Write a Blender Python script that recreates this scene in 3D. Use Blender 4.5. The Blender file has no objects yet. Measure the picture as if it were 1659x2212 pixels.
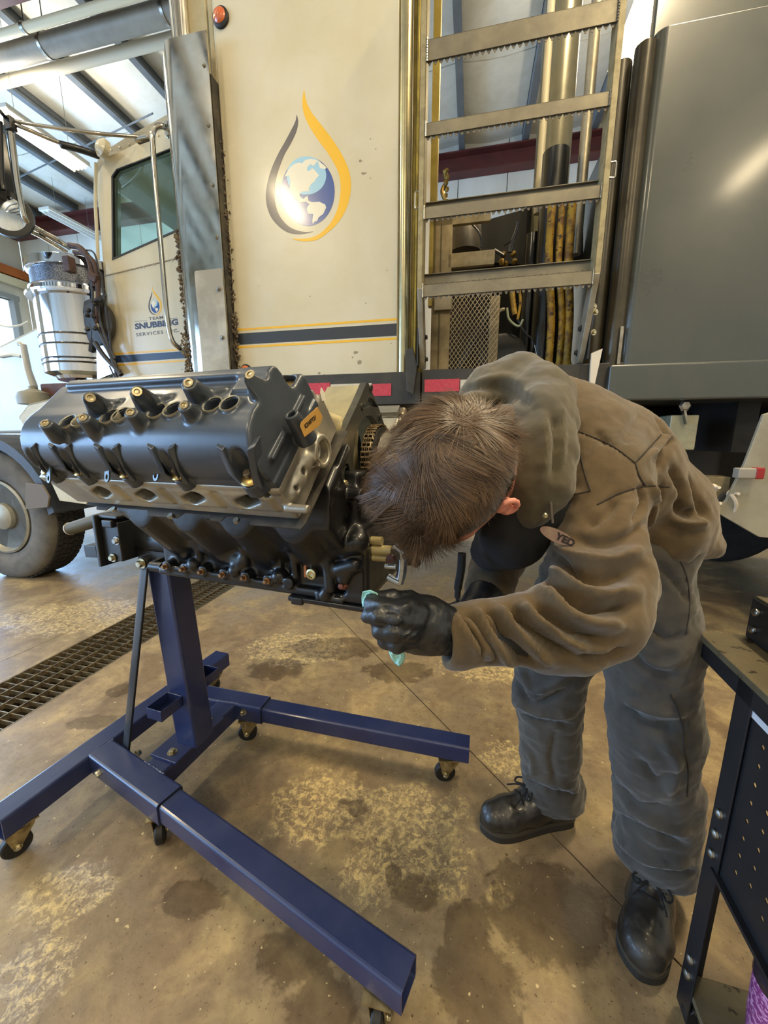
import bpy, bmesh, math, random
import numpy as np
from mathutils import Vector, Matrix, noise as mnoise
from mathutils.bvhtree import BVHTree
import openvdb
random.seed(7); np.random.seed(7)
S = bpy.context.scene
COL = S.collection
PI = math.pi
W_, H_ = 1659, 2212
FPX = 830.0; PITCH = math.radians(11.0); CAMZ = 1.2
CAM = Vector((0, 0, CAMZ))
# ---------------------------------------------------------------- camera
cd = bpy.data.cameras.new('camera'); cam = bpy.data.objects.new('camera', cd); COL.objects.link(cam)
cam.location = CAM; cam.rotation_euler = (math.radians(90) - PITCH, 0, 0)
cd.sensor_fit = 'HORIZONTAL'; cd.sensor_width = 36.0; cd.lens = 36.0 * FPX / W_
cd.clip_start = 0.02; cd.clip_end = 200
S.camera = cam
# ---------------------------------------------------------------- world, lamps, exposure
BROT = math.radians(-12.6)                      # the building and the truck share this turn
BX = Vector((math.cos(BROT), math.sin(BROT), 0)); BY = Vector((-math.sin(BROT), math.cos(BROT), 0))
def bl(x, y, z): return BX * x + BY * y + Vector((0, 0, z))
w = bpy.data.worlds.new('sky'); S.world = w; w.use_nodes = True
bg = w.node_tree.nodes['Background']; bg.inputs[0].default_value = (0.62, 0.8, 1.0, 1); bg.inputs[1].default_value = 2.2
def area(name, loc, to, sx, sy, power, col, spread=180):
    l = bpy.data.lights.new(name, 'AREA'); l.shape = 'RECTANGLE'; l.size = sx; l.size_y = sy
    l.energy = power; l.color = col; l.spread = math.radians(spread)
    o = bpy.data.objects.new(name, l); COL.objects.link(o); o.location = loc
    d = Vector(to) - Vector(loc); o.rotation_euler = d.to_track_quat('-Z', 'Y').to_euler()
    return o
WARM = (1.0, 0.80, 0.50); DAY = (0.34, 0.60, 1.0)
area('daylight_front_bay', bl(-12.4, 5.6, 2.45), bl(0, 3.8, 1.0), 6.6, 4.7, 1250, DAY)
area('daylight_rear_bay', bl(-12.4, -4.2, 2.45), bl(0, 0, 1.0), 6.2, 4.7, 1250, DAY)
LAMPS = [((2.85, 5.15), 1), ((-5.3, 7.0), 1), ((-4.25, -2.3), .9), ((3.42, -4.9), .8), ((1.5, -.9), .8), ((-4.9, 2.4), 1), ((-.6, -4.6), .8), ((2.0, 1.2), 1.3)]  # last lamp is added and unseen, to brighten the back of the jacket
LAMPZ = 5.75
for i, ((lx, ly), s) in enumerate(LAMPS):
    a = area('tube_light', (lx, ly, LAMPZ - 0.12), (lx, ly, 0), 0.22, 1.15, 130 * s, WARM)
    a.rotation_euler = (0, 0, BROT)
    a = area('ceiling_fill', (lx, ly, LAMPZ + 0.10), (lx, ly, 9), 0.22, 1.15, 42, (1.0, .92, .78)); a.rotation_euler = (PI, 0, BROT)  # added fill facing up to brighten the ceiling, not part of the fixture
S.view_settings.view_transform = 'Standard'; S.view_settings.look = 'None'
S.view_settings.gamma = 1.0; S.view_settings.use_curve_mapping = False
S.view_settings.exposure = -0.05
# ---------------------------------------------------------------- helpers
def lin(c):
    if isinstance(c, str):
        c = tuple(int(c[i:i+2], 16) / 255 for i in (0, 2, 4))
    return tuple((x / 12.92 if x <= 0.04045 else ((x + 0.055) / 1.055) ** 2.4) for x in c) + (1.0,)
class NT:
    def __init__(s, name):
        s.m = bpy.data.materials.new(name); s.m.use_nodes = True; s.t = s.m.node_tree
        s.b = s.t.nodes['Principled BSDF']; s.co = None
    def n(s, typ, **k):
        o = s.t.nodes.new(typ)
        for a, v in k.items(): setattr(o, a, v)
        return o
    def l(s, a, b): s.t.links.new(a, b)
    def coord(s):
        if s.co is None: s.co = s.n('ShaderNodeTexCoord').outputs['Object']
        return s.co
    def noise(s, scale, detail=4, rough=0.55, dist=0.0, stretch=None, vec=None):
        o = s.n('ShaderNodeTexNoise'); o.inputs['Scale'].default_value = scale; o.inputs['Detail'].default_value = detail
        o.inputs['Roughness'].default_value = rough; o.inputs['Distortion'].default_value = dist
        v = vec or s.coord()
        if stretch:
            mp = s.n('ShaderNodeMapping'); mp.inputs['Scale'].default_value = stretch; s.l(v, mp.inputs[0]); v = mp.outputs[0]
        s.l(v, o.inputs['Vector']); return o.outputs['Fac']
    def ramp(s, fac, p0, p1, c0=(0, 0, 0, 1), c1=(1, 1, 1, 1)):
        r = s.n('ShaderNodeValToRGB'); e = r.color_ramp.elements
        e[0].position = p0; e[1].position = p1; e[0].color = c0; e[1].color = c1
        s.l(fac, r.inputs[0]); return r.outputs[0]
    def mix(s, fac, a, b, mode='MIX'):
        m = s.n('ShaderNodeMix'); m.data_type = 'RGBA'; m.blend_type = mode
        for sock, v in ((m.inputs[0], fac), (m.inputs[6], a), (m.inputs[7], b)):
            if isinstance(v, (float, int)): sock.default_value = v
            elif isinstance(v, tuple): sock.default_value = v
            else: s.l(v, sock)
        return m.outputs[2]
    def math(s, op, a, b=0.0):
        m = s.n('ShaderNodeMath'); m.operation = op
        for sock, v in ((m.inputs[0], a), (m.inputs[1], b)):
            if isinstance(v, (float, int)): sock.default_value = v
            else: s.l(v, sock)
        return m.outputs[0]
    def bump(s, h, strength=0.3, dist=0.002, prev=None):
        b = s.n('ShaderNodeBump'); b.inputs['Strength'].default_value = strength; b.inputs['Distance'].default_value = dist
        s.l(h, b.inputs['Height'])
        if prev is not None: s.l(prev, b.inputs['Normal'])
        s.l(b.outputs[0], s.b.inputs['Normal']); return b.outputs[0]
    def set(s, col=None, rough=None, metal=None, **k):
        def p(name, v):
            if isinstance(v, (float, int)): s.b.inputs[name].default_value = v
            elif isinstance(v, tuple): s.b.inputs[name].default_value = v
            else: s.l(v, s.b.inputs[name])
        if col is not None: p('Base Color', col)
        if rough is not None: p('Roughness', rough)
        if metal is not None: p('Metallic', metal)
        for a, v in k.items(): p(a.replace('_', ' '), v)
MATS = {}
def M(name, col, col2=None, scale=8, rough=0.5, metal=0.0, bump=0.0, bscale=60, lo=0.4, hi=0.65, rvar=0.0, stretch=None, bdist=0.002, coat=0.0, speck=None, emit=None):
    if name in MATS: return MATS[name]
    t = NT(name); c = lin(col)
    f = None
    if col2 is not None:
        f = t.ramp(t.noise(scale, 6, 0.62, 0.3, stretch), lo, hi); c = t.mix(f, c, lin(col2))
    if speck:      # (colour, scale, threshold)
        g = t.ramp(t.noise(speck[1], 3, 0.6), speck[2], speck[2] + 0.04); c = t.mix(g, c, lin(speck[0]))
    r = rough
    if rvar: 
        rr = t.n('ShaderNodeMapRange'); t.l(t.noise(scale * 1.7, 5, 0.6), rr.inputs[0]); rr.inputs[1].default_value = .3; rr.inputs[2].default_value = .7
        rr.inputs[3].default_value = max(0.02, rough - rvar); rr.inputs[4].default_value = min(1, rough + rvar); r = rr.outputs[0]
    t.set(c, r, metal)
    if coat: t.b.inputs['Coat Weight'].default_value = coat; t.b.inputs['Coat Roughness'].default_value = 0.12
    if bump: t.bump(t.noise(bscale, 5, 0.6, 0, stretch), bump, bdist)
    if emit: t.b.inputs['Emission Color'].default_value = lin(col); t.b.inputs['Emission Strength'].default_value = emit
    MATS[name] = t.m; return t.m

class Frame:
    """a local frame: origin + turn about z; converts photo rays into local points"""
    def __init__(s, o, rz, pre=None):
        s.m = Matrix.Translation(Vector(o)) @ Matrix.Rotation(rz, 4, 'Z')
        if pre is not None: s.m = s.m @ pre
        s.inv = s.m.inverted(); s.o = Vector(o); s.rz = rz
    def ray(s, x, y):
        v = y - H_ / 2; d = Vector((x - W_ / 2, FPX * math.cos(PITCH) - math.sin(PITCH) * v, -FPX * math.sin(PITCH) - math.cos(PITCH) * v))
        return s.inv @ CAM, s.inv.to_3x3() @ d
    def plane(s, x, y, p, n):
        o, d = s.ray(x, y); n = Vector(n); p = Vector(p)
        return o + d * ((p - o).dot(n) / d.dot(n))
    def X(s, x, y, c): return s.plane(x, y, (c, 0, 0), (1, 0, 0))
    def Y(s, x, y, c): return s.plane(x, y, (0, c, 0), (0, 1, 0))
    def Z(s, x, y, c): return s.plane(x, y, (0, 0, c), (0, 0, 1))
    def w(s, p): return s.m @ Vector(p)
    def l(s, p): return s.inv @ Vector(p)
WF = Frame((0, 0, 0), 0)
BF = Frame((0, 0, 0), BROT)

def axes(d, up=(0, 0, 1)):
    d = Vector(d).normalized(); up = Vector(up)
    if abs(d.dot(up.normalized())) > 0.99: up = Vector((1, 0, 0)) if abs(d.x) < .9 else Vector((0, 1, 0))
    x = up.cross(d).normalized(); return x, d.cross(x).normalized(), d
def circ(n, r=1.0, ph=0.0, ry=None):
    ry = r if ry is None else ry
    return [(r * math.cos(ph + 2 * PI * i / n), ry * math.sin(ph + 2 * PI * i / n)) for i in range(n)]
def rrect(w_, h_, r, k=3):
    p = []
    for cx, cy, a in ((w_/2-r, h_/2-r, 0), (-w_/2+r, h_/2-r, 90), (-w_/2+r, -h_/2+r, 180), (w_/2-r, -h_/2+r, 270)):
        for i in range(k + 1):
            t = math.radians(a + 90 * i / k); p.append((cx + r * math.cos(t), cy + r * math.sin(t)))
    return p
def spline(pts, per=8, closed=False):
    P = [Vector(p) for p in pts]; n = len(P); out = []
    rng = range(n if closed else n - 1)
    for i in rng:
        p0 = P[(i-1) % n] if closed or i > 0 else P[0] * 2 - P[1]
        p1 = P[i]; p2 = P[(i+1) % n]
        p3 = P[(i+2) % n] if closed or i + 2 < n else P[-1] * 2 - P[-2]
        for k in range(per):
            t = k / per
            out.append(0.5 * ((2 * p1) + (p2 - p0) * t + (2 * p0 - 5 * p1 + 4 * p2 - p3) * t * t + (3 * p1 - p0 - 3 * p2 + p3) * t ** 3))
    if not closed: out.append(P[-1])
    return out
class MB:
    def __init__(s): s.v = []; s.f = []; s.mi = []; s.sm = []; s.cur = 0
    def add(s, vs, fs, smooth=False):
        b = len(s.v); s.v += [tuple(v) for v in vs]
        for f in fs: s.f.append(tuple(b + i for i in f)); s.mi.append(s.cur); s.sm.append(smooth)
        return s
    def m(s, i): s.cur = i; return s
    def box(s, c, sz, R=None):
        c = Vector(c); h = Vector(sz) / 2; vs = []
        for x in (-1, 1):
            for y in (-1, 1):
                for z in (-1, 1):
                    p = Vector((x * h.x, y * h.y, z * h.z)); vs.append(c + (R @ p if R else p))
        return s.add(vs, [(0, 1, 3, 2), (4, 6, 7, 5), (0, 4, 5, 1), (2, 3, 7, 6), (0, 2, 6, 4), (1, 5, 7, 3)])
    def bb(s, a, b):
        a = Vector(a); b = Vector(b); return s.box((a + b) / 2, [abs(x) for x in (b - a)])
    def ext(s, poly, o, ux, uy, un, smooth=False, caps=True):
        """extrude 2D polygon (in ux,uy at o) along vector un"""
        o = Vector(o); ux = Vector(ux); uy = Vector(uy); un = Vector(un); n = len(poly)
        a = [o + ux * p[0] + uy * p[1] for p in poly]; vs = a + [p + un for p in a]
        fs = [(i, (i + 1) % n, n + (i + 1) % n, n + i) for i in range(n)]
        s.add(vs, fs, smooth)
        if caps:
            b = len(s.v) - 2 * n
            s.f.append(tuple(b + i for i in range(n))[::-1]); s.f.append(tuple(b + n + i for i in range(n)))
            s.mi += [s.cur] * 2; s.sm += [False] * 2
        return s
    def beam(s, p0, p1, w_, h_, up=(0, 0, 1), poly=None, smooth=False):
        p0 = Vector(p0); p1 = Vector(p1); x, y, d = axes(p1 - p0, up)
        return s.ext(poly or [(-w_/2, -h_/2), (w_/2, -h_/2), (w_/2, h_/2), (-w_/2, h_/2)], p0, x, y, p1 - p0, smooth)
    def cyl(s, p0, p1, r, r1=None, n=16, caps=True, smooth=True):
        return s.sweep([p0, p1], [r, r if r1 is None else r1], n, caps, smooth)
    def sweep(s, pts, rs, n=10, caps=True, smooth=True, up=None):
        pts = [Vector(p) for p in pts]; k = len(pts)
        if isinstance(rs, (int, float)): rs = [rs] * k
        prev = None; rings = []
        for i, p in enumerate(pts):
            d = (pts[min(i + 1, k - 1)] - pts[max(i - 1, 0)])
            if d.length < 1e-9: d = Vector((0, 0, 1))
            d.normalize()
            if prev is None: x, y, _ = axes(d, up or (0, 0, 1))
            else:
                x = prev - d * prev.dot(d); x.normalize(); y = d.cross(x)
            prev = x
            r = rs[i]
            rx, ry = (r if isinstance(r, tuple) else (r, r))
            rings.append([p + x * (rx * math.cos(2 * PI * j / n)) + y * (ry * math.sin(2 * PI * j / n)) for j in range(n)])
        vs = [q for r in rings for q in r]; fs = []
        for i in range(k - 1):
            for j in range(n): fs.append((i * n + j, i * n + (j + 1) % n, (i + 1) * n + (j + 1) % n, (i + 1) * n + j))
        s.add(vs, fs, smooth)
        if caps:
            b = len(s.v) - len(vs)
            s.f.append(tuple(b + j for j in range(n))[::-1]); s.f.append(tuple(b + (k - 1) * n + j for j in range(n)))
            s.mi += [s.cur] * 2; s.sm += [False] * 2
        return s
    def lathe(s, prof, o, d, n=24, smooth=True, caps=True, a0=0, a1=None):
        """prof: (radius, height along d)"""
        o = Vector(o); x, y, d = axes(d); k = len(prof); full = a1 is None
        m_ = n if full else n + 1; vs = []
        for r, h in prof:
            for j in range(m_):
                a = a0 + (2 * PI if full else (a1 - a0)) * j / n
                vs.append(o + d * h + x * (r * math.cos(a)) + y * (r * math.sin(a)))
        fs = []
        for i in range(k - 1):
            for j in range(n): fs.append((i * m_ + j, i * m_ + (j + 1) % m_, (i + 1) * m_ + (j + 1) % m_, (i + 1) * m_ + j))
        s.add(vs, fs, smooth)
        if caps and full:
            b = len(s.v) - len(vs)
            if prof[0][0] > 1e-5: s.f.append(tuple(b + j for j in range(n))[::-1]); s.mi.append(s.cur); s.sm.append(False)
            if prof[-1][0] > 1e-5: s.f.append(tuple(b + (k - 1) * n + j for j in range(n))); s.mi.append(s.cur); s.sm.append(False)
        return s
    def hexbolt(s, p, d, r=0.009, h=0.007, washer=True):
        p = Vector(p); d = Vector(d).normalized()
        if washer: s.cyl(p, p + d * 0.0022, r * 1.45, n=16); p = p + d * 0.002
        s.sweep([p, p + d * h * .8, p + d * h], [r, r, r * .85], 6, True, False); return s
    def plate(s, outer, holes, o, ux, uy, un, bevel=0.0):
        """flat plate with real holes (a filled 2D curve, then moved into place)"""
        T = Vector(un).length
        me = curve_plate(outer, holes, T, bevel)
        o = Vector(o); ux = Vector(ux); uy = Vector(uy); nn = Vector(un)
        vs = [o + ux * v.co.x + uy * v.co.y + nn * (v.co.z / T + .5) for v in me.vertices]
        fl = ux.cross(uy).dot(nn) < 0
        s.add(vs, [tuple(reversed(p.vertices)) if fl else tuple(p.vertices) for p in me.polygons])
        bpy.data.meshes.remove(me); return s
def curve_plate(outer, holes, T, bevel=0.0):
    c = bpy.data.curves.new('tmp', 'CURVE'); c.dimensions = '2D'; c.fill_mode = 'BOTH'
    c.extrude = T / 2 - bevel; c.bevel_depth = bevel; c.bevel_resolution = 1
    if bevel: c.offset = -bevel
    for poly in [outer] + list(holes):
        sp = c.splines.new('POLY'); sp.points.add(len(poly) - 1); sp.use_cyclic_u = True
        for i, p in enumerate(poly): sp.points[i].co = (p[0], p[1], 0, 1)
    o = bpy.data.objects.new('tmp', c); COL.objects.link(o)
    me = bpy.data.meshes.new_from_object(o.evaluated_get(bpy.context.evaluated_depsgraph_get()))
    bpy.data.objects.remove(o); bpy.data.curves.remove(c)
    return me
def mesh_of(mb, name='m'):
    me = bpy.data.meshes.new(name); me.from_pydata(mb.v, [], mb.f); me.update()
    me.polygons.foreach_set('use_smooth', mb.sm); me.polygons.foreach_set('material_index', mb.mi)
    return me
def link(name, me, mats, parent=None, bevel=0.0, seg=2, fixn=True, loc=None):
    if not bevel and me.users == 0 and len(me.polygons) and len(me.polygons) < 20000 and any(p.use_smooth for p in me.polygons): me.set_sharp_from_angle(angle=math.radians(38))
    if fixn:
        bm = bmesh.new(); bm.from_mesh(me); bmesh.ops.recalc_face_normals(bm, faces=bm.faces); bm.to_mesh(me); bm.free()
    o = bpy.data.objects.new(name, me); COL.objects.link(o)
    if not isinstance(mats, (list, tuple)): mats = [mats]
    if len(me.materials) == 0:
        for m in mats: me.materials.append(m)
    if parent is not None: o.parent = parent
    if loc is not None: o.location = loc
    if bevel:
        b = o.modifiers.new('bevel', 'BEVEL'); b.width = bevel; b.segments = seg; b.limit_method = 'ANGLE'; b.angle_limit = math.radians(40)
        b.harden_normals = False
        me.polygons.foreach_set('use_smooth', [True] * len(me.polygons))
        o.modifiers.new('wn', 'WEIGHTED_NORMAL').keep_sharp = True
    return o
def part(name, mb, mats, parent, bevel=0.0, seg=2, label=None, kind=None):
    o = link(name, mesh_of(mb, name), mats, parent, bevel, seg)
    if label: o['label'] = label
    if kind: o['kind'] = kind
    return o
def thing(name, label, cat, frame=None, group=None):
    o = bpy.data.objects.new(name, None); COL.objects.link(o); o.empty_display_size = 0.1
    if frame is not None: o.matrix_world = frame.m
    tag(o, label, cat, group); return o
def tag(o, label, cat, group=None):
    o['label'] = label; o['category'] = cat
    if group: o['group'] = group
    return o
def struct(name, mb, mats, parent=None, bevel=0.0):
    o = part(name, mb, mats, parent, bevel); o['kind'] = 'structure'; return o
def again(o, loc=None, parent=None):
    c = o.copy(); COL.objects.link(c)
    if parent is not None: c.parent = parent
    if loc is not None: c.location = loc
    return c
def text_mesh(txt, size, T=0.0006, bold=0.0, spacing=1.0, ax='CENTER'):
    c = bpy.data.curves.new('t', 'FONT'); c.body = txt; c.size = size; c.extrude = T; c.offset = bold; c.space_character = spacing
    c.align_x = ax; c.align_y = 'CENTER'; c.resolution_u = 3
    o = bpy.data.objects.new('t', c); COL.objects.link(o)
    me = bpy.data.meshes.new_from_object(o.evaluated_get(bpy.context.evaluated_depsgraph_get()))
    bpy.data.objects.remove(o); bpy.data.curves.remove(c); return me
def mb_mesh(mb, me, o, ux, uy):
    o = Vector(o); ux = Vector(ux).normalized(); uy = Vector(uy).normalized(); n = ux.cross(uy)
    mb.add([o + ux * v.co.x + uy * v.co.y + n * v.co.z for v in me.vertices], [tuple(p.vertices) for p in me.polygons])
# ---- signed distance modelling (union of soft shapes, meshed through a level set)
class SDF:
    def __init__(s, lo, hi, vox):
        s.lo = np.array(lo, float); s.vox = vox; n = np.ceil((np.array(hi) - s.lo) / vox).astype(int) + 1; s.n = n
        s.X = (s.lo[0] + vox * np.arange(n[0]))[:, None, None].astype(np.float32)
        s.Y = (s.lo[1] + vox * np.arange(n[1]))[None, :, None].astype(np.float32)
        s.Z = (s.lo[2] + vox * np.arange(n[2]))[None, None, :].astype(np.float32)
        s.d = np.full(n, 1.0, np.float32)
    def smin(s, d, k):
        if k <= 0: np.minimum(s.d, d, out=s.d)
        else:
            h = np.maximum(k - np.abs(s.d - d), 0) / k; s.d = np.minimum(s.d, d) - h * h * k * 0.25
        return s
    def smax(s, d, k=0.0):
        if k <= 0: s.d = np.maximum(s.d, d)
        else:
            h = np.maximum(k - np.abs(s.d - d), 0) / k; s.d = np.maximum(s.d, d) + h * h * k * 0.25
        return s
    def cap_d(s, a, b, ra, rb=None, flat=None):
        """tapered capsule; flat=(axis vector, factor) squashes it along that axis"""
        rb = ra if rb is None else rb; a = np.array(a, float); b = np.array(b, float); ba = b - a
        px, py, pz = s.X - a[0], s.Y - a[1], s.Z - a[2]
        L = max((ba ** 2).sum(), 1e-9)
        h = np.clip((px * ba[0] + py * ba[1] + pz * ba[2]) / L, 0, 1)
        qx, qy, qz = px - ba[0] * h, py - ba[1] * h, pz - ba[2] * h
        q2 = qx * qx + qy * qy + qz * qz
        if flat is not None:
            ax = np.array(flat[0], float); ax /= np.linalg.norm(ax); f = flat[1]
            t = qx * ax[0] + qy * ax[1] + qz * ax[2]; q2 = q2 + t * t * (1 / (f * f) - 1)
        return np.sqrt(np.maximum(q2, 0)) - (ra + (rb - ra) * h)
    def cap(s, a, b, ra, rb=None, k=0.02, flat=None): return s.smin(s.cap_d(a, b, ra, rb, flat), k)
    def chain(s, pts, rs, k=0.02, flat=None):
        for i in range(len(pts) - 1): s.cap(pts[i], pts[i + 1], rs[i], rs[i + 1], k, flat)
        return s
    def ell_d(s, c, r, R=None):
        px, py, pz = s.X - c[0], s.Y - c[1], s.Z - c[2]
        if R is not None:
            R = np.array(R)   # columns = axes
            q = [px * R[0, i] + py * R[1, i] + pz * R[2, i] for i in range(3)]
        else: q = [px, py, pz]
        k0 = np.sqrt(sum((q[i] / r[i]) ** 2 for i in range(3))); k1 = np.sqrt(sum((q[i] / r[i] ** 2) ** 2 for i in range(3)))
        return k0 * (k0 - 1) / np.maximum(k1, 1e-6)
    def ell(s, c, r, k=0.02, R=None): return s.smin(s.ell_d(c, r, R), k)
    def box_d(s, c, h, R=None, rad=0.0):
        px, py, pz = s.X - c[0], s.Y - c[1], s.Z - c[2]
        if R is not None:
            R = np.array(R); q = [px * R[0, i] + py * R[1, i] + pz * R[2, i] for i in range(3)]
        else: q = [px, py, pz]
        q = [np.abs(q[i]) - h[i] + rad for i in range(3)]
        out = np.sqrt(sum(np.maximum(a, 0) ** 2 for a in q)); return out + np.minimum(np.maximum(np.maximum(q[0], q[1]), q[2]), 0) - rad
    def cyl_d(s, a, b, r, rb=None):
        """flat-ended cylinder/cone"""
        rb = r if rb is None else rb; a = np.array(a, float); b = np.array(b, float); ba = b - a; L = np.linalg.norm(ba); u = ba / L
        px, py, pz = s.X - a[0], s.Y - a[1], s.Z - a[2]; t = px * u[0] + py * u[1] + pz * u[2]
        q = np.sqrt(np.maximum(px * px + py * py + pz * pz - t * t, 0)); tt = np.clip(t / L, 0, 1)
        return np.maximum(q - (r + (rb - r) * tt), np.maximum(-t, t - L))
    def half_d(s, p, n):
        n = np.array(n, float); n /= np.linalg.norm(n); return (s.X - p[0]) * n[0] + (s.Y - p[1]) * n[1] + (s.Z - p[2]) * n[2]
    def mesh(s, name, smooth=1, keep=None):
        bw = s.vox * 3; d = np.clip(s.d, -bw, bw)
        for ax in range(3):      # close at the border
            sl = [slice(None)] * 3; sl[ax] = 0; d[tuple(sl)] = bw; sl[ax] = -1; d[tuple(sl)] = bw
        g = openvdb.FloatGrid(bw); g.copyFromArray(np.ascontiguousarray(d, dtype=np.float32))
        P, T, Q = g.convertToPolygons(isovalue=0.0, adaptivity=0.0)
        P = P * s.vox + s.lo
        me = bpy.data.meshes.new(name)
        fs = [tuple(int(i) for i in q[::-1]) for q in Q] + [tuple(int(i) for i in t[::-1]) for t in T]
        me.from_pydata([tuple(p) for p in P], [], fs); me.update()
        bm = bmesh.new(); bm.from_mesh(me); bmesh.ops.recalc_face_normals(bm, faces=bm.faces)
        for i in range(smooth): bmesh.ops.smooth_vert(bm, verts=bm.verts, factor=0.5, use_axis_x=True, use_axis_y=True, use_axis_z=True)
        bm.to_mesh(me); bm.free()
        me.polygons.foreach_set('use_smooth', [True] * len(me.polygons)); return me
# ================================================================ materials shared
def conc():
    t = NT('oily_concrete'); co = t.coord()
    n1 = t.noise(0.9, 8, 0.62, 0.6); n2 = t.noise(4.5, 8, 0.65, 0.5); n3 = t.noise(26, 6, 0.65); n4 = t.noise(110, 3, 0.6)
    base = t.mix(t.ramp(n1, .38, .62), lin('7a6750'), lin('8f8168'))
    base = t.mix(t.ramp(n2, .46, .68), base, lin('a8946a'))
    base = t.mix(t.math('MULTIPLY', t.ramp(n3, .45, .7), .45), base, lin('5d4a33'))
    # old pale deposit patches with broken, crusty rims, lamp glare painted into the tone
    def blob(pts, soft, amp, sc):
        nz = t.noise(sc, 7, 0.7, 0.4); cur = None
        for (x, y, r, sx) in pts:
            mp = t.n('ShaderNodeMapping'); mp.inputs['Location'].default_value = (-x / r / sx, -y / r, 0); mp.inputs['Scale'].default_value = (1 / r / sx, 1 / r, 1)
            t.l(co, mp.inputs[0]); g = t.n('ShaderNodeVectorMath', operation='LENGTH'); t.l(mp.outputs[0], g.inputs[0])
            d = g.outputs['Value']; cur = d if cur is None else t.math('MINIMUM', cur, d)
        d = t.math('ADD', cur, t.math('MULTIPLY', t.math('SUBTRACT', nz, .5), amp))
        return t.ramp(d, 1.0 - soft, 1.0 + soft, (1, 1, 1, 1), (0, 0, 0, 1))
    F_ = WF
    def fp(x, y, r, s=1.0): p = F_.Z(x, y, 0); return (p.x, p.y, r, s)
    crust_glare = blob([fp(700, 1740, .15, 1.2), fp(880, 1790, .17, 1.3), fp(800, 1880, .10), fp(960, 1880, .08), fp(150, 1930, .09, 1.4), fp(60, 2120, .1), fp(1080, 1930, .04), fp(1110, 1640, .09, 1.6), fp(1560, 1380, .12, 2.2), fp(640, 1400, .2, 1.7), fp(1050, 1440, .15, 1.8), fp(190, 1330, .3, 2)], .25, 1.5, 13)
    cr = t.ramp(t.noise(44, 9, 0.8, .5), .47, .60)
    base = t.mix(t.math('MULTIPLY', t.math('MULTIPLY', crust_glare, cr), .95), base, lin('d8c083'))
    oil = blob([fp(770, 1745, .033, 1.2), fp(740, 1735, .018), fp(850, 1890, .032, .8), fp(900, 1930, .045, 1.5), fp(1010, 2010, .07), fp(720, 1400, .13, 2.2), fp(860, 1450, .1, 2), fp(600, 1445, .1, 1.6), fp(420, 1940, .05, 1.8), fp(640, 2060, .06, 1.5), fp(1180, 1960, .13, 1.3), fp(260, 1490, .06), fp(700, 2190, .08), fp(200, 1560, .05, 2), fp(1030, 2130, .1)], .16, 1.5, 15)
    base = t.mix(t.math('MULTIPLY', oil, .55), base, lin('3a2c20'))
    base = t.mix(t.ramp(n4, .62, .72), base, lin('4d3d2b'))
    base = t.mix(t.math('MULTIPLY', t.ramp(t.noise(60, 2, .5), .70, .74), .7), base, lin('d8c69a'))
    r = t.n('ShaderNodeMapRange'); t.l(n2, r.inputs[0]); r.inputs[1].default_value = .35; r.inputs[2].default_value = .7; r.inputs[3].default_value = .30; r.inputs[4].default_value = .62
    rr = t.math('SUBTRACT', r.outputs[0], t.math('MULTIPLY', oil, .12))
    t.set(base, rr, 0.0)
    h = t.math('ADD', t.math('MULTIPLY', n3, .6), t.math('MULTIPLY', t.math('MULTIPLY', crust_glare, cr), .5)); t.bump(h, .35, .004)
    return t.m
MCONC = conc()
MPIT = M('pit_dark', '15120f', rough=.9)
MBLUE = M('blue_powder_coat', '1a2650', '283257', 5, .38, 0, .12, 260, .42, .6, coat=.25, bdist=.0006, speck=('707a90', 90, .74))
MBLK = M('black_steel', '0e0f12', '1c1b1a', 12, .42, 0, .1, 180, coat=.15)
MZINC = M('zinc_bolt', 'a89f80', 'd8d0b4', 40, .28, 1.0)
MRUB = M('black_rubber', '0d0d0e', '1a1918', 20, .55)
MSTEEL = M('bare_steel', '8b8880', 'a8a59c', 30, .33, 1.0, .1, 200)

# ================================================================ room
def clip(poly, p, n, keep):
    out = []; k = len(poly)
    for i in range(k):
        a = poly[i]; b = poly[(i + 1) % k]
        da = ((a[0]-p[0]) * n[0] + (a[1]-p[1]) * n[1]) * keep; db = ((b[0]-p[0]) * n[0] + (b[1]-p[1]) * n[1]) * keep
        if da >= 0: out.append(a)
        if (da >= 0) != (db >= 0):
            t = da / (da - db); out.append((a[0] + (b[0]-a[0]) * t, a[1] + (b[1]-a[1]) * t))
    return out
XL, XR, YF, YBK, HC = -12.5, 7.0, -8.0, 9.4, 7.2
corners = [tuple(bl(x, y, 0))[:2] for x, y in ((XL, YF), (XR, YF), (XR, YBK), (XL, YBK))]
floor = bpy.data.objects.new('floor', None); COL.objects.link(floor); floor['kind'] = 'structure'
slabs = [corners]
def cutall(p, q, gap, drop=None):
    d = Vector((q[0]-p[0], q[1]-p[1])).normalized(); n = (-d.y, d.x); out = []
    for s_ in slabs:
        a = clip(s_, (p[0] + n[0] * gap / 2, p[1] + n[1] * gap / 2), n, 1); b = clip(s_, (p[0] - n[0] * gap / 2, p[1] - n[1] * gap / 2), n, -1)
        for c in (a, b):
            if len(c) > 2: out.append(c)
    return out
fz = lambda x, y: tuple(WF.Z(x, y, 0))[:2]
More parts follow.
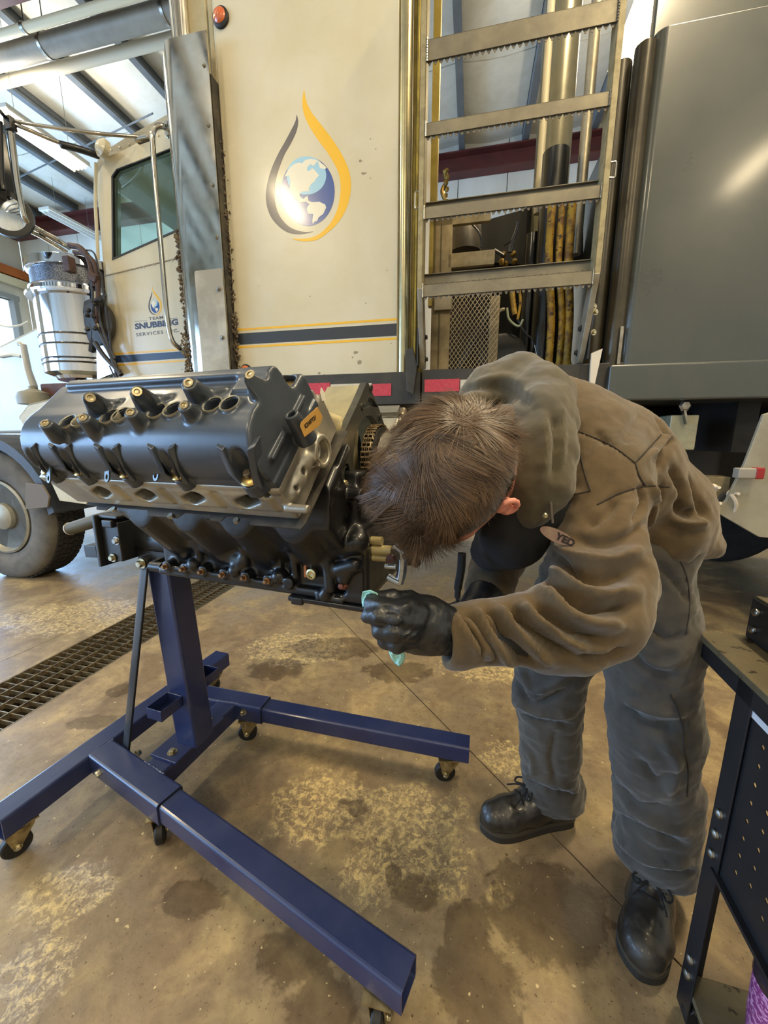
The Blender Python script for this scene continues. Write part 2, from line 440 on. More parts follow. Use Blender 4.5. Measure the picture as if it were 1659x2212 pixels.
# drain trench: strip between two parallel lines
gA, gB, gC = Vector(fz(0, 1475)), Vector(fz(297, 1322)), Vector(fz(0, 1582))
gd = (Vector(fz(506, 1268)) - gC).normalized(); gn = Vector((-gd.y, gd.x))
if (gA - gC).dot(gn) < 0: gn = -gn
gw = ((gA - gC).dot(gn) + (gB - gC).dot(gn)) / 2
slabs = [c for s_ in slabs for c in (clip(s_, gC, gn, -1), clip(s_, gC + gn * gw, gn, 1)) if len(c) > 2]
slabs = cutall(fz(821, 1424), fz(1204, 1814), .005)
slabs = cutall(fz(0, 1430), fz(162, 1359), .004)
for i, c in enumerate(slabs):
    area_ = sum(c[k][0] * c[(k+1) % len(c)][1] - c[(k+1) % len(c)][0] * c[k][1] for k in range(len(c)))
    if area_ < 0: c = c[::-1]
    mb = MB(); mb.ext(c, (0, 0, -.06), (1, 0, 0), (0, 1, 0), (0, 0, .06))
    part('slab', mb, MCONC, floor)
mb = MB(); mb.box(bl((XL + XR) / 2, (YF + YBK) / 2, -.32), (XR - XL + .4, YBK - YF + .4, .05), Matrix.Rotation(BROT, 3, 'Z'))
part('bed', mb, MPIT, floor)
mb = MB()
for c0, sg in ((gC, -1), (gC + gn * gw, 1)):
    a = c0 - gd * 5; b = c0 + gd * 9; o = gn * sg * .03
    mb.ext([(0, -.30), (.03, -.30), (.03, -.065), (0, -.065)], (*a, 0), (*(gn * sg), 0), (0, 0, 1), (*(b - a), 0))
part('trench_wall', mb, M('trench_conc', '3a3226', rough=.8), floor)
# grating
GF = Frame((gC.x, gC.y, 0), math.atan2(-gd.x, gd.y))
MGR = M('grate_steel', '6b5f4c', 'a59678', 25, .45, .7, .2, 90)
gr = thing('drain_grate', 'long rusty steel grating over the floor drain trench behind the blue stand', 'grating', GF)
sgn = 1 if GF.l((*(gC + gn), 0)).x > 0 else -1
mb = MB(); mb.box((0, 0, 0), (gw - .012, .004, .022)); cross = mesh_of(mb, 'cross_bar')
mb = MB(); mb.box((0, 0, 0), (.005, 1.98, .026)); longb = mesh_of(mb, 'long_bar')
mb = MB(); mb.box((0, 0, 0), (.01, 7.2, .03)); rail = mesh_of(mb, 'edge_rail')
for k in range(150):
    if k == 0: cb = link('cross_bar', cross, MGR, gr)
    else: cb = again(cb, parent=gr)
    cb.location = (sgn * gw / 2, -.9 + k * .040, -.016)
lb = None
for k in range(3):
    for j in range(5):
        lb = link('long_bar', longb, MGR, gr) if lb is None else again(lb, parent=gr)
        lb.location = (sgn * (.006 + (gw - .012) * j / 4), .08 + k * 2.0, -.013)
for sx in (0, 1):
    lb = link('edge_rail', rail, MGR, gr) if sx == 0 else again(lb, parent=gr)
    lb.location = (sgn * (.002 + sx * (gw - .004)), 2.2, -.017)
# walls
MWALL = M('white_wall_panel', 'e2dfd4', 'd4cfc0', 1.2, .55, 0, .1, 30, stretch=(1, 1, .3))
MRED = M('red_oxide_steel', '5e2a24', '4a211d', 3, .55)
MGREYB = M('grey_purlin', '5b6063', '6c7072', 3, .5)
MCEIL = M('white_insulation', 'e8e4d6', 'd8d2c0', 2, .6, 0, .25, 9, bdist=.01)
def wall(name, a, b, z0, z1, th, mat=MWALL, par=None):
    mb = MB(); R = Matrix.Rotation(BROT, 3, 'Z')
    if abs(a[0] - b[0]) < 1e-6: c = (a[0] + th / 2, (a[1] + b[1]) / 2); sz = (abs(th), abs(a[1] - b[1]))
    else: c = ((a[0] + b[0]) / 2, a[1] + th / 2); sz = (abs(a[0] - b[0]), abs(th))
    mb.box(bl(c[0], c[1], (z0 + z1) / 2), (sz[0], sz[1], z1 - z0), R)
    return struct(name, mb, mat, par)
wb = bpy.data.objects.new('wall_back', None); COL.objects.link(wb); wb['kind'] = 'structure'
x = XL
while x < XR:
    x1 = min(x + 1.0, XR); mb = MB(); mb.box(bl((x + x1) / 2, YBK + .06, HC / 2), (x1 - x - .015, .1, HC), Matrix.Rotation(BROT, 3, 'Z')); part('panel', mb, MWALL, wb); x = x1
mb = MB(); mb.box(bl((XL + XR) / 2, YBK + .14, HC / 2), (XR - XL, .05, HC), Matrix.Rotation(BROT, 3, 'Z')); part('backing', mb, M('seam_dark', '6a6558', rough=.8), wb)
mb = MB(); R_ = Matrix.Rotation(BROT, 3, 'Z')
for dz, t_ in ((-.18, .025), (.18, .025)): mb.box(bl((XL + XR) / 2, YBK - .12, 6.72 + dz), (XR - XL, .24, t_), R_)
mb.box(bl((XL + XR) / 2, YBK - .06, 6.72), (XR - XL, .02, .36), R_)
struct('trim_1', mb, MRED)
# left wall with two bay openings
DO = [(-7.4, -1.0, 4.9), (2.2, 9.0, 4.9)]
wall('wall_left', (XL, YF), (XL, DO[0][0]), 0, HC, -.15)
wall('wall_left', (XL, DO[0][1]), (XL, DO[1][0]), 0, HC, -.15)
wall('wall_left', (XL, DO[1][1]), (XL, YBK), 0, HC, -.15)
for i, (a, b, h) in enumerate(DO):
    wall('wall_left', (XL, a), (XL, b), h, HC, -.15)
    mb = MB()
    for yy in (a, b): mb.box(bl(XL + .02, yy, h / 2), (.2, .12, h), R_)
    mb.box(bl(XL + .02, (a + b) / 2, h + .06), (.2, b - a + .2, .12), R_)
    struct('door_%d' % (i + 1), mb, M('door_frame_grey', '8e8f8c', rough=.5))
mb = MB(); mb.box(bl(XL + .14, 4.9, 5.60), (.16, 8.9, .22), R_); mb2 = MB(); mb2.box(bl(XL + .15, 4.9, 5.36), (.12, 8.9, .18), R_)
struct('trim_2', mb, M('orange_track', 'b8621e', 'a05214', 3, .5)); struct('trim_3', mb2, M('cream_track', 'd8cba8', rough=.5))
wall('wall_right', (XR, YF), (XR, YBK), 0, HC, .15); wall('wall_front', (XL, YF), (XR, YF), 0, HC, -.15)
# outside apron, seen as a bright strip
mb = MB(); mb.box(bl(XL - 8, 2, -.05), (16, 30, .06), R_); struct('floor_apron', mb, M('apron_concrete', 'b9b6ac', rough=.8))
# ceiling: purlins run along the bay, white insulation between them
ce = bpy.data.objects.new('ceiling', None); COL.objects.link(ce); ce['kind'] = 'structure'
SP = 1.23; x0 = -1.106 * 6.0 - 5 * SP
pmesh = None; purs = [x0 + SP * k for k in range(18)]
for k, px_ in enumerate(purs):
    if px_ < XL or px_ > XR: continue
    mb = MB(); L = YBK - YF
    mb.box((0, 0, -.14), (.012, L, .26)); mb.box((.055, 0, -.265), (.11, L, .012)); mb.box((-.045, 0, -.01), (.1, L, .012)); mb.box((.106, 0, -.245), (.01, L, .04))
    o = part('purlin', mb, MGREYB, ce); o.matrix_world = Matrix.Translation(bl(px_, (YF + YBK) / 2, HC)) @ Matrix.Rotation(BROT, 4, 'Z')
pan = None
for k in range(-1, 17):
    xa = x0 + SP * k
    if xa + SP < XL or xa > XR: continue
    for j in range(9):
        ya = YF + j * 1.95
        if pan is None:
            mb = MB(); n = 5; vs = []; fs = []
            for iy in range(2):
                for ix in range(n + 1):
                    u = ix / n; vs.append(((u - .5) * (SP - .03), (iy - .5) * 1.93, -.03 - .05 * math.sin(PI * u)))
            for ix in range(n): fs.append((ix, ix + 1, n + 1 + ix + 1, n + 1 + ix))
            m0 = len(vs); vs += [(v[0], v[1], v[2] + .04) for v in vs]; fs += [tuple(m0 + i for i in f[::-1]) for f in fs]
            ring = list(range(n + 1)) + list(range(2 * n + 1, n, -1))
            for i in range(len(ring)): a, b = ring[i], ring[(i + 1) % len(ring)]; fs.append((a, m0 + a, m0 + b, b))
            mb.add(vs, fs, True); pan = part('insulation_panel', mb, MCEIL, ce)
        else: pan = again(pan, parent=ce)
        pan.matrix_world = Matrix.Translation(bl(xa + SP / 2, ya + .97, HC + .0)) @ Matrix.Rotation(BROT, 4, 'Z')
mb = MB(); mb.box(bl((XL + XR) / 2, (YF + YBK) / 2, HC + .12), (XR - XL + .5, YBK - YF + .5, .06), R_); part('roof_deck', mb, M('roof_deck', '8d897d', rough=.7), ce)
# red rafter with pipes
mb = MB()
for dz, hw, th in ((-.25, .24, .03), (.25, .24, .03)): mb.box(bl((XL + XR) / 2, 4.55, 6.65 + dz), (XR - XL - .1, hw, th), R_)
mb.box(bl((XL + XR) / 2, 4.55, 6.65), (XR - XL - .1, .02, .5), R_)
rg = part('rafter', mb, MRED, None); tag(rg, 'dark red steel rafter beam crossing under the roof at the upper left', 'beam')
def pipe(name, y, z, r, mat, label, cat='pipe', straps=True):
    mb = MB(); mb.cyl(bl(XL, y, z), bl(XR, y, z), r, n=16)
    if straps:
        t = thing(name, label, cat)
        part('run', mb, mat, t)
        for k in range(9):
            mb = MB(); c = bl(XL + 1 + k * 1.9, y, z); mb.sweep([c + Vector((0, 0, .5)), c + Vector((0, 0, r))], .008, 6)
            mb.lathe([(r + .004, -.02), (r + .01, -.02), (r + .01, .02), (r + .004, .02)], c, BX, 16, caps=False); part('hanger', mb, MSTEEL, t)
    else: t = part(name, mb, mat, None); tag(t, label, cat)
    return t
pipe('roof_pipe', 4.86, 6.34, .05, M('cream_pipe', 'cfc3a2', rough=.5), 'thin cream pipe nearest the red rafter at upper left')
pipe('roof_duct', 5.12, 6.36, .12, M('grey_pipe', '8b8577', '7a7467', 3, .5), 'thick grey duct beside the cream pipe under the roof')
pipe('roof_conduit', 5.45, 6.4, .07, M('pale_pipe', 'c9c0a8', rough=.5), 'pale round pipe on the far side of the thick grey duct', straps=False)
# lamps
MTUBE = M('tube_glow', 'fff0c8', rough=.5, emit=28.0); MFIX = M('lamp_housing', 'd8d4c8', rough=.4)
LL = ['blazing tube light at the upper right beside the dark tank', 'lit tube light seen through the mirror bars at the left', 'lit tube light mirrored on the globe emblem of the cream panel',
      'lit tube light mirrored as a streak on the dark grey tank', 'lit tube light overhead behind the bending person', 'lit tube light over the bonnet end of the truck', 'lit tube light overhead farthest behind the engine stand legs', 'added unseen tube light above the ladder side, brightening the jacket back']
for i, ((lx, ly), on) in enumerate(LAMPS):
    f = Frame((lx, ly, LAMPZ), BROT)
    t = thing('tube_light', LL[i], 'light', f, 'tube lights hung under the roof')
    mb = MB(); mb.bb((-.15, -.62, 0), (.15, .62, .05)); mb.ext([(-.15, 0), (-.19, -.05), (-.185, -.05), (-.145, 0)], (0, -.62, 0), (1, 0, 0), (0, 0, 1), (0, 1.24, 0)); mb.ext([(.15, 0), (.19, -.05), (.185, -.05), (.145, 0)], (0, -.62, 0), (1, 0, 0), (0, 0, 1), (0, 1.24, 0)); part('housing', mb, MFIX, t)
    for sx in (-.075, 0, .075):
        mb = MB(); mb.cyl((sx, -.59, -.035), (sx, .59, -.035), .02, n=10); part('tube', mb, MTUBE, t)
    mb = MB()
    for yy in (-.4, .4): mb.sweep([(0, yy, .05), (0, yy, HC - LAMPZ)], .004, 5)
    part('hanger', mb, MSTEEL, t)
f = Frame(BF.w((0, 0, 0)), BROT); p = WF.Z(160, 488, 6.3)
t = thing('tube_light', 'unlit twin tube fixture near the back wall at left', 'light', Frame(p, BROT))
mb = MB(); mb.bb((-.15, -.7, 0), (.15, .7, .06)); part('housing', mb, MFIX, t)
for sx in (-.07, .07):
    mb = MB(); mb.cyl((sx, -.66, -.03), (sx, .66, -.03), .02, n=10); part('tube', mb, M('dead_tube', 'd6d6d0', rough=.3), t)
mb = MB(); mb.sweep([(0, -.4, .06), (0, -.4, .9)], .004, 5); mb.sweep([(0, .4, .06), (0, .4, .9)], .004, 5); part('hanger', mb, MSTEEL, t)
# roof braces (thin grey rods)
rd = thing('roof_brace', 'thin grey brace rod crossing the roof purlins behind the mirror arm', 'brace')
a = WF.Z(10, 398, 6.75); b = WF.Z(330, 245, 6.75); mb = MB(); mb.sweep([a + (a - b) * .2, b], .014, 6); part('rod', mb, MGREYB, rd)
a = WF.Z(120, 535, 6.6); b = WF.Z(260, 470, 6.6); mb = MB(); mb.sweep([a, b], .03, 6); part('rod', mb, MGREYB, rd)
# ================================================================ engine stand
SO = (-.70, 1.175, 0); SROT = math.radians(-19.3)
SF = Frame(SO, SROT)
st = thing('engine_stand', 'blue steel rolling engine stand with splayed legs and casters', 'engine stand', SF)
ZB, ZT = .105, .172
def tubebox(p0, p1, w_, h_, r=.007):
    mb = MB(); mb.beam(p0, p1, w_, h_, poly=rrect(w_, h_, r, 3), smooth=False); return mb
zc_ = (ZB + ZT) / 2; hh = ZT - ZB
# rear beam (open tube)
def hollow(p0, p1, w_, h_, th=.004, r=.008):
    mb = MB(); p0 = Vector(p0); p1 = Vector(p1); x, y, d = axes(p1 - p0)
    o = rrect(w_, h_, r, 3); i_ = rrect(w_ - 2 * th, h_ - 2 * th, max(r - th, .002), 3); n = len(o); vs = []
    for P in (p0, p1):
        for pl in (o, i_): vs += [P + x * q[0] + y * q[1] for q in pl]
    fs = []
    for k in range(n):
        k2 = (k + 1) % n
        fs += [(k, k2, 2*n + k2, 2*n + k), (n + k, 3*n + k, 3*n + k2, n + k2), (k, n + k, n + k2, k2), (2*n + k, 2*n + k2, 3*n + k2, 3*n + k)]
    mb.add(vs, fs); return mb
part('rear_beam', hollow((-.263, -.405, zc_), (-.263, .475, zc_), .082, hh), MBLUE, st)
part('crossbar', hollow((.018, -.165, zc_), (.018, .215, zc_), .086, hh), MBLUE, st)
n0, n1, n2_ = Vector((-.225, -.134, zc_)), Vector((.146, -.194, zc_)), Vector((.908, -.326, zc_))
f0, f1, f2 = Vector((-.225, .202, zc_)), Vector((.163, .237, zc_)), Vector((.948, .306, zc_))
part('leg_sleeve', hollow(n0, n1, .080, hh + .004), MBLUE, st); part('leg', hollow(n1 - (n2_ - n1) * .1, n2_, .070, hh - .006), MBLUE, st)
part('leg_sleeve', hollow(f0, f1, .080, hh + .004), MBLUE, st); part('leg', hollow(f1 - (f2 - f1) * .1, f2, .070, hh - .006), MBLUE, st)
for p, d in ((n1, n2_ - n1), (f1, f2 - f1)):
    mb = MB(); d = d.normalized(); x, y, _ = axes(d); o = rrect(.073, hh - .001, .006, 3); i_ = rrect(.068, hh - .012, .004, 3)
    mb.beam(p - d * .001, p + d * .0025, .07, .07, poly=o); part('sleeve_gap', mb, MBLK, st)
# weld beads
mb = MB()
def bead(a, b, r=.0035):
    a = Vector(a); b = Vector(b); k = max(4, int((b - a).length / .007)); 
    for i in range(k + 1):
        p = a.lerp(b, i / k) + Vector((random.uniform(-.001, .001), random.uniform(-.001, .001), 0)); mb.sweep([p + Vector((0, 0, -.002)), p, p + Vector((0, 0, .0025))], [r, r * 1.25, r * .5], 6)
bead((-.03, -.128, ZT), (.062, -.143, ZT)); bead((-.02, .185, ZT), (.062, .198, ZT)); bead((-.222, -.17, ZT), (-.222, -.098, ZT), .0025)
part('weld_bead', mb, M('weld_blue', '4a557a', '8d93a0', 90, .4, .3), st, kind='stuff')
# base plate, column, gusset strap
mb = MB(); mb.box((.022, .0, ZT + .005), (.108, .215, .009)); part('base_plate', mb, MBLUE, st, .0015)
cb = Vector((.050, 0, ZT + .008)); ct = Vector((.010, 0, .815))
mb = MB(); mb.beam(cb, ct, .09, .082, up=(0, 1, 0), poly=rrect(.09, .082, .009, 3)); part('column', mb, MBLUE, st)
mb = MB(); mb.bb((-.045, -.047, .805), (.065, .047, .817)); part('column_cap', mb, MBLK, st, .001)
# warning decal on the column
cd_ = (ct - cb).normalized(); ux = Vector((0, 1, 0)); fn = ux.cross(cd_).normalized()
if fn.x < 0: fn = -fn
MDEC = M('decal_print', '9a9788', rough=.6); MDEC2 = M('decal_black', '0c1020', rough=.5)
dec = MB(); c0 = cb + cd_ * ((.715 - ZT) / cd_.z) + fn * .0413
mb_mesh(dec, text_mesh('2000LB', .017, .0003, .0004), c0, ux, cd_)
mb_mesh(dec, text_mesh('CAPACITY', .0075, .0003), c0 - cd_ * .0125, ux, cd_)
mb_mesh(dec, text_mesh('Engine Stand', .0075, .0003), c0 + cd_ * .0125, ux, cd_)
lines = ['WARNING: Read and', 'understand all safety', 'rules before use.', 'Never exceed rated', 'capacity of stand.', 'Use on hard level', 'surface only.', 'Keep load centered', 'over the legs.', 'Lock all casters', 'before working.', 'Do not move stand', 'with engine raised.', 'Check all bolts', 'before each use.', 'Replace worn parts.']
for k, t_ in enumerate(lines): mb_mesh(dec, text_mesh(t_, .0066, .0003), c0 - cd_ * (.024 + .0078 * k), ux, cd_)
dk = MB(); dk.beam(c0 + cd_ * .022 - fn * .0006, c0 - cd_ * .155 - fn * .0006, .066, .0008, up=fn); dpl = part('decal', dk, MDEC2, st)
o = link('decal_print', mesh_of(dec), MDEC, dpl, fixn=False)
# strap from rear corner up to the column head
mb = MB(); a = Vector((-.165, -.105, .10)); b = Vector((-.012, -.055, .835))
mb.beam(a, b, .035, .007, up=(0.3, 1, 0), poly=rrect(.042, .008, .003, 2)); mb.cyl(b + Vector((0, -.012, -.012)), b + Vector((0, .03, -.012)), .021, n=16)
part('strap', mb, MBLK, st)
def bolt(p, d, r=.010, h=.008, par=None, mat=None): mb = MB(); mb.hexbolt(p, d, r, h); return part('bolt', mb, mat or MZINC, par or st)
for y_ in (-.078, .078): bolt((.030, y_, ZT + .0095), (0, 0, 1), .0105, .009)
for p, d in (((-.165, -.182, zc_), (-.16, -1, 0)), ((.120, -.152, zc_ + .005), (.1, 1, 0)), ((.095, .190, zc_ + .01), (.1, -1, 0)), ((-.13, -.085, zc_ - .01), (.1, 1, 0)), ((-.165, .238, zc_), (0, 1, 0))): bolt(p, d, .009, .012)
bolt(b + Vector((0, -.014, -.01)), (0, -1, 0), .011, .012)
# tool trays on the column
for sy in (-1, 1):
    mb = MB(); y0, y1 = (.042, .122); x0_, x1_ = -.004, .058; z1, z0 = .372, .335; th = .0025
    ya, yb = sorted((sy * y0, sy * y1))
    mb.bb((x0_, ya, z0), (x1_, yb, z0 + th)); mb.bb((x0_, ya, z0), (x0_ + th, yb, z1)); mb.bb((x1_ - th, ya, z0), (x1_, yb, z1)); mb.bb((x0_, ya, z0), (x1_, ya + th, z1)); mb.bb((x0_, yb - th, z0), (x1_, yb, z1))
    part('tool_tray', mb, MBLUE, st, .0012)
# casters
def caster(p, rz, name='caster'):
    c = bpy.data.objects.new(name, None); COL.objects.link(c); c.parent = st; c.matrix_local = Matrix.Translation(p) @ Matrix.Rotation(rz, 4, 'Z')
    R = .036
    mb = MB(); mb.lathe([(.010, -.012), (R - .004, -.012), (R, -.008), (R, .008), (R - .004, .012), (.010, .012)], (-.018, 0, R), (0, 1, 0), 28)
    for k in range(5):
        a = 2 * PI * k / 5; q = Vector((-.018 + .022 * math.cos(a), 0, R + .022 * math.sin(a))); mb.cyl(q - Vector((0, .0128, 0)), q + Vector((0, .0128, 0)), .0045, n=8)
    part('wheel', mb, MRUB, c)
    mb = MB()
    for sy in (-1, 1):
        mb.ext([(-.045, .1), (.03, .1), (.026, .082), (-.006, R + .002), (-.012, R - .010), (-.024, R - .010), (-.03, R + .004), (-.04, .082)], (0, sy * .016 - .001, 0), (1, 0, 0), (0, 0, 1), (0, .002, 0))
    mb.cyl((-.005, 0, .078), (-.005, 0, .092), .027, n=20)
    mb.bb((-.045, -.03, ZB - .006), (.035, .03, ZB - .001)); mb.lathe([(.024, .085), (.03, .09), (.03, .096), (.02, .1)], (-.005, 0, 0), (0, 0, 1), 20)
    part('fork', mb, M('caster_zinc', '8c7d5c', 'b3a57e', 30, .38, .85), c)
    mb = MB(); mb.hexbolt((-.018, -.018, R), (0, -1, 0), .007, .006); mb.cyl((-.018, -.018, R), (-.018, .022, R), .004, n=8); part('axle', mb, MZINC, c)
for (p, rz) in (((-.262, -.350, 0), 1.3), ((-.262, .42, 0), .6), ((.085, -.185, 0), 2.3), ((.10, .225, 0), .45), ((.845, -.316, 0), 1.7), ((.885, .300, 0), .35)):
    caster(p, rz)
# rotating head: tube through the column top, gearbox plate and handle
mb = MB(); mb.lathe([(.05, -.075), (.054, -.07), (.054, .10), (.05, .104)], (0, 0, .885), (1, 0, 0), 32); mb.bb((-.05, -.05, .815), (.07, .05, .86)); part('head_tube', mb, MBLK, st, .001)
mb = MB(); mb.bb((-.135, -.115, .815), (-.122, .06, .975)); mb.bb((-.122, -.105, .965), (-.045, -.02, .975)); mb.bb((-.122, -.10, .835), (-.05, -.02, .955)); mb.bb((-.10, -.112, .94), (-.06, -.03, .962))
part('gearbox', mb, MBLK, st, .003)
for q in ((-.06, -.102, .90), (-.085, -.102, .845)): bolt(q, (0, -1, 0), .009, .008, mat=MSTEEL if q[2] > .87 else MZINC)
mb = MB(); h0 = Vector((-.13, -.03, .965)); h1 = SF.Y(152, 1142, -.06)
mb.sweep([h0, h0.lerp(h1, .5), h1], [.019, .021, .020], 18); part('handle', mb, M('khaki_grip', '4f4a36', '5c5640', 20, .6), st)
mb = MB(); dd = (h1 - h0).normalized(); mb.cyl(h1, h1 + dd * .006, .0215, .019, n=20); e = part('handle_cap', mb, M('pale_cap', 'c9bfae', rough=.5), st)
mb = MB(); s0 = Vector((-.13, .0, .845)); s1 = Vector((-.30, .0, .82)); mb.cyl(s0, s1, .012, n=16); part('crank_shaft', mb, MSTEEL, st)
mb = MB(); mb.beam(s1 + Vector((.02, 0, 0)), s1 + Vector((-.04, 0, -.004)), .042, .042); part('crank_socket', mb, MBLK, st, .002)
# mounting arms between head and engine
mb = MB(); mb.lathe([(.085, .10), (.085, .112)], (0, 0, .885), (1, 0, 0), 32, smooth=False)
for sy, sz in ((-1, 1), (1, 1), (-1, -1), (1, -1)):
    mb.beam((.112, sy * .03, .885 + sz * .03), (.112, sy * .13, .885 + sz * (.10 if sz > 0 else .035)), .03, .012, up=(1, 0, 0)); mb.cyl((.105, sy * .13, .885 + sz * (.10 if sz > 0 else .035)), (.147, sy * .13, .885 + sz * (.10 if sz > 0 else .035)), .014, n=12)
part('mounting_head', mb, MBLK, st)
# ================================================================ truck
TF = Frame((0, 2.42, 0), BROT)
tr = thing('service_truck', 'big cream service truck with chrome stack guard, ladder and dark grey tank', 'truck', TF)
MW = M('truck_cream_paint', 'c8bfa5', 'c1b696', 2.2, .32, 0, .04, 30, coat=.35, speck=('5a4a34', 38, .76))
MCH = M('chrome_dirty', 'bdb8ae', 'a59d8f', 4, .13, 1.0, .05, 5, .45, .75, .06, bdist=.002)
MALU = M('dull_aluminium', '9a9280', 'b3aa92', 9, .45, .75, .2, 50, .4, .7, .1)
MALD = M('scuffed_plate', 'a89f8a', '8c8370', 4, .55, .35, .25, 16, .4, .6, .1)
MTAN = M('tan_paint', '9a8a66', '7d6d4c', 14, .5, .1, .2, 80)
MTK = M('tank_charcoal', '3d4240', '474944', 1.4, .33, 0.0, .12, 5, .4, .65, .07, bdist=.004, coat=.3)
MFR = M('truck_frame_black', '2b2a27', '3b3730', 8, .55, .1, .15, 60)
MYEL = M('decal_yellow', 'e0ac1c', rough=.35, coat=.3); MDK = M('decal_charcoal', '26292e', rough=.35, coat=.3)
MMUD = M('mud_crust', '5c5040', '7d6e58', 40, .95, 0, .9, 70, bdist=.01)
ty = lambda x, y, c=0.0: TF.Y(x, y, c)
def tpoly(px, c=0.0): return [(p.x, p.z) for p in (ty(x, y, c) for x, y in px)]
def sheet(name, pts, y0, th, mat, par=tr, bevel=0.0, holes=(), label=None):
    """vertical plate in the truck's side plane; pts are (x,z)"""
    mb = MB()
    if holes: mb.plate(pts, holes, (0, y0 + th, 0), (1, 0, 0), (0, 0, 1), (0, -th, 0))
    else: mb.ext(pts, (0, y0, 0), (1, 0, 0), (0, 0, 1), (0, th, 0))
    return part(name, mb, mat, par, bevel, label=label)
# --- body box beside the stack
BX0, BX1, BZ0, BZ1 = -.972, .078, 1.580, 3.62
mb = MB(); mb.bb((BX0 - .02, .012, BZ0), (BX1 + .02, 2.2, BZ1 - .02)); part('body_box', mb, MW, tr, .01)
sp = sheet('side_panel', [(BX0, BZ0), (BX1, BZ0), (BX1, BZ1), (BX0, BZ1)], 0, .012, MW, tr, .002)
def decal(name, pts, mat, par=sp, y=-.0008, th=.0006): 
    mb = MB(); mb.ext(pts, (0, y, 0), (1, 0, 0), (0, 0, 1), (0, th, 0)); return part(name, mb, mat, par)
z_ = lambda y: ty(686, y).z
for a, b, m_ in ((698.6, 703.4, MYEL), (709.6, 735, MDK), (738.4, 743.2, MYEL)):
    decal('stripe', [(BX0 + .004, z_(b)), (BX1 - .002, z_(b)), (BX1 - .002, z_(a)), (BX0 + .004, z_(a))], m_)
# --- drop and globe emblem, drawn as flat print
def em(pts, sc=6.145, ox=560, oy=180): return [(p.x, p.z) for p in (ty(ox + x / sc, oy + y / sc) for x, y in pts)]
def sm2(pts, per=5): 
    q = spline([(x, y, 0) for x, y in pts], per); return [(p.x, p.y) for p in q]
Yo = sm2([(595, 70), (612, 180), (640, 280), (700, 395), (790, 510), (900, 650), (1000, 790), (1100, 950), (1180, 1130), (1218, 1320), (1200, 1520), (1130, 1720), (1010, 1890), (860, 2020), (760, 2080), (640, 2098), (520, 2090), (430, 2062)])
Yi = sm2([(430, 2062), (560, 2064), (680, 2050), (790, 2005), (900, 1910), (980, 1800), (1040, 1660), (1075, 1480), (1078, 1320), (1050, 1180), (985, 1050), (900, 910), (800, 780), (700, 630), (620, 480), (583, 360), (573, 230), (595, 70)])
Ko = sm2([(500, 412), (478, 510), (430, 610), (345, 770), (250, 940), (165, 1130), (110, 1320), (88, 1490), (105, 1640), (160, 1780), (250, 1890), (370, 1975), (500, 2003), (620, 1995), (720, 1968)])
Ki = sm2([(720, 1968), (600, 1972), (480, 1945), (380, 1890), (290, 1790), (230, 1660), (205, 1500), (210, 1340), (240, 1200), (290, 1060), (345, 930), (420, 800), (490, 650), (517, 520), (500, 412)])
GL = [(645 + 357 * math.cos(t), 1438 + 458 * math.sin(t)) for t in [2 * PI * k / 48 for k in range(48)]]
HALO = [(627 + 263 * math.cos(t), 1225 + 255 * math.sin(t)) for t in [2 * PI * k / 40 for k in range(40)]]
NA = [(335, 1245), (370, 1175), (420, 1110), (470, 1072), (545, 1053), (565, 1068), (610, 1022), (680, 1005), (745, 1014), (800, 1040), (860, 1085), (893, 1120), (878, 1140), (820, 1132), (800, 1110), (785, 1052), (760, 1045), (752, 1072), (708, 1102), (700, 1078), (670, 1085), (636, 1120), (636, 1163), (672, 1163), (700, 1130), (722, 1138), (795, 1222), (745, 1282), (742, 1300), (690, 1340), (660, 1400), (662, 1450), (640, 1432), (575, 1440), (540, 1460), (540, 1500), (585, 1540), (642, 1490), (652, 1560), (700, 1580), (800, 1573), (850, 1600), (872, 1603), (890, 1650), (850, 1735), (790, 1780), (770, 1825), (730, 1842), (714, 1872), (705, 1830), (718, 1738), (650, 1735), (634, 1680), (642, 1640), (668, 1606), (620, 1572), (545, 1583), (520, 1553), (470, 1530), (430, 1455), (405, 1405), (415, 1310), (395, 1222)]
MGRY = M('decal_grey', '4c4648', rough=.3, coat=.4); MGB = M('decal_blue', '24498a', rough=.25, coat=.5); MLB = M('decal_light_blue', '8fb9cc', rough=.3, coat=.4)
MWD = M('decal_white', 'd9d1ba', rough=.35, coat=.3)
def emblem(fn, par, y, y2=-.0003):
    decal('drop_stroke', fn(Yo[:-1] + Yi[:-1]), MYEL, par, y); decal('drop_stroke', fn(Ko[:-1] + Ki[:-1]), MGRY, par, y)
    decal('globe', fn(GL), MGB, par, y)
    decal('globe_halo', fn(HALO), MLB, par, y + y2); decal('globe_land', fn(NA), MWD, par, y + 2 * y2)
emblem(em, sp, -.0008, -.0004)
# smudges and scrapes on the panel
MSM = M('grease_smudge', '8d7f66', rough=.6)
sm_ = MB()
for (x, y, s_) in ((800, 300, 3), (778, 348, 5), (786, 375, 6), (800, 385, 3), (812, 322, 3), (770, 762, 7), (776, 783, 8), (762, 772, 4), (700, 812, 7), (690, 806, 5), (845, 742, 3), (560, 618, 2), (670, 640, 3), (790, 655, 3), (836, 584, 3)):
    p = ty(x, y); pts = [(p.x + math.cos(a) * s_ * .0016 * random.uniform(.4, 1.2) * (1.6 if s_ > 4 else 1), p.z + math.sin(a) * s_ * .0016 * random.uniform(.4, 1.2)) for a in [2 * PI * k / 9 for k in range(9)]]
    sm_.ext(pts, (0, -.0004, 0), (1, 0, 0), (0, 0, 1), (0, .0003, 0))
part('grease_smudge', sm_, MSM, sp, kind='stuff')
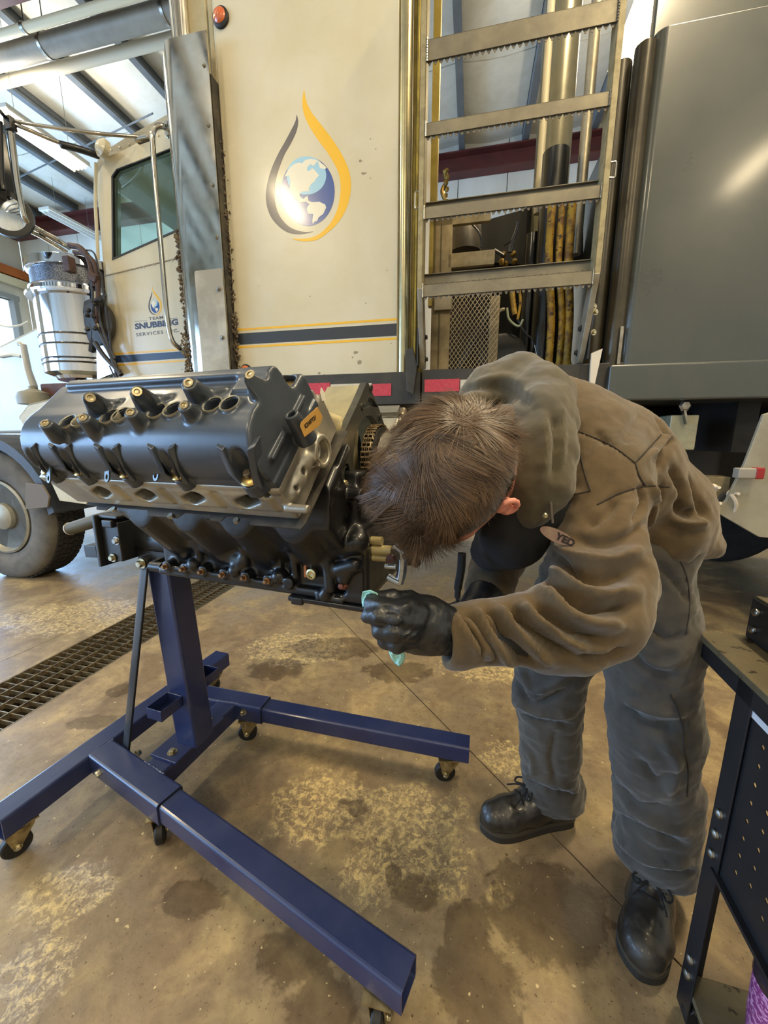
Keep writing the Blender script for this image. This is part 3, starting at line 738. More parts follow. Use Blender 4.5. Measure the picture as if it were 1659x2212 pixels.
# marker lamps on the body edge
for x, y, r in ((478, 40, .038), (533, 800, .028)):
    p = ty(x, y); mb = MB(); mb.lathe([(r * 1.3, 0), (r * 1.3, .012), (r, .02)], (p.x, 0, p.z), (0, -1, 0), 24)
    o = part('marker_lamp', mb, MRUB, tr); mb = MB(); mb.lathe([(r, .012), (r * .97, .022), (r * .7, .032), (0, .036)], (p.x, 0, p.z), (0, -1, 0), 24)
    part('lens', mb, M('amber_lens', 'c8622e' if y < 100 else 'b04020', rough=.25, coat=.6), o)
# --- corner trim and door track right of the panel
MCT = M('corner_trim', 'a89f80', 'c3b88e', 6, .25, .8)
mb = MB(); mb.sweep([(.112, .03, 1.49), (.112, .03, 3.62)], .036, 20); part('corner_post', mb, MCT, tr)
mb = MB(); mb.bb((.145, .06, 1.49), (.165, .09, 3.7)); mb.bb((.172, .02, 1.49), (.184, .09, 3.7)); mb.bb((.19, .05, 1.49), (.222, .08, 3.7)); part('door_track', mb, M('olive_track', '7a6a2a', 'a08c3c', 8, .35, .4), tr, .002)
# --- black rail with reflective tape
RZ1 = 1.576; RZ0 = 1.392
mb = MB(); mb.bb((-2.1, -.035, RZ0), (.225, 0.03, RZ1)); part('lower_rail', mb, MFR, tr, .004); rail_ = bpy.data.objects['lower_rail']
mb = MB(); mb.bb((.235, -.05, RZ0), (1.30, .03, RZ1 + .004)); part('lower_rail', mb, MFR, tr, .004)
def tape(x0, x1, mat, yy): 
    a = ty(x0, 840, yy).x; b = ty(x1, 840, yy).x; z1 = ty((x0 + x1) / 2, 829 if x0 < 900 else 819, yy).z; z0 = ty((x0 + x1) / 2, 855 if x0 < 900 else 846, yy).z
    mb = MB(); mb.bb((a, yy - .0012, z0), (b, yy + .001, z1)); part('reflective_tape', mb, mat, tr)
MTR = M('tape_red', 'b0263a', 'b83a4a', 60, .3, 0, coat=.3); MTW = M('tape_white', 'b9b3a0', 'c8c2b0', 60, .3)
tape(560, 713, MTR, -.0365); tape(714.5, 803, MTW, -.0365); tape(804, 845, MTR, -.0365); tape(917, 992, MTR, -.0515); tape(994, 1090, MTW, -.0515)
# --- deck and chassis so the truck stands on something
mb = MB(); mb.bb((-1.9, .05, 1.40), (4.4, 2.3, 1.50)); part('deck', mb, MFR, tr)
for yy in (.65, 1.55):
    mb = MB(); mb.bb((-4.6, yy, .82), (4.4, yy + .09, 1.12)); part('frame_rail', mb, M('chassis_dark', '1b1a18', '262320', 6, .7), tr)
for xx in (-1.4, -.3, .8, 1.9, 3.1):
    mb = MB(); mb.bb((xx, .1, 1.12), (xx + .1, 2.25, 1.40)); part('cross_member', mb, MATS['chassis_dark'], tr)
# --- charcoal tank on the right
mb = MB(); pl = rrect(3.2, 2.3, .05, 5); mb.ext([(2.86 + a, 1.09 + b) for a, b in pl], (0, 0, 1.56), (1, 0, 0), (0, 1, 0), (0, 0, 1.43), smooth=False)
tk = part('tank', mb, MTK, tr, .006)
p = ty(1412, 60, .10); mb = MB(); mb.bb((p.x, .10, 2.96), (4.4, .15, 3.9)); part('tank_splash_guard', mb, MTK, tr, .008)
mb = MB(); mb.bb((1.205, -.085, 1.385), (4.45, .2, 1.565)); part('tank_rail', mb, MTK, tr, .012)
mb = MB(); mb.sweep([(1.235, -.01, 1.56), (1.235, -.01, 2.96)], .045, 16); part('tank_corner_tube', mb, M('tank_brown_reflection', '3a352b', '4a4436', 6, .3, .3), tr)  # brown reflection along the rounded tank edge is put into the colour
mb = MB(); mb.sweep([(1.155, .06, 1.56), (1.155, .06, 2.95)], .05, 16); part('corner_tube', mb, MATS['tank_brown_reflection'], tr)
mb = MB(); mb.bb((1.24, -.07, 1.57), (1.255, -.062, 1.75)); part('bright_strip', mb, MSTEEL, tr)
# --- ladder standing off the side
YL = -.20
lx = lambda x, y: TF.Y(x, y, YL)
la = bpy.data.objects.new('ladder', None); COL.objects.link(la); la.parent = tr; la['label'] = 'grey aluminium ladder with serrated steps'
MLA = M('ladder_aluminium', '6c6658', '7f7865', 7, .5, .6, .15, 60, .4, .65, .08)
MLF = M('ladder_rail_face', '958a68', '7c7152', 22, .55, .25, .2, 50)
zk = (lx(905, 620).z + lx(1285, 598).z) / 2
xl0, xl1 = lx(901, 620).x, lx(941, 520).x; xr0, xr1 = lx(1262, 520).x, lx(1300, 560).x
for (a, b, o_) in ((xl0, xl1, 1), (xr0, xr1, -1)):
    face = a if o_ > 0 else b - .028
    mb = MB(); mb.bb((face, YL, zk), (face + .028, YL + .006, 3.55 if o_ > 0 else 3.9)); mb.bb((face + (0.0 if o_ < 0 else .022), YL, zk), (face + (.006 if o_ < 0 else .028), YL + .09, 3.55 if o_ > 0 else 3.9)); mb.bb((face, YL + .085, zk), (face + .028, YL + .09, 3.55 if o_ > 0 else 3.9))
    part('rail', mb, MLF, la, .0015)
    mb = MB(); ins = face + .014
    mb.ext([(YL - .004, zk + .005), (YL + .095, zk + .005), (YL + .23, zk - .30), (YL + .22, zk - .36), (YL + .17, zk - .37), (YL + .13, zk - .33)], (ins - .014, 0, 0), (0, 1, 0), (0, 0, 1), (.028, 0, 0))
    part('foot_bracket', mb, M('cast_grey', '9b9484', '8a836f', 16, .5, .4), la, .004)
    for q in ((YL + .15, zk - .20), (YL + .19, zk - .31)):
        for sx in (-1, 1):
            mb = MB(); mb.hexbolt((ins + sx * .014, q[0], q[1]), (sx, 0, 0), .012, .012); part('bolt', mb, MFR, la)
    mb = MB(); mb.box((ins + o_ * -.02, YL + .12, zk - .26), (.008, .05, .2)); part('hinge_plate', mb, MBLK, la, .002)
steps = [(81, 130, 6, 54), (259, 289, 205, 235), (439, 466, 406, 433), (612, 637, 585, 615)]
MTREAD = M('tread_steel', '6e675a', '8a8270', 20, .5, .6)
for k, (a0, a1, b0, b1) in enumerate(steps):
    z1 = (lx(945, a0).z + lx(1260, b0).z) / 2; z0 = (lx(945, a1).z + lx(1260, b1).z) / 2
    sx0, sx1 = xl0 + .028, xr1 - .028
    yb = YL + .085; up_ = (.045, .04, .055, .075)[k]
    mb = MB(); mb.bb((sx0, YL + .004, z0), (sx1, YL + .010, z1)); mb.bb((sx0, YL + .004, z1 - .004), (sx1, YL + .022, z1)); mb.bb((sx0, yb, z1 + .012), (sx1, yb + .006, z1 + up_)); mb.bb((sx0, yb - .016, z1 + up_ - .004), (sx1, yb + .006, z1 + up_))
    o = part('step', mb, MLA, la, .001)
    # serrated grip tread between the two flanges, teeth hanging just under the front one
    mb = MB(); n = 30; dx = (sx1 - sx0) / n
    for j in range(n):
        x = sx0 + dx * j
        mb.ext([(0, .004), (dx * .22, -.004), (dx * .40, -.013), (dx * .60, -.013), (dx * .78, -.004), (dx, .004), (dx, .012), (0, .012)], (x, YL + .012, z0), (1, 0, 0), (0, 0, 1), (0, .003, 0))
        if k == 3:
            c = Vector((x + dx / 2, YL + .045, z1 + .006)); mb.lathe([(.007, 0), (.0095, .004), (.0095, .009), (.007, .009)], c, (0, -.5, 1), 8, caps=False)
    mb.add([(sx0, YL + .02, z1 - .008), (sx1, YL + .02, z1 - .008), (sx1, yb, z1 + .014), (sx0, yb, z1 + .014)], [(0, 1, 2, 3)])
    mb.add([(sx0, YL + .02, z1 - .012), (sx1, YL + .02, z1 - .012), (sx1, yb, z1 + .010), (sx0, yb, z1 + .010)], [(3, 2, 1, 0)])
    part('grip_strip', mb, MTREAD, la)
for side in (xl0 + .03, xr1 - .03):   # weld beads where the steps meet the rails
    mb = MB()
    for k, (a0, a1, b0, b1) in enumerate(steps):
        z1 = (lx(945, a0).z + lx(1260, b0).z) / 2; z0 = (lx(945, a1).z + lx(1260, b1).z) / 2
        for j in range(9): mb.sweep([(side, YL - .001, z0 + (z1 - z0) * j / 8 - .004), (side, YL - .001, z0 + (z1 - z0) * j / 8 + .004)], [.004, .003], 6)
    part('weld_bead', mb, MSTEEL, la, kind='stuff')
mb = MB(); p = lx(1312, 385); q = lx(1312, 352); mb.sweep(spline([(xr1 - .002, YL, p.z), (xr1 + .02, YL, p.z), (xr1 + .022, YL, p.z + .03), (xr1 + .022, YL, q.z - .01), (xr1 + .018, YL, q.z), (xr1 - .002, YL, q.z)], 5), .004, 8); part('latch_loop', mb, MSTEEL, la)
p = lx(895, 430); mb = MB(); mb.sweep(spline([(xl0 + .002, YL + .02, p.z - .03), (xl0 - .018, YL + .02, p.z - .03), (xl0 - .02, YL + .02, p.z), (xl0 - .018, YL + .02, p.z + .04), (xl0 + .002, YL + .02, p.z + .04)], 5), .004, 8); part('latch_loop', mb, MSTEEL, la)
# --- pump bay seen through the ladder
PB = .22
tp = lambda x, y, c=PB: TF.Y(x, y, c)
bay = bpy.data.objects.new('pump_bay', None); COL.objects.link(bay); bay.parent = tr
zt_ = tp(990, 462).z
def fb(x0, y0, x1, y1, c=PB, th=.03, nm='bay_frame', mat=MTAN):
    a = tp(x0, y0, c); b = tp(x1, y1, c); mb = MB(); mb.bb((a.x, c, min(a.z, b.z)), (b.x, c + th, max(a.z, b.z))); return part(nm, mb, mat, bay, .003)
fb(936, 470, 948, 812); fb(951, 470, 968, 812); fb(968, 548, 1068, 570); fb(1060, 640, 1072, 812, .24); fb(936, 462, 1060, 476)
# expanded metal mesh
a = tp(966, 630); b = tp(1062, 812); mb = MB(); W2, H2 = .026, .036
nx_ = int((b.x - a.x) / W2) + 1; nz_ = int((a.z - b.z) / H2) + 1
for i in range(nx_):
    for j in range(nz_):
        x = a.x + i * W2; z = b.z + j * H2
        for (p, q) in (((x, z), (x + W2 / 2, z + H2 / 2)), ((x + W2 / 2, z + H2 / 2), (x + W2, z)), ((x, z + H2), (x + W2 / 2, z + H2 / 2)), ((x + W2 / 2, z + H2 / 2), (x + W2, z + H2))):
            dx, dz = q[0] - p[0], q[1] - p[1]; L = math.hypot(dx, dz); nx2, nz2 = -dz / L * .002, dx / L * .002
            mb.add([(p[0] + nx2, PB + .01, p[1] + nz2), (p[0] - nx2, PB + .01, p[1] - nz2), (q[0] - nx2, PB + .014, q[1] - nz2), (q[0] + nx2, PB + .014, q[1] + nz2)], [(0, 1, 2, 3)])
part('expanded_mesh', mb, M('mesh_tan', 'a3957a', rough=.5, metal=.3), bay, kind='stuff')
fb(938, 640, 975, 668, .19, .03, 'hinge_box', MALD)
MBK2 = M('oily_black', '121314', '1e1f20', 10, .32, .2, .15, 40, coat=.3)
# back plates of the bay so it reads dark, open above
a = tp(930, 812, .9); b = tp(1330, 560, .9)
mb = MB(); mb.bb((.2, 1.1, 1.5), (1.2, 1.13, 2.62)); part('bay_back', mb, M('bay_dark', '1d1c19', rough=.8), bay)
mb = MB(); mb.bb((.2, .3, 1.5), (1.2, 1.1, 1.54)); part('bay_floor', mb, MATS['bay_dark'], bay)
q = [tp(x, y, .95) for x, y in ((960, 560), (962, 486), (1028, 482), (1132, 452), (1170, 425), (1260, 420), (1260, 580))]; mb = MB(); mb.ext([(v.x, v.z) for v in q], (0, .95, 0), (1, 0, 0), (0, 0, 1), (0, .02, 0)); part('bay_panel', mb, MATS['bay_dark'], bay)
# accumulator dome
p = tp(1005, 540, .55); r_ = (tp(1040, 530, .55).x - tp(972, 530, .55).x) / 2
mb = MB(); mb.lathe([(r_, 0), (r_, .10), (r_ * .93, .16), (r_ * .72, .21), (r_ * .4, .24), (.03, .25), (.03, .29), (0, .29)], (p.x, .55, p.z - .02), (0, 0, 1), 28); part('accumulator', mb, M('dome_grey', '57524c', '6a645b', 8, .35, .5), bay)
# black cylinder, yellow hoses
for x, r, c in ((1178, .075, .45), (1143, .05, .6)):
    p = tp(x, 650, c); mb = MB(); mb.cyl((p.x, c, 1.5), (p.x, c, 2.86 if x > 1150 else 2.5), r, n=20); part('cylinder', mb, MBK2, bay)
MYH = M('rusty_yellow', 'a8841e', '6b4a1c', 18, .6, 0, .4, 60, .42, .6, speck=('3a2614', 30, .6))
for x, x2, r in ((1192, 1184, .022), (1214, 1206, .018), (1236, 1222, .024)):
    a = tp(x, 440, .30); b = tp(x2, 800, .30); mb = MB()
    mb.sweep(spline([(a.x, .30, a.z), (a.x + .005, .29, (a.z * 2 + b.z) / 3), (b.x - .003, .31, (a.z + 2 * b.z) / 3), (b.x, .30, b.z - .02)], 6), r, 14); part('yellow_hose', mb, MYH, bay)
    mb = MB(); mb.lathe([(r * 1.2, 0), (r * 1.3, .01), (r * 1.3, .03), (r * 1.1, .05)], (b.x, .30, b.z + .0), (0, 0, 1), 10, smooth=False); part('hose_fitting', mb, MYH, bay)
# mast tubes above the bay
for x, r, c, z0, z1, nm, m_ in ((1195, .115, .9, 2.3, 4.4, 'mast_tube', M('mast_grey', '6d6a58', '7c7864', 4, .3, .4)), (1170, .022, .6, 2.62, 4.4, 'white_post', MATS['cream_pipe']), (1263, .03, .45, 2.3, 4.4, 'mast_tube', MALU)):
    p = tp(x, 320, c); mb = MB(); mb.cyl((p.x, c, z0), (p.x, c, z1), r, n=24); part(nm, mb, m_, bay)
p = tp(1270, 330, .5); mb = MB(); mb.bb((.23, .22, 2.0), (.27, .27, 4.2)); part('bay_post', mb, M('olive_post', '8c7a34', 'a8964c', 6, .4, .3), bay)
mb = MB(); q = lx(950, 330); mb.sweep(spline([(q.x, .1, q.z + .10), (q.x + .01, .11, q.z + .05), (q.x - .01, .1, q.z), (q.x + .012, .1, q.z - .06), (q.x, .1, q.z - .12)], 5), .012, 8)
for k in range(7): mb.lathe([(.008, -.003), (.014, 0), (.008, .003)], (q.x + .01 + .006 * (k % 2), .09, q.z + .09 - k * .03), (.3, 1, .2), 8)
part('brass_chain', mb, M('brass_old', '7d6428', '4a3814', 40, .4, .7), bay)
# sheave, spokes, brackets
p = tp(1085, 775, .42); mb = MB(); mb.lathe([(.13, -.03), (.15, -.028), (.135, -.01), (.135, .01), (.15, .028), (.13, .03)], (p.x, .42, p.z), (0, 1, 0), 36)
for k in range(5):
    a = 2 * PI * k / 5 + .4; mb.beam((p.x, .42, p.z), (p.x + .132 * math.cos(a), .42, p.z + .132 * math.sin(a)), .02, .02)
mb.cyl((p.x, .38, p.z), (p.x, .46, p.z), .03, n=16); part('sheave', mb, MBK2, bay)
mb = MB(); a = tp(1075, 640, .36); b = tp(985, 806, .36); mb.beam(a, b, .04, .04); part('diagonal_strut', mb, MBK2, bay, .003)
p = tp(1064, 672, .33); mb = MB(); mb.lathe([(.001, -.012), (.022, -.01), (.026, 0), (.022, .01)], p, (0, -1, 0), 18); part('pale_knob', mb, MATS['pale_cap'], bay)
for pts, r, m_ in (([(1106, 618), (1108, 650), (1112, 680)], .016, MYH), ([(1122, 622), (1124, 655), (1118, 690)], .008, MYH), ([(1118, 690), (1135, 720), (1150, 735), (1148, 760), (1125, 770)], .006, MBK2), ([(1095, 665), (1100, 690), (1120, 705), (1130, 690)], .007, M('pale_hose', '8f9a80', rough=.5)),
                   ([(1088, 530), (1096, 525), (1110, 518), (1104, 545)], .006, MBK2), ([(1100, 545), (1103, 530), (1115, 500), (1120, 480)], .010, MBK2), ([(1060, 690), (1080, 672), (1090, 668)], .012, MALU), ([(1068, 540), (1078, 546), (1088, 552)], .010, MBK2), ([(1128, 760), (1140, 775), (1158, 770), (1155, 745)], .004, MSTEEL), ([(1000, 470), (1015, 480), (1036, 505), (1040, 535)], .006, MBK2)):
    mb = MB(); mb.sweep(spline([tp(x, y, .30) for x, y in pts], 6), r, 8); part('hose', mb, m_, bay)
mb = MB(); p = tp(1104, 545, .32)
for k in range(6): mb.lathe([(.012, 0), (.018, .006), (.018, .02), (.01, .026)], p + Vector((random.uniform(-.05, .03), random.uniform(0, .1), random.uniform(-.05, .02))), (random.uniform(-1, 1), -1, random.uniform(-1, 1)), 8)
part('valve_block', mb, M('valve_brass', '8a6c26', '3c3320', 30, .4, .6), bay)
# small bracket between panel and ladder foot
mb = MB(); a = ty(884, 800, -.06); mb.ext([(a.x - .01, 1.46), (a.x + .03, 1.44), (a.x + .05, 1.6), (a.x + .02, 1.70), (a.x - .02, 1.68)], (0, -.09, 0), (1, 0, 0), (0, 0, 1), (0, .03, 0)); part('tie_bracket', mb, MFR, tr, .003)
mb = MB(); a = ty(1283, 790, -.1); mb.ext([(a.x - .012, 1.45), (a.x + .008, 1.45), (a.x + .03, 1.64), (a.x - .02, 1.62)], (0, -.11, 0), (1, 0, 0), (0, 0, 1), (0, .02, 0)); part('white_tag', mb, MATS['pale_cap'], tr)
for x, y in ((1283, 662), (1286, 674), (1282, 718)):
    mb = MB(); mb.hexbolt(TF.Y(x, y, -.10), (.3, -1, 0), .010, .01); part('bolt', mb, MZINC, tr)

# ================================================================ cab
YC = .06
cab = bpy.data.objects.new('cab', None); COL.objects.link(cab); cab.parent = tr
c_ = lambda x, y, c=YC: TF.Y(x, y, c)
roof = tpoly([(196, 352), (212, 322), (262, 290), (355, 238), (400, 215)], YC); xr_ = -1.0
floorz = 1.53; xf = c_(214, 600).x
side = [(xf - .03, floorz), (xr_, floorz), (xr_, roof[-1][1])] + roof[::-1]
wpx = [(241, 382), (252, 366), (375, 318), (384, 330), (388, 498), (243, 562)]
win = tpoly(wpx, YC)
sheet('cab_side', side, YC + .03, .04, MW, cab, holes=[win])
mb = MB(); mb.bb((xf - .03, YC + .07, floorz), (xr_, 2.15, 2.3)); mb2 = MB()
part('cab_lower', mb, MW, cab)
mb = MB(); mb.ext(roof + [(xr_, roof[-1][1] - .06)] + [(a, b - .06) for a, b in roof[::-1]], (0, YC + .03, 0), (1, 0, 0), (0, 0, 1), (0, 2.05, 0)); part('cab_roof', mb, MW, cab)
fwin = [(a * .96 - .10, b * .98 + .03) for a, b in win]; fwin = [(max(min(a, -1.12), xf + .08), b) for a, b in fwin]
sheet('cab_far_side', side, 2.1, .04, MW, cab, holes=[fwin])
mb = MB(); mb.bb((xr_ - .05, YC + .07, 2.25), (xr_, 2.1, roof[-1][1] - .07)); part('cab_back', mb, M('cab_interior', '2a2c2c', rough=.8), cab)
mb = MB(); mb.bb((xf - .02, YC + .1, 2.3), (xr_, 2.1, 2.31)); part('cab_floor', mb, MATS['cab_interior'], cab)
# door skin, slightly proud, with a dark seam behind it
dpx = [(221, 352), (234, 337), (360, 292), (410, 275), (420, 828), (258, 832), (246, 800), (236, 700), (229, 600)]
door_o = tpoly(dpx, YC - .012); dwin = tpoly(wpx, YC - .012)
dr = sheet('door', door_o, YC - .012, .036, MW, tr, .0, holes=[dwin])
cx = sum(p[0] for p in door_o) / len(door_o); cz = sum(p[1] for p in door_o) / len(door_o)
sheet('door_seal', [(cx + (a - cx) * 1.022, cz + (b - cz) * 1.012) for a, b in door_o], YC + .022, .012, M('seal_brown', '4a3430', rough=.7), cab, holes=[dwin])
# window gasket and glass
wcx = sum(p[0] for p in dwin) / len(dwin); wcz = sum(p[1] for p in dwin) / len(dwin)
inn = [(wcx + (a - wcx) * .955, wcz + (b - wcz) * .965) for a, b in dwin]
sheet('window_gasket', dwin, YC - .016, .02, MRUB, dr, holes=[inn])
gt = NT('tinted_glass'); gt.set(lin('c8e6d6'), .02, 0.0); gt.b.inputs['Transmission Weight'].default_value = .95; gt.b.inputs['IOR'].default_value = 1.45; gt.b.inputs['Specular IOR Level'].default_value = .9
sheet('window_glass', [(wcx + (a - wcx) * .97, wcz + (b - wcz) * .975) for a, b in dwin], YC, .005, gt.m, dr)
mb = MB(); s0 = c_(300, 520, .55); mb.ext([(s0.x - .2, 2.28), (s0.x + .15, 2.28), (s0.x + .12, 2.40), (s0.x, 2.46), (s0.x - .16, 2.44)], (0, .5, 0), (1, 0, 0), (0, 0, 1), (0, .35, 0)); part('dash', mb, MATS['cab_interior'], cab, .02)
# rivets along the belt and roof
def rivets(pts, par, c, r=.006, mat=None, nm='rivet'):
    for x, y in pts:
        p = TF.Y(x, y, c); mb = MB(); mb.lathe([(r, 0), (r * .8, r * .5), (0, r * .7)], p, (0, -1, 0), 8); part(nm, mb, mat or MW, par)
rivets([(252, 590), (272, 586), (292, 581), (312, 577), (332, 572), (352, 568), (372, 563), (385, 560)], dr, YC - .012)
rivets([(222, 330), (240, 324), (258, 318), (278, 312), (298, 306), (320, 299), (342, 293)], cab, YC + .028)
mb = MB(); a = c_(225, 596, YC - .014); b = c_(395, 555, YC - .014); mb.beam(a, b, .006, .004, up=(0, 1, 0)); part('belt_seam', mb, MSM, dr)
mb = MB(); mb.sweep([c_(207, 352, YC), c_(206, 440, YC), c_(212, 560, YC)], .010, 8); part('a_pillar_trim', mb, MW, cab)
# stripes and lettering on the door
def dz(x, y, c=YC - .012): return TF.Y(x, y, c)
for (y0, y1, m_) in ((762.5, 766.5, MYEL), (768.5, 784, M('decal_navy', '1e2a44', rough=.35)), (787, 791, MYEL)):
    a0, a1 = dz(247, y0), dz(247, y1); b0, b1 = dz(410, y0 - 10.5), dz(410, y1 - 11)
    decal('stripe', [(a0.x, a1.z), (b0.x, b1.z), (b0.x, b0.z), (a0.x, a0.z)], m_, dr, YC - .0128)
# small emblem: map the large drawing onto the door
bx0, bx1, by0, by1 = 88, 1218, 70, 2098
def em2(pts):
    a = dz(316, 620); b = dz(352, 681)
    return [(a.x + (x - bx0) / (bx1 - bx0) * (b.x - a.x), a.z + (y - by0) / (by1 - by0) * (b.z - a.z)) for x, y in pts]
emblem(em2, dr, YC - .0128, -.0003)
MTX = M('letter_navy', '2a3048', rough=.4); MTX2 = M('letter_grey', '55534f', rough=.4)
def lettering(txt, x0, x1, y, hpx, mat, bold, spacing=1.0, slope=-.06):
    a = dz(x0, y - slope * 0); b = dz(x1, y); h = abs(dz(x0, y).z - dz(x0, y + hpx).z)
    me = text_mesh(txt, h * 1.38, .0003, bold, spacing); w0 = max(v.co.x for v in me.vertices) - min(v.co.x for v in me.vertices)
    k = (b.x - a.x) / w0; mb = MB(); c0 = Vector(((a.x + b.x) / 2, YC - .0128, a.z))
    mb.add([c0 + Vector((v.co.x * k, -v.co.z, v.co.y + v.co.x * k * .03)) for v in me.vertices], [tuple(p.vertices) for p in me.polygons])
    o = link('lettering', mesh_of(mb), mat, dr, fixn=False); return o
lettering('TEAM', 322, 353, 688.5, 6.5, MTX2, .0004, 1.1)
lettering('SNUBBING', 292, 386, 704.5, 12, MTX, .0022)
lettering('SERVICES INC.', 294, 388, 722, 7, MTX2, .0005, 1.25)
for x0, x1, y in ((291, 318, 694), (356, 384, 688)):
    a, b = dz(x0, y), dz(x1, y - 1.5); decal('thin_rule', [(a.x, a.z - .002), (b.x, b.z - .002), (b.x, b.z), (a.x, a.z)], MTX2, dr, YC - .0128)
# chrome grab handle
g = [(400, 764, .05), (388, 752, -.02), (372, 735, -.06), (362, 690, -.07), (350, 560, -.07), (338, 420, -.07), (330, 310, -.07), (331, 285, -.07), (340, 273, -.06), (356, 275, -.03), (362, 290, .03)]
mb = MB(); mb.sweep(spline([TF.Y(x, y, c) for x, y, c in g], 6), .015, 14); part('grab_handle', mb, MCH, tr)
mb = MB()
for x, y in ((362, 268), (364, 292)): mb.lathe([(.016, -.01), (.016, .0), (.010, .014)], TF.Y(x, y, -.04), (0, -1, 0), 12)
part('handle_foot', mb, MCH, tr)
# --- stack guard
GY = -.085
gx = lambda x, y: TF.Y(x, y, GY)
a, b, c, d = gx(352, 100), gx(448, 92), gx(502, 806), gx(412, 806)
gx0 = (gx(352, 300).x + gx(405, 806).x) / 2 - .0; gx1 = (gx(452, 300).x + gx(500, 700).x) / 2
zb_ = 1.50; zt2 = gx(400, 100).z; zm = gx(450, 583).z
gd_ = bpy.data.objects.new('stack_guard', None); COL.objects.link(gd_); gd_.parent = tr
prof = [(gx1, GY), (gx0 + .10, GY - .004)] + [(gx0 + .07 + .07 * math.cos(t), GY + .066 + .07 * math.sin(t)) for t in [math.radians(-75 - 17 * k) for k in range(9)]] 
back = [(x + .0, y + .003) for x, y in prof[::-1]]
def guard(z0, z1, slope, mat, nm, off=0.0):
    mb = MB(); P = [(x, y - off) for x, y in prof]; n = len(P); vs = []
    for z in (z0, z1):
        for (x, y) in P: vs.append((x, y, z + (slope if z == z1 and x > gx0 + .05 else 0)))
    for z in (z0, z1):
        for (x, y) in P: vs.append((x, y + .004, z + (slope if z == z1 and x > gx0 + .05 else 0)))
    fs = []
    for k in range(n - 1):
        fs += [(k, k + 1, n + k + 1, n + k), (2 * n + k + 1, 2 * n + k, 3 * n + k, 3 * n + k + 1), (k, 2 * n + k, 2 * n + k + 1, k + 1), (n + k + 1, 3 * n + k + 1, 3 * n + k, n + k)]
    fs += [(0, n, 3 * n, 2 * n), (n - 1, 3 * n - 1, 4 * n - 1, 2 * n - 1)]
    mb.add(vs, fs, True); return part(nm, mb, mat, gd_)
guard(zb_, zt2, .05, MCH, 'chrome_shield'); 
mb = MB(); mb.ext(rrect(gx1 - gx0 - .13, zm - zb_, .012, 3), ((gx1 + gx0 + .10) / 2 + .012, GY - .0045, (zm + zb_) / 2), (1, 0, 0), (0, 0, 1), (0, .003, 0)); part('lower_plate', mb, MALD, gd_)
for y in (140, 270, 400, 513):
    p = gx(441 + (y - 140) * .064, y); mb = MB(); mb.hexbolt((gx1 - .03, GY - .001, p.z), (0, -1, 0), .009, .008); part('bolt', mb, MCH, gd_)
for y in (625, 730):
    p = gx(478, y); mb = MB(); mb.hexbolt((gx1 - .04, GY - .006, p.z), (0, -1, 0), .010, .009); part('bolt', mb, MSTEEL, gd_)
# exhaust pipe inside and cream post above
mb = MB(); mb.cyl((gx0 + .10, GY + .10, 1.45), (gx0 + .10, GY + .10, 3.9), .055, n=24); part('exhaust_pipe', mb, MCH, gd_)
p = gx(400, 60); mb = MB(); mb.bb((gx(378, 60).x, GY + .1, 3.1), (gx(424, 60).x, GY + .14, 4.3)); mb.bb((gx(428, 60).x, GY + .1, 3.1), (gx(438, 60).x, GY + .12, 4.3)); part('post', mb, M('post_cream', 'b3a684', 'a3956f', 5, .45, .2), gd_, .004)
# dark rubber gap seal with dried mud
mb = MB(); mb.bb((gx1 - .01, GY + .03, 1.5), (BX0 - .022, .1, 3.2)); part('gap_seal', mb, M('dirty_rubber', '2b2824', '4a4436', 14, .85, 0, .4, 60), gd_)
def mud(name, pts, n, r0, r1, par, sq=1.0):
    mb = MB()
    for k in range(n):
        i = random.random() * (len(pts) - 1); j = int(i); f = i - j
        p = Vector(pts[j]).lerp(Vector(pts[j + 1]), f) + Vector((random.gauss(0, .010), random.gauss(0, .010), random.gauss(0, .006))); r = random.uniform(r0, r1)
        a = random.random() * 6; v = [Vector((math.cos(a + t) * s1, math.sin(a + t) * s1, z)) for t, s1, z in ((0, 1, 0), (2.1, 1, .2), (4.2, 1, -.2), (1, .3, 1), (3, .4, -1))]
        mb.add([p + q * r * random.uniform(.6, 1.3) for q in v], [(0, 1, 3), (1, 2, 3), (2, 0, 3), (1, 0, 4), (2, 1, 4), (0, 2, 4)])
    part(name, mb, MMUD, par, kind='stuff')
mud('dried_mud', [(gx0 - .002, GY + .05, 1.52), (gx0 - .002, GY + .05, 2.0), (gx0 + .005, GY + .03, 2.45)], 420, .004, .016, gd_)
mud('dried_mud', [(gx0 + .02, GY - .004, 1.52), (gx0 + .01, GY + .0, 1.85)], 160, .004, .012, gd_)
mud('dried_mud', [(BX0 - .004, -.004, 1.6), (BX0 - .002, -.004, 2.2), (BX0 - .004, 0, 2.9)], 260, .003, .010, gd_)
mud('dried_mud', [(BX0 + .0, -.004, 1.68), (BX0 + .006, -.004, 1.95)], 120, .005, .014, gd_)
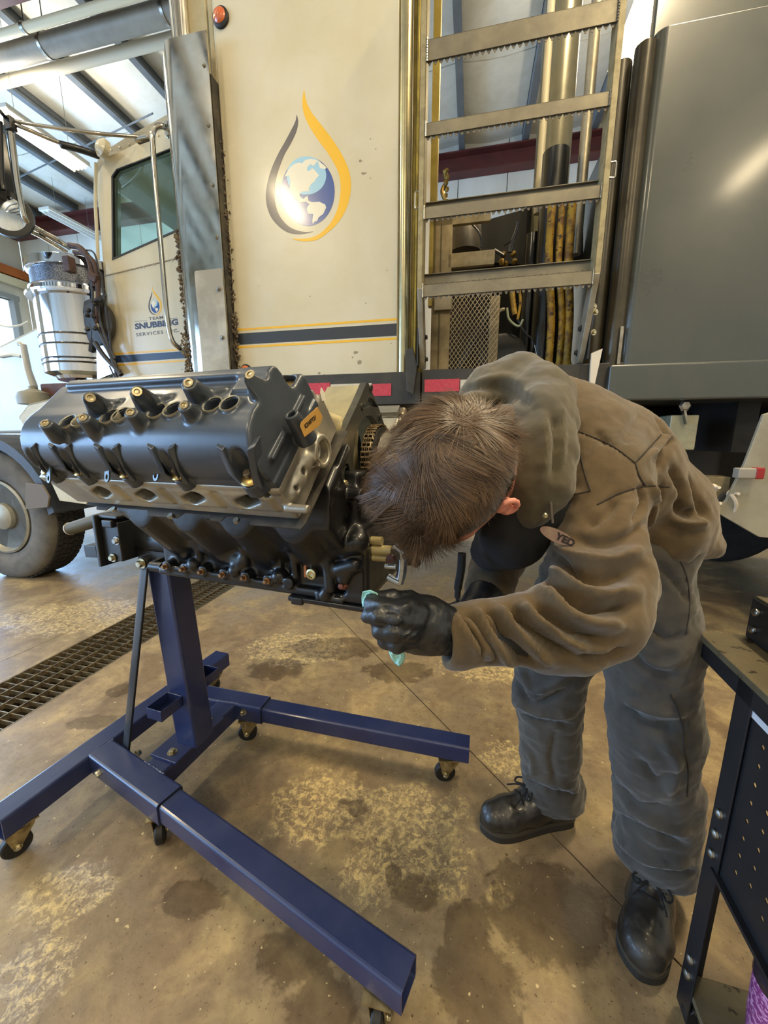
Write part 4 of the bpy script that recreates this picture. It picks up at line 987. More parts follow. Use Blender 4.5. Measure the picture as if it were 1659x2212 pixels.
# --- air cleaner
AY = -.10
ay = lambda x, y: TF.Y(x, y, AY)
axc = (ay(45, 620).x + ay(212, 700).x) / 2 - .11; ar = (ay(208, 660).x - ay(50, 660).x) / 2 * 1.03
z1a, z0a = ay(130, 553).z, ay(130, 806).z; Lh = z1a - z0a
ac = bpy.data.objects.new('air_cleaner', None); COL.objects.link(ac); ac.parent = tr; ac['label'] = 'chrome drum air cleaner with a mesh band'
O_ = (axc, AY + ar, z0a)
mb = MB(); mb.lathe([(ar * .78, -.02), (ar * .82, 0), (ar, .02), (ar, Lh * .10), (ar * 1.02, Lh * .105), (ar * 1.02, Lh * .115), (ar, Lh * .12), (ar, Lh * .14), (ar * 1.015, Lh * .145), (ar * 1.015, Lh * .155), (ar, Lh * .16), (ar, Lh * .27), (ar * 1.012, Lh * .275), (ar * 1.012, Lh * .285), (ar, Lh * .29), (ar, Lh * .36), (ar * 1.012, Lh * .365), (ar * 1.012, Lh * .375), (ar, Lh * .38), (ar, Lh * .74)], O_, (0, 0, 1), 48); part('drum', mb, M('chrome_clean', 'c9cbd0', rough=.07, metal=1.0), ac)
mb = MB()
for h in (.11, .15, .28, .37): mb.lathe([(ar * 1.02, Lh * h - .004), (ar * 1.026, Lh * h), (ar * 1.02, Lh * h + .004)], O_, (0, 0, 1), 48, caps=False)
part('bead_line', mb, MBLK, ac)
mb = MB(); mb.lathe([(ar, Lh * .735), (ar * 1.12, Lh * .73), (ar * 1.13, Lh * .75), (ar * 1.05, Lh * .765), (ar * 1.04, Lh * .80), (ar * 1.06, Lh * .81), (ar * 1.03, Lh * .82)], O_, (0, 0, 1), 48, caps=False); part('band_clamp', mb, MATS['chrome_clean'], ac)
t = NT('perforated_mesh'); vor = t.n('ShaderNodeTexVoronoi'); vor.inputs['Scale'].default_value = 170; t.l(t.coord(), vor.inputs['Vector']); t.set(t.mix(t.ramp(vor.outputs['Distance'], .3, .5), lin('23252a'), lin('6d7078')), .35, .8)
mb = MB(); mb.lathe([(ar * 1.0, Lh * .80), (ar * 1.0, Lh * .985)], O_, (0, 0, 1), 48); part('mesh_band', mb, t.m, ac)
mb = MB(); mb.lathe([(ar * 1.03, Lh * .96), (ar * 1.06, Lh * .97), (ar * 1.06, Lh * 1.04), (ar * 1.03, Lh * 1.05), (ar * .6, Lh * 1.08), (0, Lh * 1.09)], O_, (0, 0, 1), 48); part('lid', mb, MATS['chrome_clean'], ac)
mb = MB(); p = ay(150, 830); mb.cyl((axc + .05, AY + ar, z0a - .22), (axc + .05, AY + ar, z0a), .07, n=20); part('intake_pipe', mb, M('pipe_tan', '8c7c66', '6e5f4c', 9, .45, .2), ac)
mb = MB(); mb.beam(ay(172, 822), ay(192, 862), .03, .03); part('chrome_strut', mb, MBLK, ac)
# --- hood side, fender, wheel
HY = .30
hy = lambda x, y, c=HY: TF.Y(x, y, c)
MHOOD = M('hood_grey_white', 'b9b6ab', 'a9a79c', 2, .35, 0, .05, 20, coat=.4)
mb = MB(); z_h = hy(60, 690).z
mb.ext([(-4.9, .62 + .6), (-2.30, 1.25), (-2.2, 1.55), (-2.15, 2.02), (-2.4, hy(50, 682).z), (-2.9, hy(10, 684).z), (-3.6, 1.98), (-4.5, 1.85), (-4.9, 1.6)], (0, HY + .1, 0), (1, 0, 0), (0, 0, 1), (0, 1.4, 0)); part('hood', mb, MHOOD, tr, .03)
mb = MB(); a = hy(0, 700, HY + .09); mb.sweep(spline([hy(0, 702, HY + .09), hy(20, 706, HY + .09), hy(45, 702, HY + .09), hy(62, 694, HY + .09)], 5), .008, 6); mb.sweep([hy(0, 770, HY + .09), hy(25, 766, HY + .09), hy(45, 770, HY + .09)], .012, 8); part('hood_trim', mb, M('hood_trim_white', 'cfcab8', rough=.5), tr)
mb = MB(); mb.sweep([hy(42, 742, .2), hy(50, 745, .2), hy(60, 800, .2), hy(72, 835, .2)], [.02, .022, .026, .03], 10); part('hood_latch', mb, MHOOD, tr)
# engine-bay bits below the air cleaner
mb = MB(); p = hy(75, 860, .15); mb.lathe([(.11, -.05), (.115, .0), (.10, .04), (.05, .06), (.03, .07), (.03, .09)], p, (0, 0, 1), 24); part('power_steering_tank', mb, M('tank_pale', '8c8878', rough=.5), tr)
mb = MB(); mb.bb(hy(90, 858, .2) - Vector((0, 0, .02)), hy(165, 826, .2) + Vector((0, .2, 0))); part('heat_shield', mb, M('rust_red', '4a2a22', '5d3a2c', 12, .7), tr, .01)
mb = MB(); mb.bb(hy(175, 868, .25), hy(310, 820, .25) + Vector((.1, .3, 0))); o = part('fuel_tank_top', mb, M('polished_plate', 'b0b6bf', rough=.18, metal=1.0), tr, .02)
rivets([(205, 835), (222, 832), (240, 828), (258, 830), (215, 846), (235, 845), (252, 843)], tr, .248, .008, MATS['chrome_clean'])
# fender: an arch over the wheel, swept across the truck's width
WX, WZ, WR = -3.30, .545, .545
FY0, FY1 = -.07, .45
arch = []
for k in range(15):
    t_ = math.radians(165 - 150 * k / 14); arch.append((WX + .70 * math.cos(t_), WZ + .10 + .66 * math.sin(t_)))
outer = []
for k in range(15):
    t_ = math.radians(165 - 150 * k / 14); outer.append((WX + .80 * math.cos(t_), WZ + .10 + .80 * math.sin(t_)))
pf = [hy(40, 900, FY0), hy(62, 872, FY0), hy(105, 862, FY0), hy(190, 868, FY0), hy(215, 900, FY0), hy(210, 1000, FY0), hy(198, 1062, FY0), hy(186, 1090, FY0), hy(128, 1082, FY0), hy(118, 1060, FY0), hy(90, 1000, FY0), hy(60, 940, FY0)]
mb = MB(); mb.ext([(p.x, p.z) for p in pf], (0, FY0, 0), (1, 0, 0), (0, 0, 1), (0, .03, 0)); mb.ext([(p.x, p.z) for p in pf[:5]] + [(p.x, p.z - .02) for p in pf[:5]][::-1], (0, FY0, 0), (1, 0, 0), (0, 0, 1), (0, .5, 0)); part('fender', mb, M('fender_cream', 'c5bb98', 'b3a683', 8, .5, 0, .1, 60, speck=('4a3c2c', 60, .66)), tr, .006)
mb = MB(); lip = [(WX + .60 * math.cos(t), WZ + .60 * math.sin(t)) for t in [math.radians(5 + 8.5 * k) for k in range(18)]]; lip2 = [(WX + .66 * math.cos(t), WZ + .02 + .66 * math.sin(t)) for t in [math.radians(5 + 8.5 * k) for k in range(18)]]
mb.ext(lip + lip2[::-1], (0, FY0 + .03, 0), (1, 0, 0), (0, 0, 1), (0, .5, 0)); part('fender_lip', mb, M('fender_liner', '3e4450', '4a4e56', 6, .6), tr)
q = [hy(82, 1040, .0), hy(118, 1045, .0), hy(132, 1070, .0), hy(128, 1092, .0), hy(82, 1096, .0)]
mb = MB(); mb.ext([(p.x, p.z) for p in q], (0, -.09, 0), (1, 0, 0), (0, 0, 1), (0, .015, 0)); part('mud_flap', mb, M('flap_brown', '6d6254', rough=.7), tr, .003)
def truck_wheel(cx, name='front_wheel', hub=True, steer=0):
    w_ = bpy.data.objects.new(name, None); COL.objects.link(w_); w_.parent = tr; w_.matrix_local = Matrix.Translation((cx, .0, WZ)) @ Matrix.Rotation(steer, 4, 'Z')
    R = WR
    mb = MB(); mb.lathe([(R * .55, .05), (R * .60, .015), (R * .74, -.01), (R * .90, .0), (R * .965, .02), (R, .045), (R, .28), (R * .96, .31), (R * .8, .33), (R * .55, .28)], (0, 0, 0), (0, 1, 0), 72)
    part('tire', mb, M('tire_dusty', '6a645a', '57524a', 7, .85, 0, .25, 60), w_)
    mb = MB()
    for k in range(64):
        a = 2 * PI * k / 64
        for j in range(5):
            yy = .055 + .046 * j; a2 = a + (.02 if j % 2 else 0)
            d = Vector((math.cos(a2), 0, math.sin(a2))); tng = Vector((-math.sin(a2), 0, math.cos(a2)))
            c = d * (R + .004) + Vector((0, yy + .02, 0)); mb.box(c, (.02, .040, .042), Matrix((d, Vector((0, 1, 0)), tng)).transposed())
    part('tread_block', mb, M('tread_rubber', '22201d', '2c2925', 10, .9), w_, kind='stuff')
    mb = MB(); mb.lathe([(R * .555, .05), (R * .575, .01), (R * .545, .0), (R * .53, .03), (R * .50, .06), (R * .44, .065), (R * .30, .10), (.12, .09), (.11, .02), (.08, .0), (0, -.01)], (0, 0, 0), (0, 1, 0), 48); part('rim', mb, M('rim_pale', 'a8a496', '8f8b7e', 8, .45, .4), w_)
    mb = MB()
    for k in range(10):
        a = 2 * PI * k / 10; c = Vector((R * .38 * math.cos(a), .072, R * .38 * math.sin(a))); mb.cyl(c, c + Vector((0, .012, 0)), .028, n=14)
    part('hand_hole', mb, M('hole_black', '0b0b0b', rough=.9), w_)
    for k in range(10):
        a = 2 * PI * (k + .5) / 10; c = Vector((.145 * math.cos(a), .09, .145 * math.sin(a))); mb = MB(); mb.hexbolt(c, (0, -1, 0), .017, .03, False); part('lug_nut', mb, MSTEEL, w_)
    return w_
truck_wheel(WX)
for o in (2.95, 4.15): truck_wheel(o, 'rear_wheel')
for cx_, yy in ((WX, 1.85), (2.95, 1.85), (4.15, 1.85)):
    mb = MB(); mb.lathe([(.3, 0), (WR * .9, .0), (WR, .04), (WR, .28), (WR * .9, .32), (.3, .32)], (cx_, yy, WZ), (0, 1, 0), 40); part('far_tire', mb, MATS['tread_rubber'], tr)
mb = MB(); mb.cyl((WX, .1, WZ), (WX, 2.0, WZ), .06, n=12); part('axle', mb, MFR, tr)
# --- mirrors
mi = bpy.data.objects.new('mirror_arm', None); COL.objects.link(mi); mi.parent = tr
def rod(pts, r, mat=MCH, nm='rod', par=mi, n=10): mb = MB(); mb.sweep(spline([TF.Y(x, y, c) for x, y, c in pts], 6) if len(pts) > 2 else [TF.Y(x, y, c) for x, y, c in pts], r, n); return part(nm, mb, mat, par)
rod([(305, 296, .05), (210, 288, -.10), (90, 272, -.22), (15, 258, -.28)], .010)
rod([(212, 334, .04), (120, 305, -.15), (60, 280, -.24), (15, 262, -.28)], .012)
rod([(212, 336, .04), (170, 322, -.06), (130, 312, -.14)], .02, MBLK)
rod([(20, 262, -.28), (24, 290, -.27), (30, 340, -.26), (38, 400, -.25), (48, 450, -.24), (58, 478, -.22), (85, 498, -.14), (125, 520, -.05), (150, 535, .02)], .017)
rod([(50, 492, -.22), (90, 512, -.12), (145, 545, .0)], .013)
rod([(0, 262, -.30), (4, 380, -.30), (8, 410, -.3)], .012, MBLK)
rod([(15, 258, -.28), (0, 240, -.34)], .010, MBLK)
mb = MB(); p = TF.Y(22, 268, -.28); mb.box(p, (.05, .04, .07)); part('clamp', mb, MBLK, mi, .006)
p = TF.Y(16, 462, -.27); nd = Vector((.62, -.78, 0)); mr = TF.Y(48, 462, -.27).x - p.x
mb = MB(); mb.lathe([(.125, .0), (.13, -.01), (.128, .012), (.115, .014)], p, nd, 36); mb.lathe([(.12, -.012), (.09, -.04), (.03, -.06), (0, -.06)], p, nd, 36); o = part('round_mirror', mb, MBLK, tr)
mb = MB(); mb.lathe([(.118, .008), (.09, .016), (.05, .022), (0, .024)], p, nd, 36); part('mirror_glass', mb, M('mirror_glass', 'd6dce0', rough=.02, metal=1.0), o)
p = TF.Y(-12, 350, -.3); mb = MB(); mb.box(p, (.03, .17, .40)); part('flat_mirror', mb, MBLK, mi, .012)
mb = MB(); mb.bb(TF.Y(288, 303, .03), TF.Y(318, 288, .03) + Vector((0, .05, 0))); part('mirror_foot', mb, MCH, mi, .006)
# corner cap lamp on the roof
p = TF.Y(229, 326, .02); mb = MB(); mb.lathe([(.055, 0), (.055, .03), (.03, .05), (0, .055)], p, (-.3, -1, .2), 20); part('roof_corner_cap', mb, MW, cab)
# --- hose and wire bundle beside the air cleaner
hb = bpy.data.objects.new('hose_bundle', None); COL.objects.link(hb); hb.parent = tr
MRB = M('rust_bracket', '4a3530', '382826', 20, .7); MHB = M('hose_black', '23242a', '1a1a1e', 10, .5)
def hz(pts, r, m_=MHB, c=-.04): mb = MB(); mb.sweep(spline([TF.Y(x, y, c) for x, y in pts], 6), r, 8); part('hose', mb, m_, hb)
hz([(150, 530), (172, 535), (190, 555), (200, 590), (205, 620)], .018, MRB); hz([(160, 545), (185, 550), (206, 575), (212, 640), (208, 700)], .014, MRB)
hz([(196, 590), (203, 640), (205, 690), (222, 730), (245, 780), (252, 800)], .014); hz([(212, 620), (216, 690), (232, 740), (248, 775)], .009)
hz([(205, 740), (222, 765), (240, 785), (250, 795), (262, 810)], .016); hz([(207, 630), (205, 680), (214, 712)], .009, M('cream_hose', 'b8ab86', rough=.5))
hz([(218, 590), (226, 650), (236, 720), (246, 790), (262, 828), (300, 834)], .007); hz([(236, 790), (250, 815), (262, 800)], .005, MHB); hz([(175, 545), (190, 540), (205, 550), (215, 590)], .006); hz([(198, 700), (204, 720), (198, 760)], .022, MHB, 0)
mb = MB(); p = TF.Y(150, 572, -.14); mb.box(p, (.05, .05, .09)); p = TF.Y(205, 600, -.04); mb.box(p, (.07, .05, .05), Matrix.Rotation(.5, 3, 'Y')); part('bracket', mb, MRB, hb, .005)
for k in range(10):
    p = TF.Y(random.uniform(190, 225), random.uniform(640, 720), -.06); mb = MB(); mb.lathe([(.010, 0), (.014, .006), (.014, .02), (.008, .03)], p, (random.uniform(-1, 1), -1, random.uniform(-1, 1)), 8, smooth=False); part('fitting', mb, MHB, hb)
mb = MB(); mb.lathe([(.14, 0), (.15, .01), (.15, .04), (.10, .05)], TF.Y(215, 700, .03), (0, -1, 0), 28); part('horn_disc', mb, MFR, hb)
mb = MB(); q = [TF.Y(x, y, -.0) for x, y in ((208, 740), (232, 730), (236, 770), (258, 800), (210, 820))]; mb.ext([(p.x, p.z) for p in q], (0, 0, 0), (1, 0, 0), (0, 0, 1), (0, .02, 0)); part('chrome_bracket', mb, MATS['chrome_clean'], hb)
# --- right underside: galvanised box, outlet plate, plugs
UY = -.02
uy = lambda x, y, c=UY: TF.Y(x, y, c)
mb = MB(); a, b = uy(1440, 972), uy(1512, 896); mb.bb((a.x, UY, a.z), (b.x, UY + .25, b.z)); o = part('galvanised_box', mb, M('galvanised', '8b8a76', 'a19f86', 14, .5, .5, .2, 30), tr, .006)
mb = MB(); p = uy(1474, 890); mb.beam(p + Vector((.02, -.01, -.06)), p + Vector((-.01, -.01, .04)), .03, .01); mb.lathe([(.02, 0), (.03, .01), (.02, .02)], p + Vector((0, -.01, .03)), (0, -1, 0), 6); part('box_latch', mb, MSTEEL, tr)
pts = [(1640, 1160), (1659, 1162), (1700, 1165), (1700, 880), (1650, 895), (1610, 1000), (1570, 1080), (1545, 1105)]
mb = MB(); q = [uy(x, y, -.1) for x, y in pts]; mb.ext([(p.x, p.z) for p in q], (0, -.10, 0), (1, 0, 0), (0, 0, 1), (0, .02, 0)); part('side_skirt', mb, M('skirt_grey', '9a9788', '8a8779', 5, .5, .2), tr, .003)
mb = MB(); mb.box(uy(1612, 1022, -.14), (.09, .05, .05)); part('plug_housing', mb, M('plug_grey', '8f8c84', rough=.5), tr, .006)
mb = MB(); mb.box(uy(1636, 1022, -.145), (.035, .05, .055)); part('red_plug', mb, M('plug_red', '8c1f24', rough=.4), tr, .006)
mb = MB(); mb.bb(uy(1520, 1090, .05), uy(1580, 1030, .05) + Vector((0, .1, 0))); part('valve_plate', mb, MTAN, tr, .006)
mb = MB(); mb.lathe([(.07, .0), (.075, .01), (.07, .02), (.03, .03), (0, .03)], uy(1580, 1085, -.03), (0, -1, 0), 24); part('round_cover', mb, MFR, tr)
for x, y in ((1538, 1055), (1540, 1088), (1578, 1068)):
    mb = MB(); mb.lathe([(.02, 0), (.024, .01), (.02, .02), (.009, .03), (.008, .06)], uy(x, y, -.06), (0, -1, .2), 14); part('air_coupling', mb, MATS['pale_cap'], tr)
mb = MB(); mb.sweep(spline([uy(1580, 1068, -.12), uy(1590, 1085, -.12), uy(1588, 1102, -.1), uy(1575, 1112, -.08)], 6), .008, 8); mb.sweep(spline([uy(1543, 1090, -.12), uy(1545, 1110, -.11), uy(1540, 1125, -.1)], 6), .008, 8); part('air_hose', mb, MATS['pale_cap'], tr)
mb = MB(); mb.cyl(uy(1545, 885, .5), uy(1545, 945, .5), .05, n=16); part('brake_chamber', mb, MTAN, tr)
mb = MB(); mb.bb((-1.9, 2.15, .55), (4.4, 2.2, 1.5)); part('shade_sheet', mb, MATS['chassis_dark'], tr)  # added dark sheet standing in for the shade under the truck
mb = MB(); mb.bb((1.3, .5, .75), (2.1, .9, 1.35)); part('side_tank', mb, M('side_tank_dark', '221f1b', '302b24', 5, .6), tr, .05)
mb = MB(); mb.bb((-1.9, .35, .62), (-1.0, .9, 1.3)); part('battery_box', mb, MATS['side_tank_dark'], tr, .04)
# ================================================================ engine on the stand
SQ = math.sqrt(.5); ZCR = .87
en = thing('engine', 'black and aluminium V8 engine block with grey valve cover, bolted to the blue stand', 'engine', SF)
eN = Vector((0, -SQ, SQ)); eE = Vector((0, -SQ, -SQ)); CR = Vector((0, 0, ZCR))
def bk(x, e, n): return Vector((x, 0, ZCR)) + eE * e + eN * n
def bkp(px, py, n): p = SF.plane(px, py, CR + eN * n, eN) - CR; return p.x, p.dot(eE)
def bke(px, py, e): p = SF.plane(px, py, CR + eE * e, eE) - CR; return p.x, p.dot(eN)
def tobank(me):
    for v in me.vertices: v.co = bk(*v.co)
    me.update(); return me
MCOV = M('cover_slate', '3a4049', '454b53', 6, .36, .25, .10, 220, .4, .65, .06, bdist=.0008, coat=.15)
MALH = M('cast_aluminium', '9a968c', 'b3ad9c', 10, .42, .7, .25, 130, .4, .62, .08, bdist=.0012)
MALM = M('milled_aluminium', '99948a', 'aaa496', 20, .33, .85, .08, 250, stretch=(1, 1, 6))
MIRON = M('black_painted_iron', '0d0e11', '16171a', 9, .42, .2, .3, 120, .4, .62, .1, bdist=.0015, coat=.35)
MHOU = M('housing_grey', '55544e', '6a675c', 16, .42, .7, .2, 120)
# --- valve cover
X0, X1 = .185, .70
d = SDF((X0 - .02, -.13, .43), (X1 + .06, .15, .61), .0021)
ev = lambda x, y, n: bkp(x, y, n)
d.smin(d.box_d(((X0 + X1) / 2, -.016, .498), ((X1 - X0) / 2, .050, .047), rad=.010), 0)
d.smin(np.maximum(d.cap_d((X0 - .2, .028, .481), (X1 + .2, .028, .481), .064), np.maximum(X0 - d.X, d.X - X1)) + d.Y * 0 + d.Z * 0, .006)
d.smin(d.box_d(((X0 + X1) / 2 + .01, -.058, .478), ((X1 - X0) / 2 - .012, .056, .030), rad=.010), .016)
# rail flange
d.smin(d.box_d(((X0 + X1) / 2, -.006, .452), ((X1 - X0) / 2 + .004, .096, .008), rad=.003), .004)
# raised back ridge and front plateau
d.smin(d.box_d((.46, -.054, .543), (.235, .010, .014), rad=.006), .006)
d.smin(d.box_d((.665, -.040, .545), (.038, .028, .008), rad=.005), .008)
big = [((541, 810), (572, 846)), ((408, 828), (437, 861)), ((297, 847), (322, 875)), ((196, 860), (217, 884))]
sml = [((398, 876), (416, 896)), ((282, 891), (301, 911)), ((180, 903), (199, 923)), ((98, 915), (119, 935))]
tips = []
for lst, nt, r0, r1 in ((big, .583, .0235, .0118), (sml, .570, .0165, .0098)):
    for a, b in lst:
        c = ev(*a, nt); q = ev(*b, .545); d.smin(d.cyl_d((q[0], q[1], .535), (c[0], c[1], nt), r0, r1), .007)
        ax_ = (Vector((c[0], c[1], nt)) - Vector((q[0], q[1], .545))).normalized(); tips.append((c[0], c[1], nt, r1, ax_))
        if r0 > .02: d.smin(d.cap_d((q[0] + .012, q[1] - .008, .546), (q[0] + .035, q[1] - .018, .546), .009, .005), .006)
holes = [(497, 873), (460, 875), (374, 885), (340, 889), (262, 897), (237, 901), (175, 908), (148, 912)]
hc = [ev(x, y, .548) for x, y in holes]
for c in hc: d.smin(d.cyl_d((c[0], c[1], .50), (c[0], c[1], .5495), .0170), .002)
for k in range(0, 8, 2):
    a, b = hc[k], hc[k + 1]; d.smin(d.cap_d((a[0] + .012, a[1], .532), (b[0] - .012, b[1], .532), .0175), .004)
for c in hc: d.smax(-d.cyl_d((c[0], c[1], .49), (c[0], c[1], .6), .0142), 0)
# pockets, V ribs and bolt seats along the outer side
bolts = [ev(550, 1003, .478), ev(383, 1018, .478), ev(262, 1022, .478), ev(157, 1025, .478), ev(74, 1020, .478)]
seats = []
for k, (bx, be) in enumerate(bolts):
    r = .017 if k == 0 else .0125
    if k == 0: be -= .012
    e0 = .088
    if k == 4: bx = X0 + .018
    d.smin(d.cyl_d((bx, e0, .440), (bx, e0, .468), r * 1.25, r * 1.15), .005)
    d.smax(-d.cap_d((bx, e0 + .006, .486), (bx, e0 + .004, .516), r * 1.05, r * 1.0), .002)
    seats.append((bx, e0 + .002, .470, r))
# square ribs and boss on the front end wall
d.smin(d.box_d((X1, .0, .480), (.006, .006, .03), rad=.002), .004)
d.smax((d.X - X1 - .006) * .97 + (d.Z - .455) * .20 + d.Y * 0, .004)
d.smin(d.box_d((X1 - .006, -.045, .487), (.012, .030, .004), rad=.002), .003); d.smin(d.box_d((X1 - .006, .038, .487), (.012, .028, .004), rad=.002), .003)
d.smin(d.cyl_d((X1 + .022, -.004, .455), (X1 + .018, -.004, .512), .0175, .0115), .005); d.smax(-d.cyl_d((X1 + .019, -.004, .49), (X1 + .018, -.004, .53), .0065), 0)
d.smax(-d.cyl_d((.668, -.090, .492), (.668, -.090, .60), .019), .003)
d.smax(-(d.half_d((0, 0, .443), (0, 0, 1)) + d.X * 0 + d.Y * 0), 0)
cov = link('valve_cover', tobank(d.mesh('valve_cover', 1)), MCOV, en)
for k, (x, e, n, r) in enumerate(seats):
    for s_ in (-1, 1):
        if k == 4 and s_ < 0: continue
        w0 = r * 1.15; q = [(x + s_ * (w0 + .014), .078, .527), (x + s_ * (w0 + .001), .083, .524), (x + s_ * (w0 * .75), .100, .485), (x + s_ * .003, e + r * .9, n - .016), (x + s_ * (w0 * .95), e + r * .55, n - .012), (x + s_ * (w0 + .006), .096, .490)]
        a = [bk(*p) for p in q]; b = [bk(p[0], p[1] - .022, p[2]) for p in q]; m_ = len(q)
        mb = MB(); mb.add(a + b, [tuple(range(m_)), tuple(range(2 * m_ - 1, m_ - 1, -1))] + [(i_, m_ + i_, m_ + (i_ + 1) % m_, (i_ + 1) % m_) for i_ in range(m_)]); part('rib', mb, MCOV, cov, .0012)
for c in hc:
    mb = MB(); mb.lathe([(.0142, .535), (.0172, .5498), (.0165, .5512), (.0145, .5502)], bk(c[0], c[1], 0), eN, 28, caps=False); part('port_rim', mb, M('rim_light', '8d8a7c', rough=.4, metal=.4), cov)
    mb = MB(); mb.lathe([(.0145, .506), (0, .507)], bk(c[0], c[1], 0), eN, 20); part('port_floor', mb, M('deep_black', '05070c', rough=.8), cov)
for (x, e, n, r, ax_) in tips:
    mb = MB(); mb.lathe([(r * .42, .0005), (r * .62, .0012), (r * .60, .002), (r * .38, .002), (r * .34, -.002)], bk(x, e, n), Vector((1, 0, 0)) * ax_.x + eE * ax_.y + eN * ax_.z, 20); part('threaded_insert', mb, M('brass_insert', '8f8468', 'ada083', 50, .3, .9), cov)
for k, (x, e, n, r) in enumerate(seats):
    mb = MB(); mb.lathe([(r * .95, n), (r * 1.0, n + .001), (r * 1.0, n + .003), (r * .9, n + .004), (r * .6, n + .006), (0, n + .006)], bk(x, e, 0), eN, 28); o = part('bolt_washer', mb, M('washer_brass', 'a08248', 'b89c62', 60, .32, .85), cov)
    mb = MB(); mb.sweep([bk(x, e, n + .004), bk(x, e, n + .014), bk(x, e, n + .016)], [r * .42, r * .42, r * .34], 6, True, False); part('bolt', mb, M('bolt_brown', '7a6a55', '94866e', 60, .35, .9), cov)
mb = MB(); mb.lathe([(.015, .512), (.015, .516), (.006, .519), (0, .519)], bk(.668, -.090, -.020), eN, 24); part('bolt_washer', mb, MATS['washer_brass'], cov)
for k, (x, y) in enumerate(((458, 1012), (340, 1022), (235, 1025), (108, 1030))):
    c = ev(x, y, .470); c = (c[0], min(c[1], .104))
    o2 = Vector((0, 0, 0)); ux = Vector((1, 0, 0)); uy = (eE * .8 - eN * .6).normalized()
    outer = [(-.009, -.028), (.009, -.028)] + [(.009 * math.cos(t), .009 * math.sin(t)) for t in [math.radians(0 + 18 * j) for j in range(11)]]
    mb = MB(); mb.plate(outer, [circ(14, .0048)], bk(c[0], c[1] + .004, .468), ux * .9 + eN * .25, uy, uy.cross(ux) * .003); part('side_tab', mb, M('tab_grey', '5f676c', '747a7a', 30, .35, .6), cov)
mb = MB(); mb.lathe([(.0032, 0), (.0032, .0004), (0, .0004)], bk(*ev(463, 1001, .476), .476) + Vector((0, -.004, .0)), eE, 14); part('green_dot', mb, M('green_paint_dot', '6fc98c', rough=.4), cov)
# --- near cylinder head
HX0, HX1 = .145, .70
d = SDF((HX0 - .02, -.17, .32), (HX1 + .06, .14, .47), .0026)
d.smin(d.box_d(((HX0 + HX1) / 2, -.020, .404), ((HX1 - HX0) / 2, .110, .045), rad=.005), 0)
d.smin(d.box_d(((HX0 + HX1) / 2, .030, .440), ((HX1 - HX0) / 2 + .004, .062, .008), rad=.003), .004)      # exhaust rail
for c in (.628, .514, .401, .285):   # exhaust port bosses and oval ports on the outer face
    d.smin(d.box_d((c, .088, .410), (.046, .007, .024), rad=.004), .006)
    [d.smax(-d.cap_d((c - .016, q_, .404), (c + .012, q_, .418), .0135), 0) for q_ in (.100, .090, .080, .070)]
d.smax(-d.cyl_d((.672, .12, .432), (.672, .06, .432), .008), 0)
# front pad with bores
P3 = lambda px, py: (lambda q: (q.dot(eE), q.dot(eN)))(SF.X(px, py, .71) - CR)
cb_ = P3(688, 975); pad = [P3(*q) for q in ((672, 935), (690, 960), (668, 1000), (654, 1040), (645, 1065))]
d.smin(d.cyl_d((.66, *cb_), (.722, *cb_), .030, .030), .006)
for k in range(len(pad) - 1): d.smin(d.cap_d((.700, *pad[k]), (.700, *pad[k + 1]), .020 - .002 * k, .018 - .002 * k, flat=((1, 0, 0), .8)), .010)
d.smax(-(d.cyl_d((.70, *cb_), (.76, *cb_), .0205)), 0); d.smax(-(d.cyl_d((.69, *cb_), (.76, *cb_), .014)), 0)
for q, r in (((676, 1003), .0055), ((658, 1018), .0065), ((645, 1055), .0055)): d.smax(-d.cyl_d((.68, *P3(*q)), (.76, *P3(*q)), r), 0)
d.smax((d.X - .7225) + d.Y * 0 + d.Z * 0, 0)
q = P3(640, 1100); d.smin(d.cyl_d((.69, q[0], q[1] + .002), (.735, q[0], q[1] + .002), .0075), .004)
lug = P3(690, 868); d.smin(d.cyl_d((.67, *lug), (.695, *lug), .022), .008); d.smax(-d.cyl_d((.66, *lug), (.72, *lug), .0065), 0)
hd = link('cylinder_head', tobank(d.mesh('cylinder_head', 1)), MALH, en, fixn=False)
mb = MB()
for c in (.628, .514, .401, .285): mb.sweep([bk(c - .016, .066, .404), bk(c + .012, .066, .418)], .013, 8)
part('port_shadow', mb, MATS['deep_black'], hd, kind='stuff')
mb = MB()
mb.ext([(.165, -.13), (.72, -.13), (.71, .092), (.705, .104), (.60, .104), (.595, .091), (.54, .091), (.535, .102), (.51, .102), (.505, .091), (.44, .091), (.43, .104), (.355, .104), (.345, .091), (.24, .091), (.233, .100), (.205, .100), (.198, .091), (.165, .091)], bk(0, 0, .352), (1, 0, 0), eE, eN * .002); part('head_gasket', mb, M('gasket_grey', '4a4744', '5d5954', 20, .45, .6), hd)
for x, e in ((.572, .1005), (.418, .103), (.26, .099)):
    mb = MB(); mb.lathe([(.0055, -.003), (.0065, .0), (.0055, -.0045)], bk(x, e, .3565), -eN, 12); part('gasket_eyelet', mb, MSTEEL, hd)
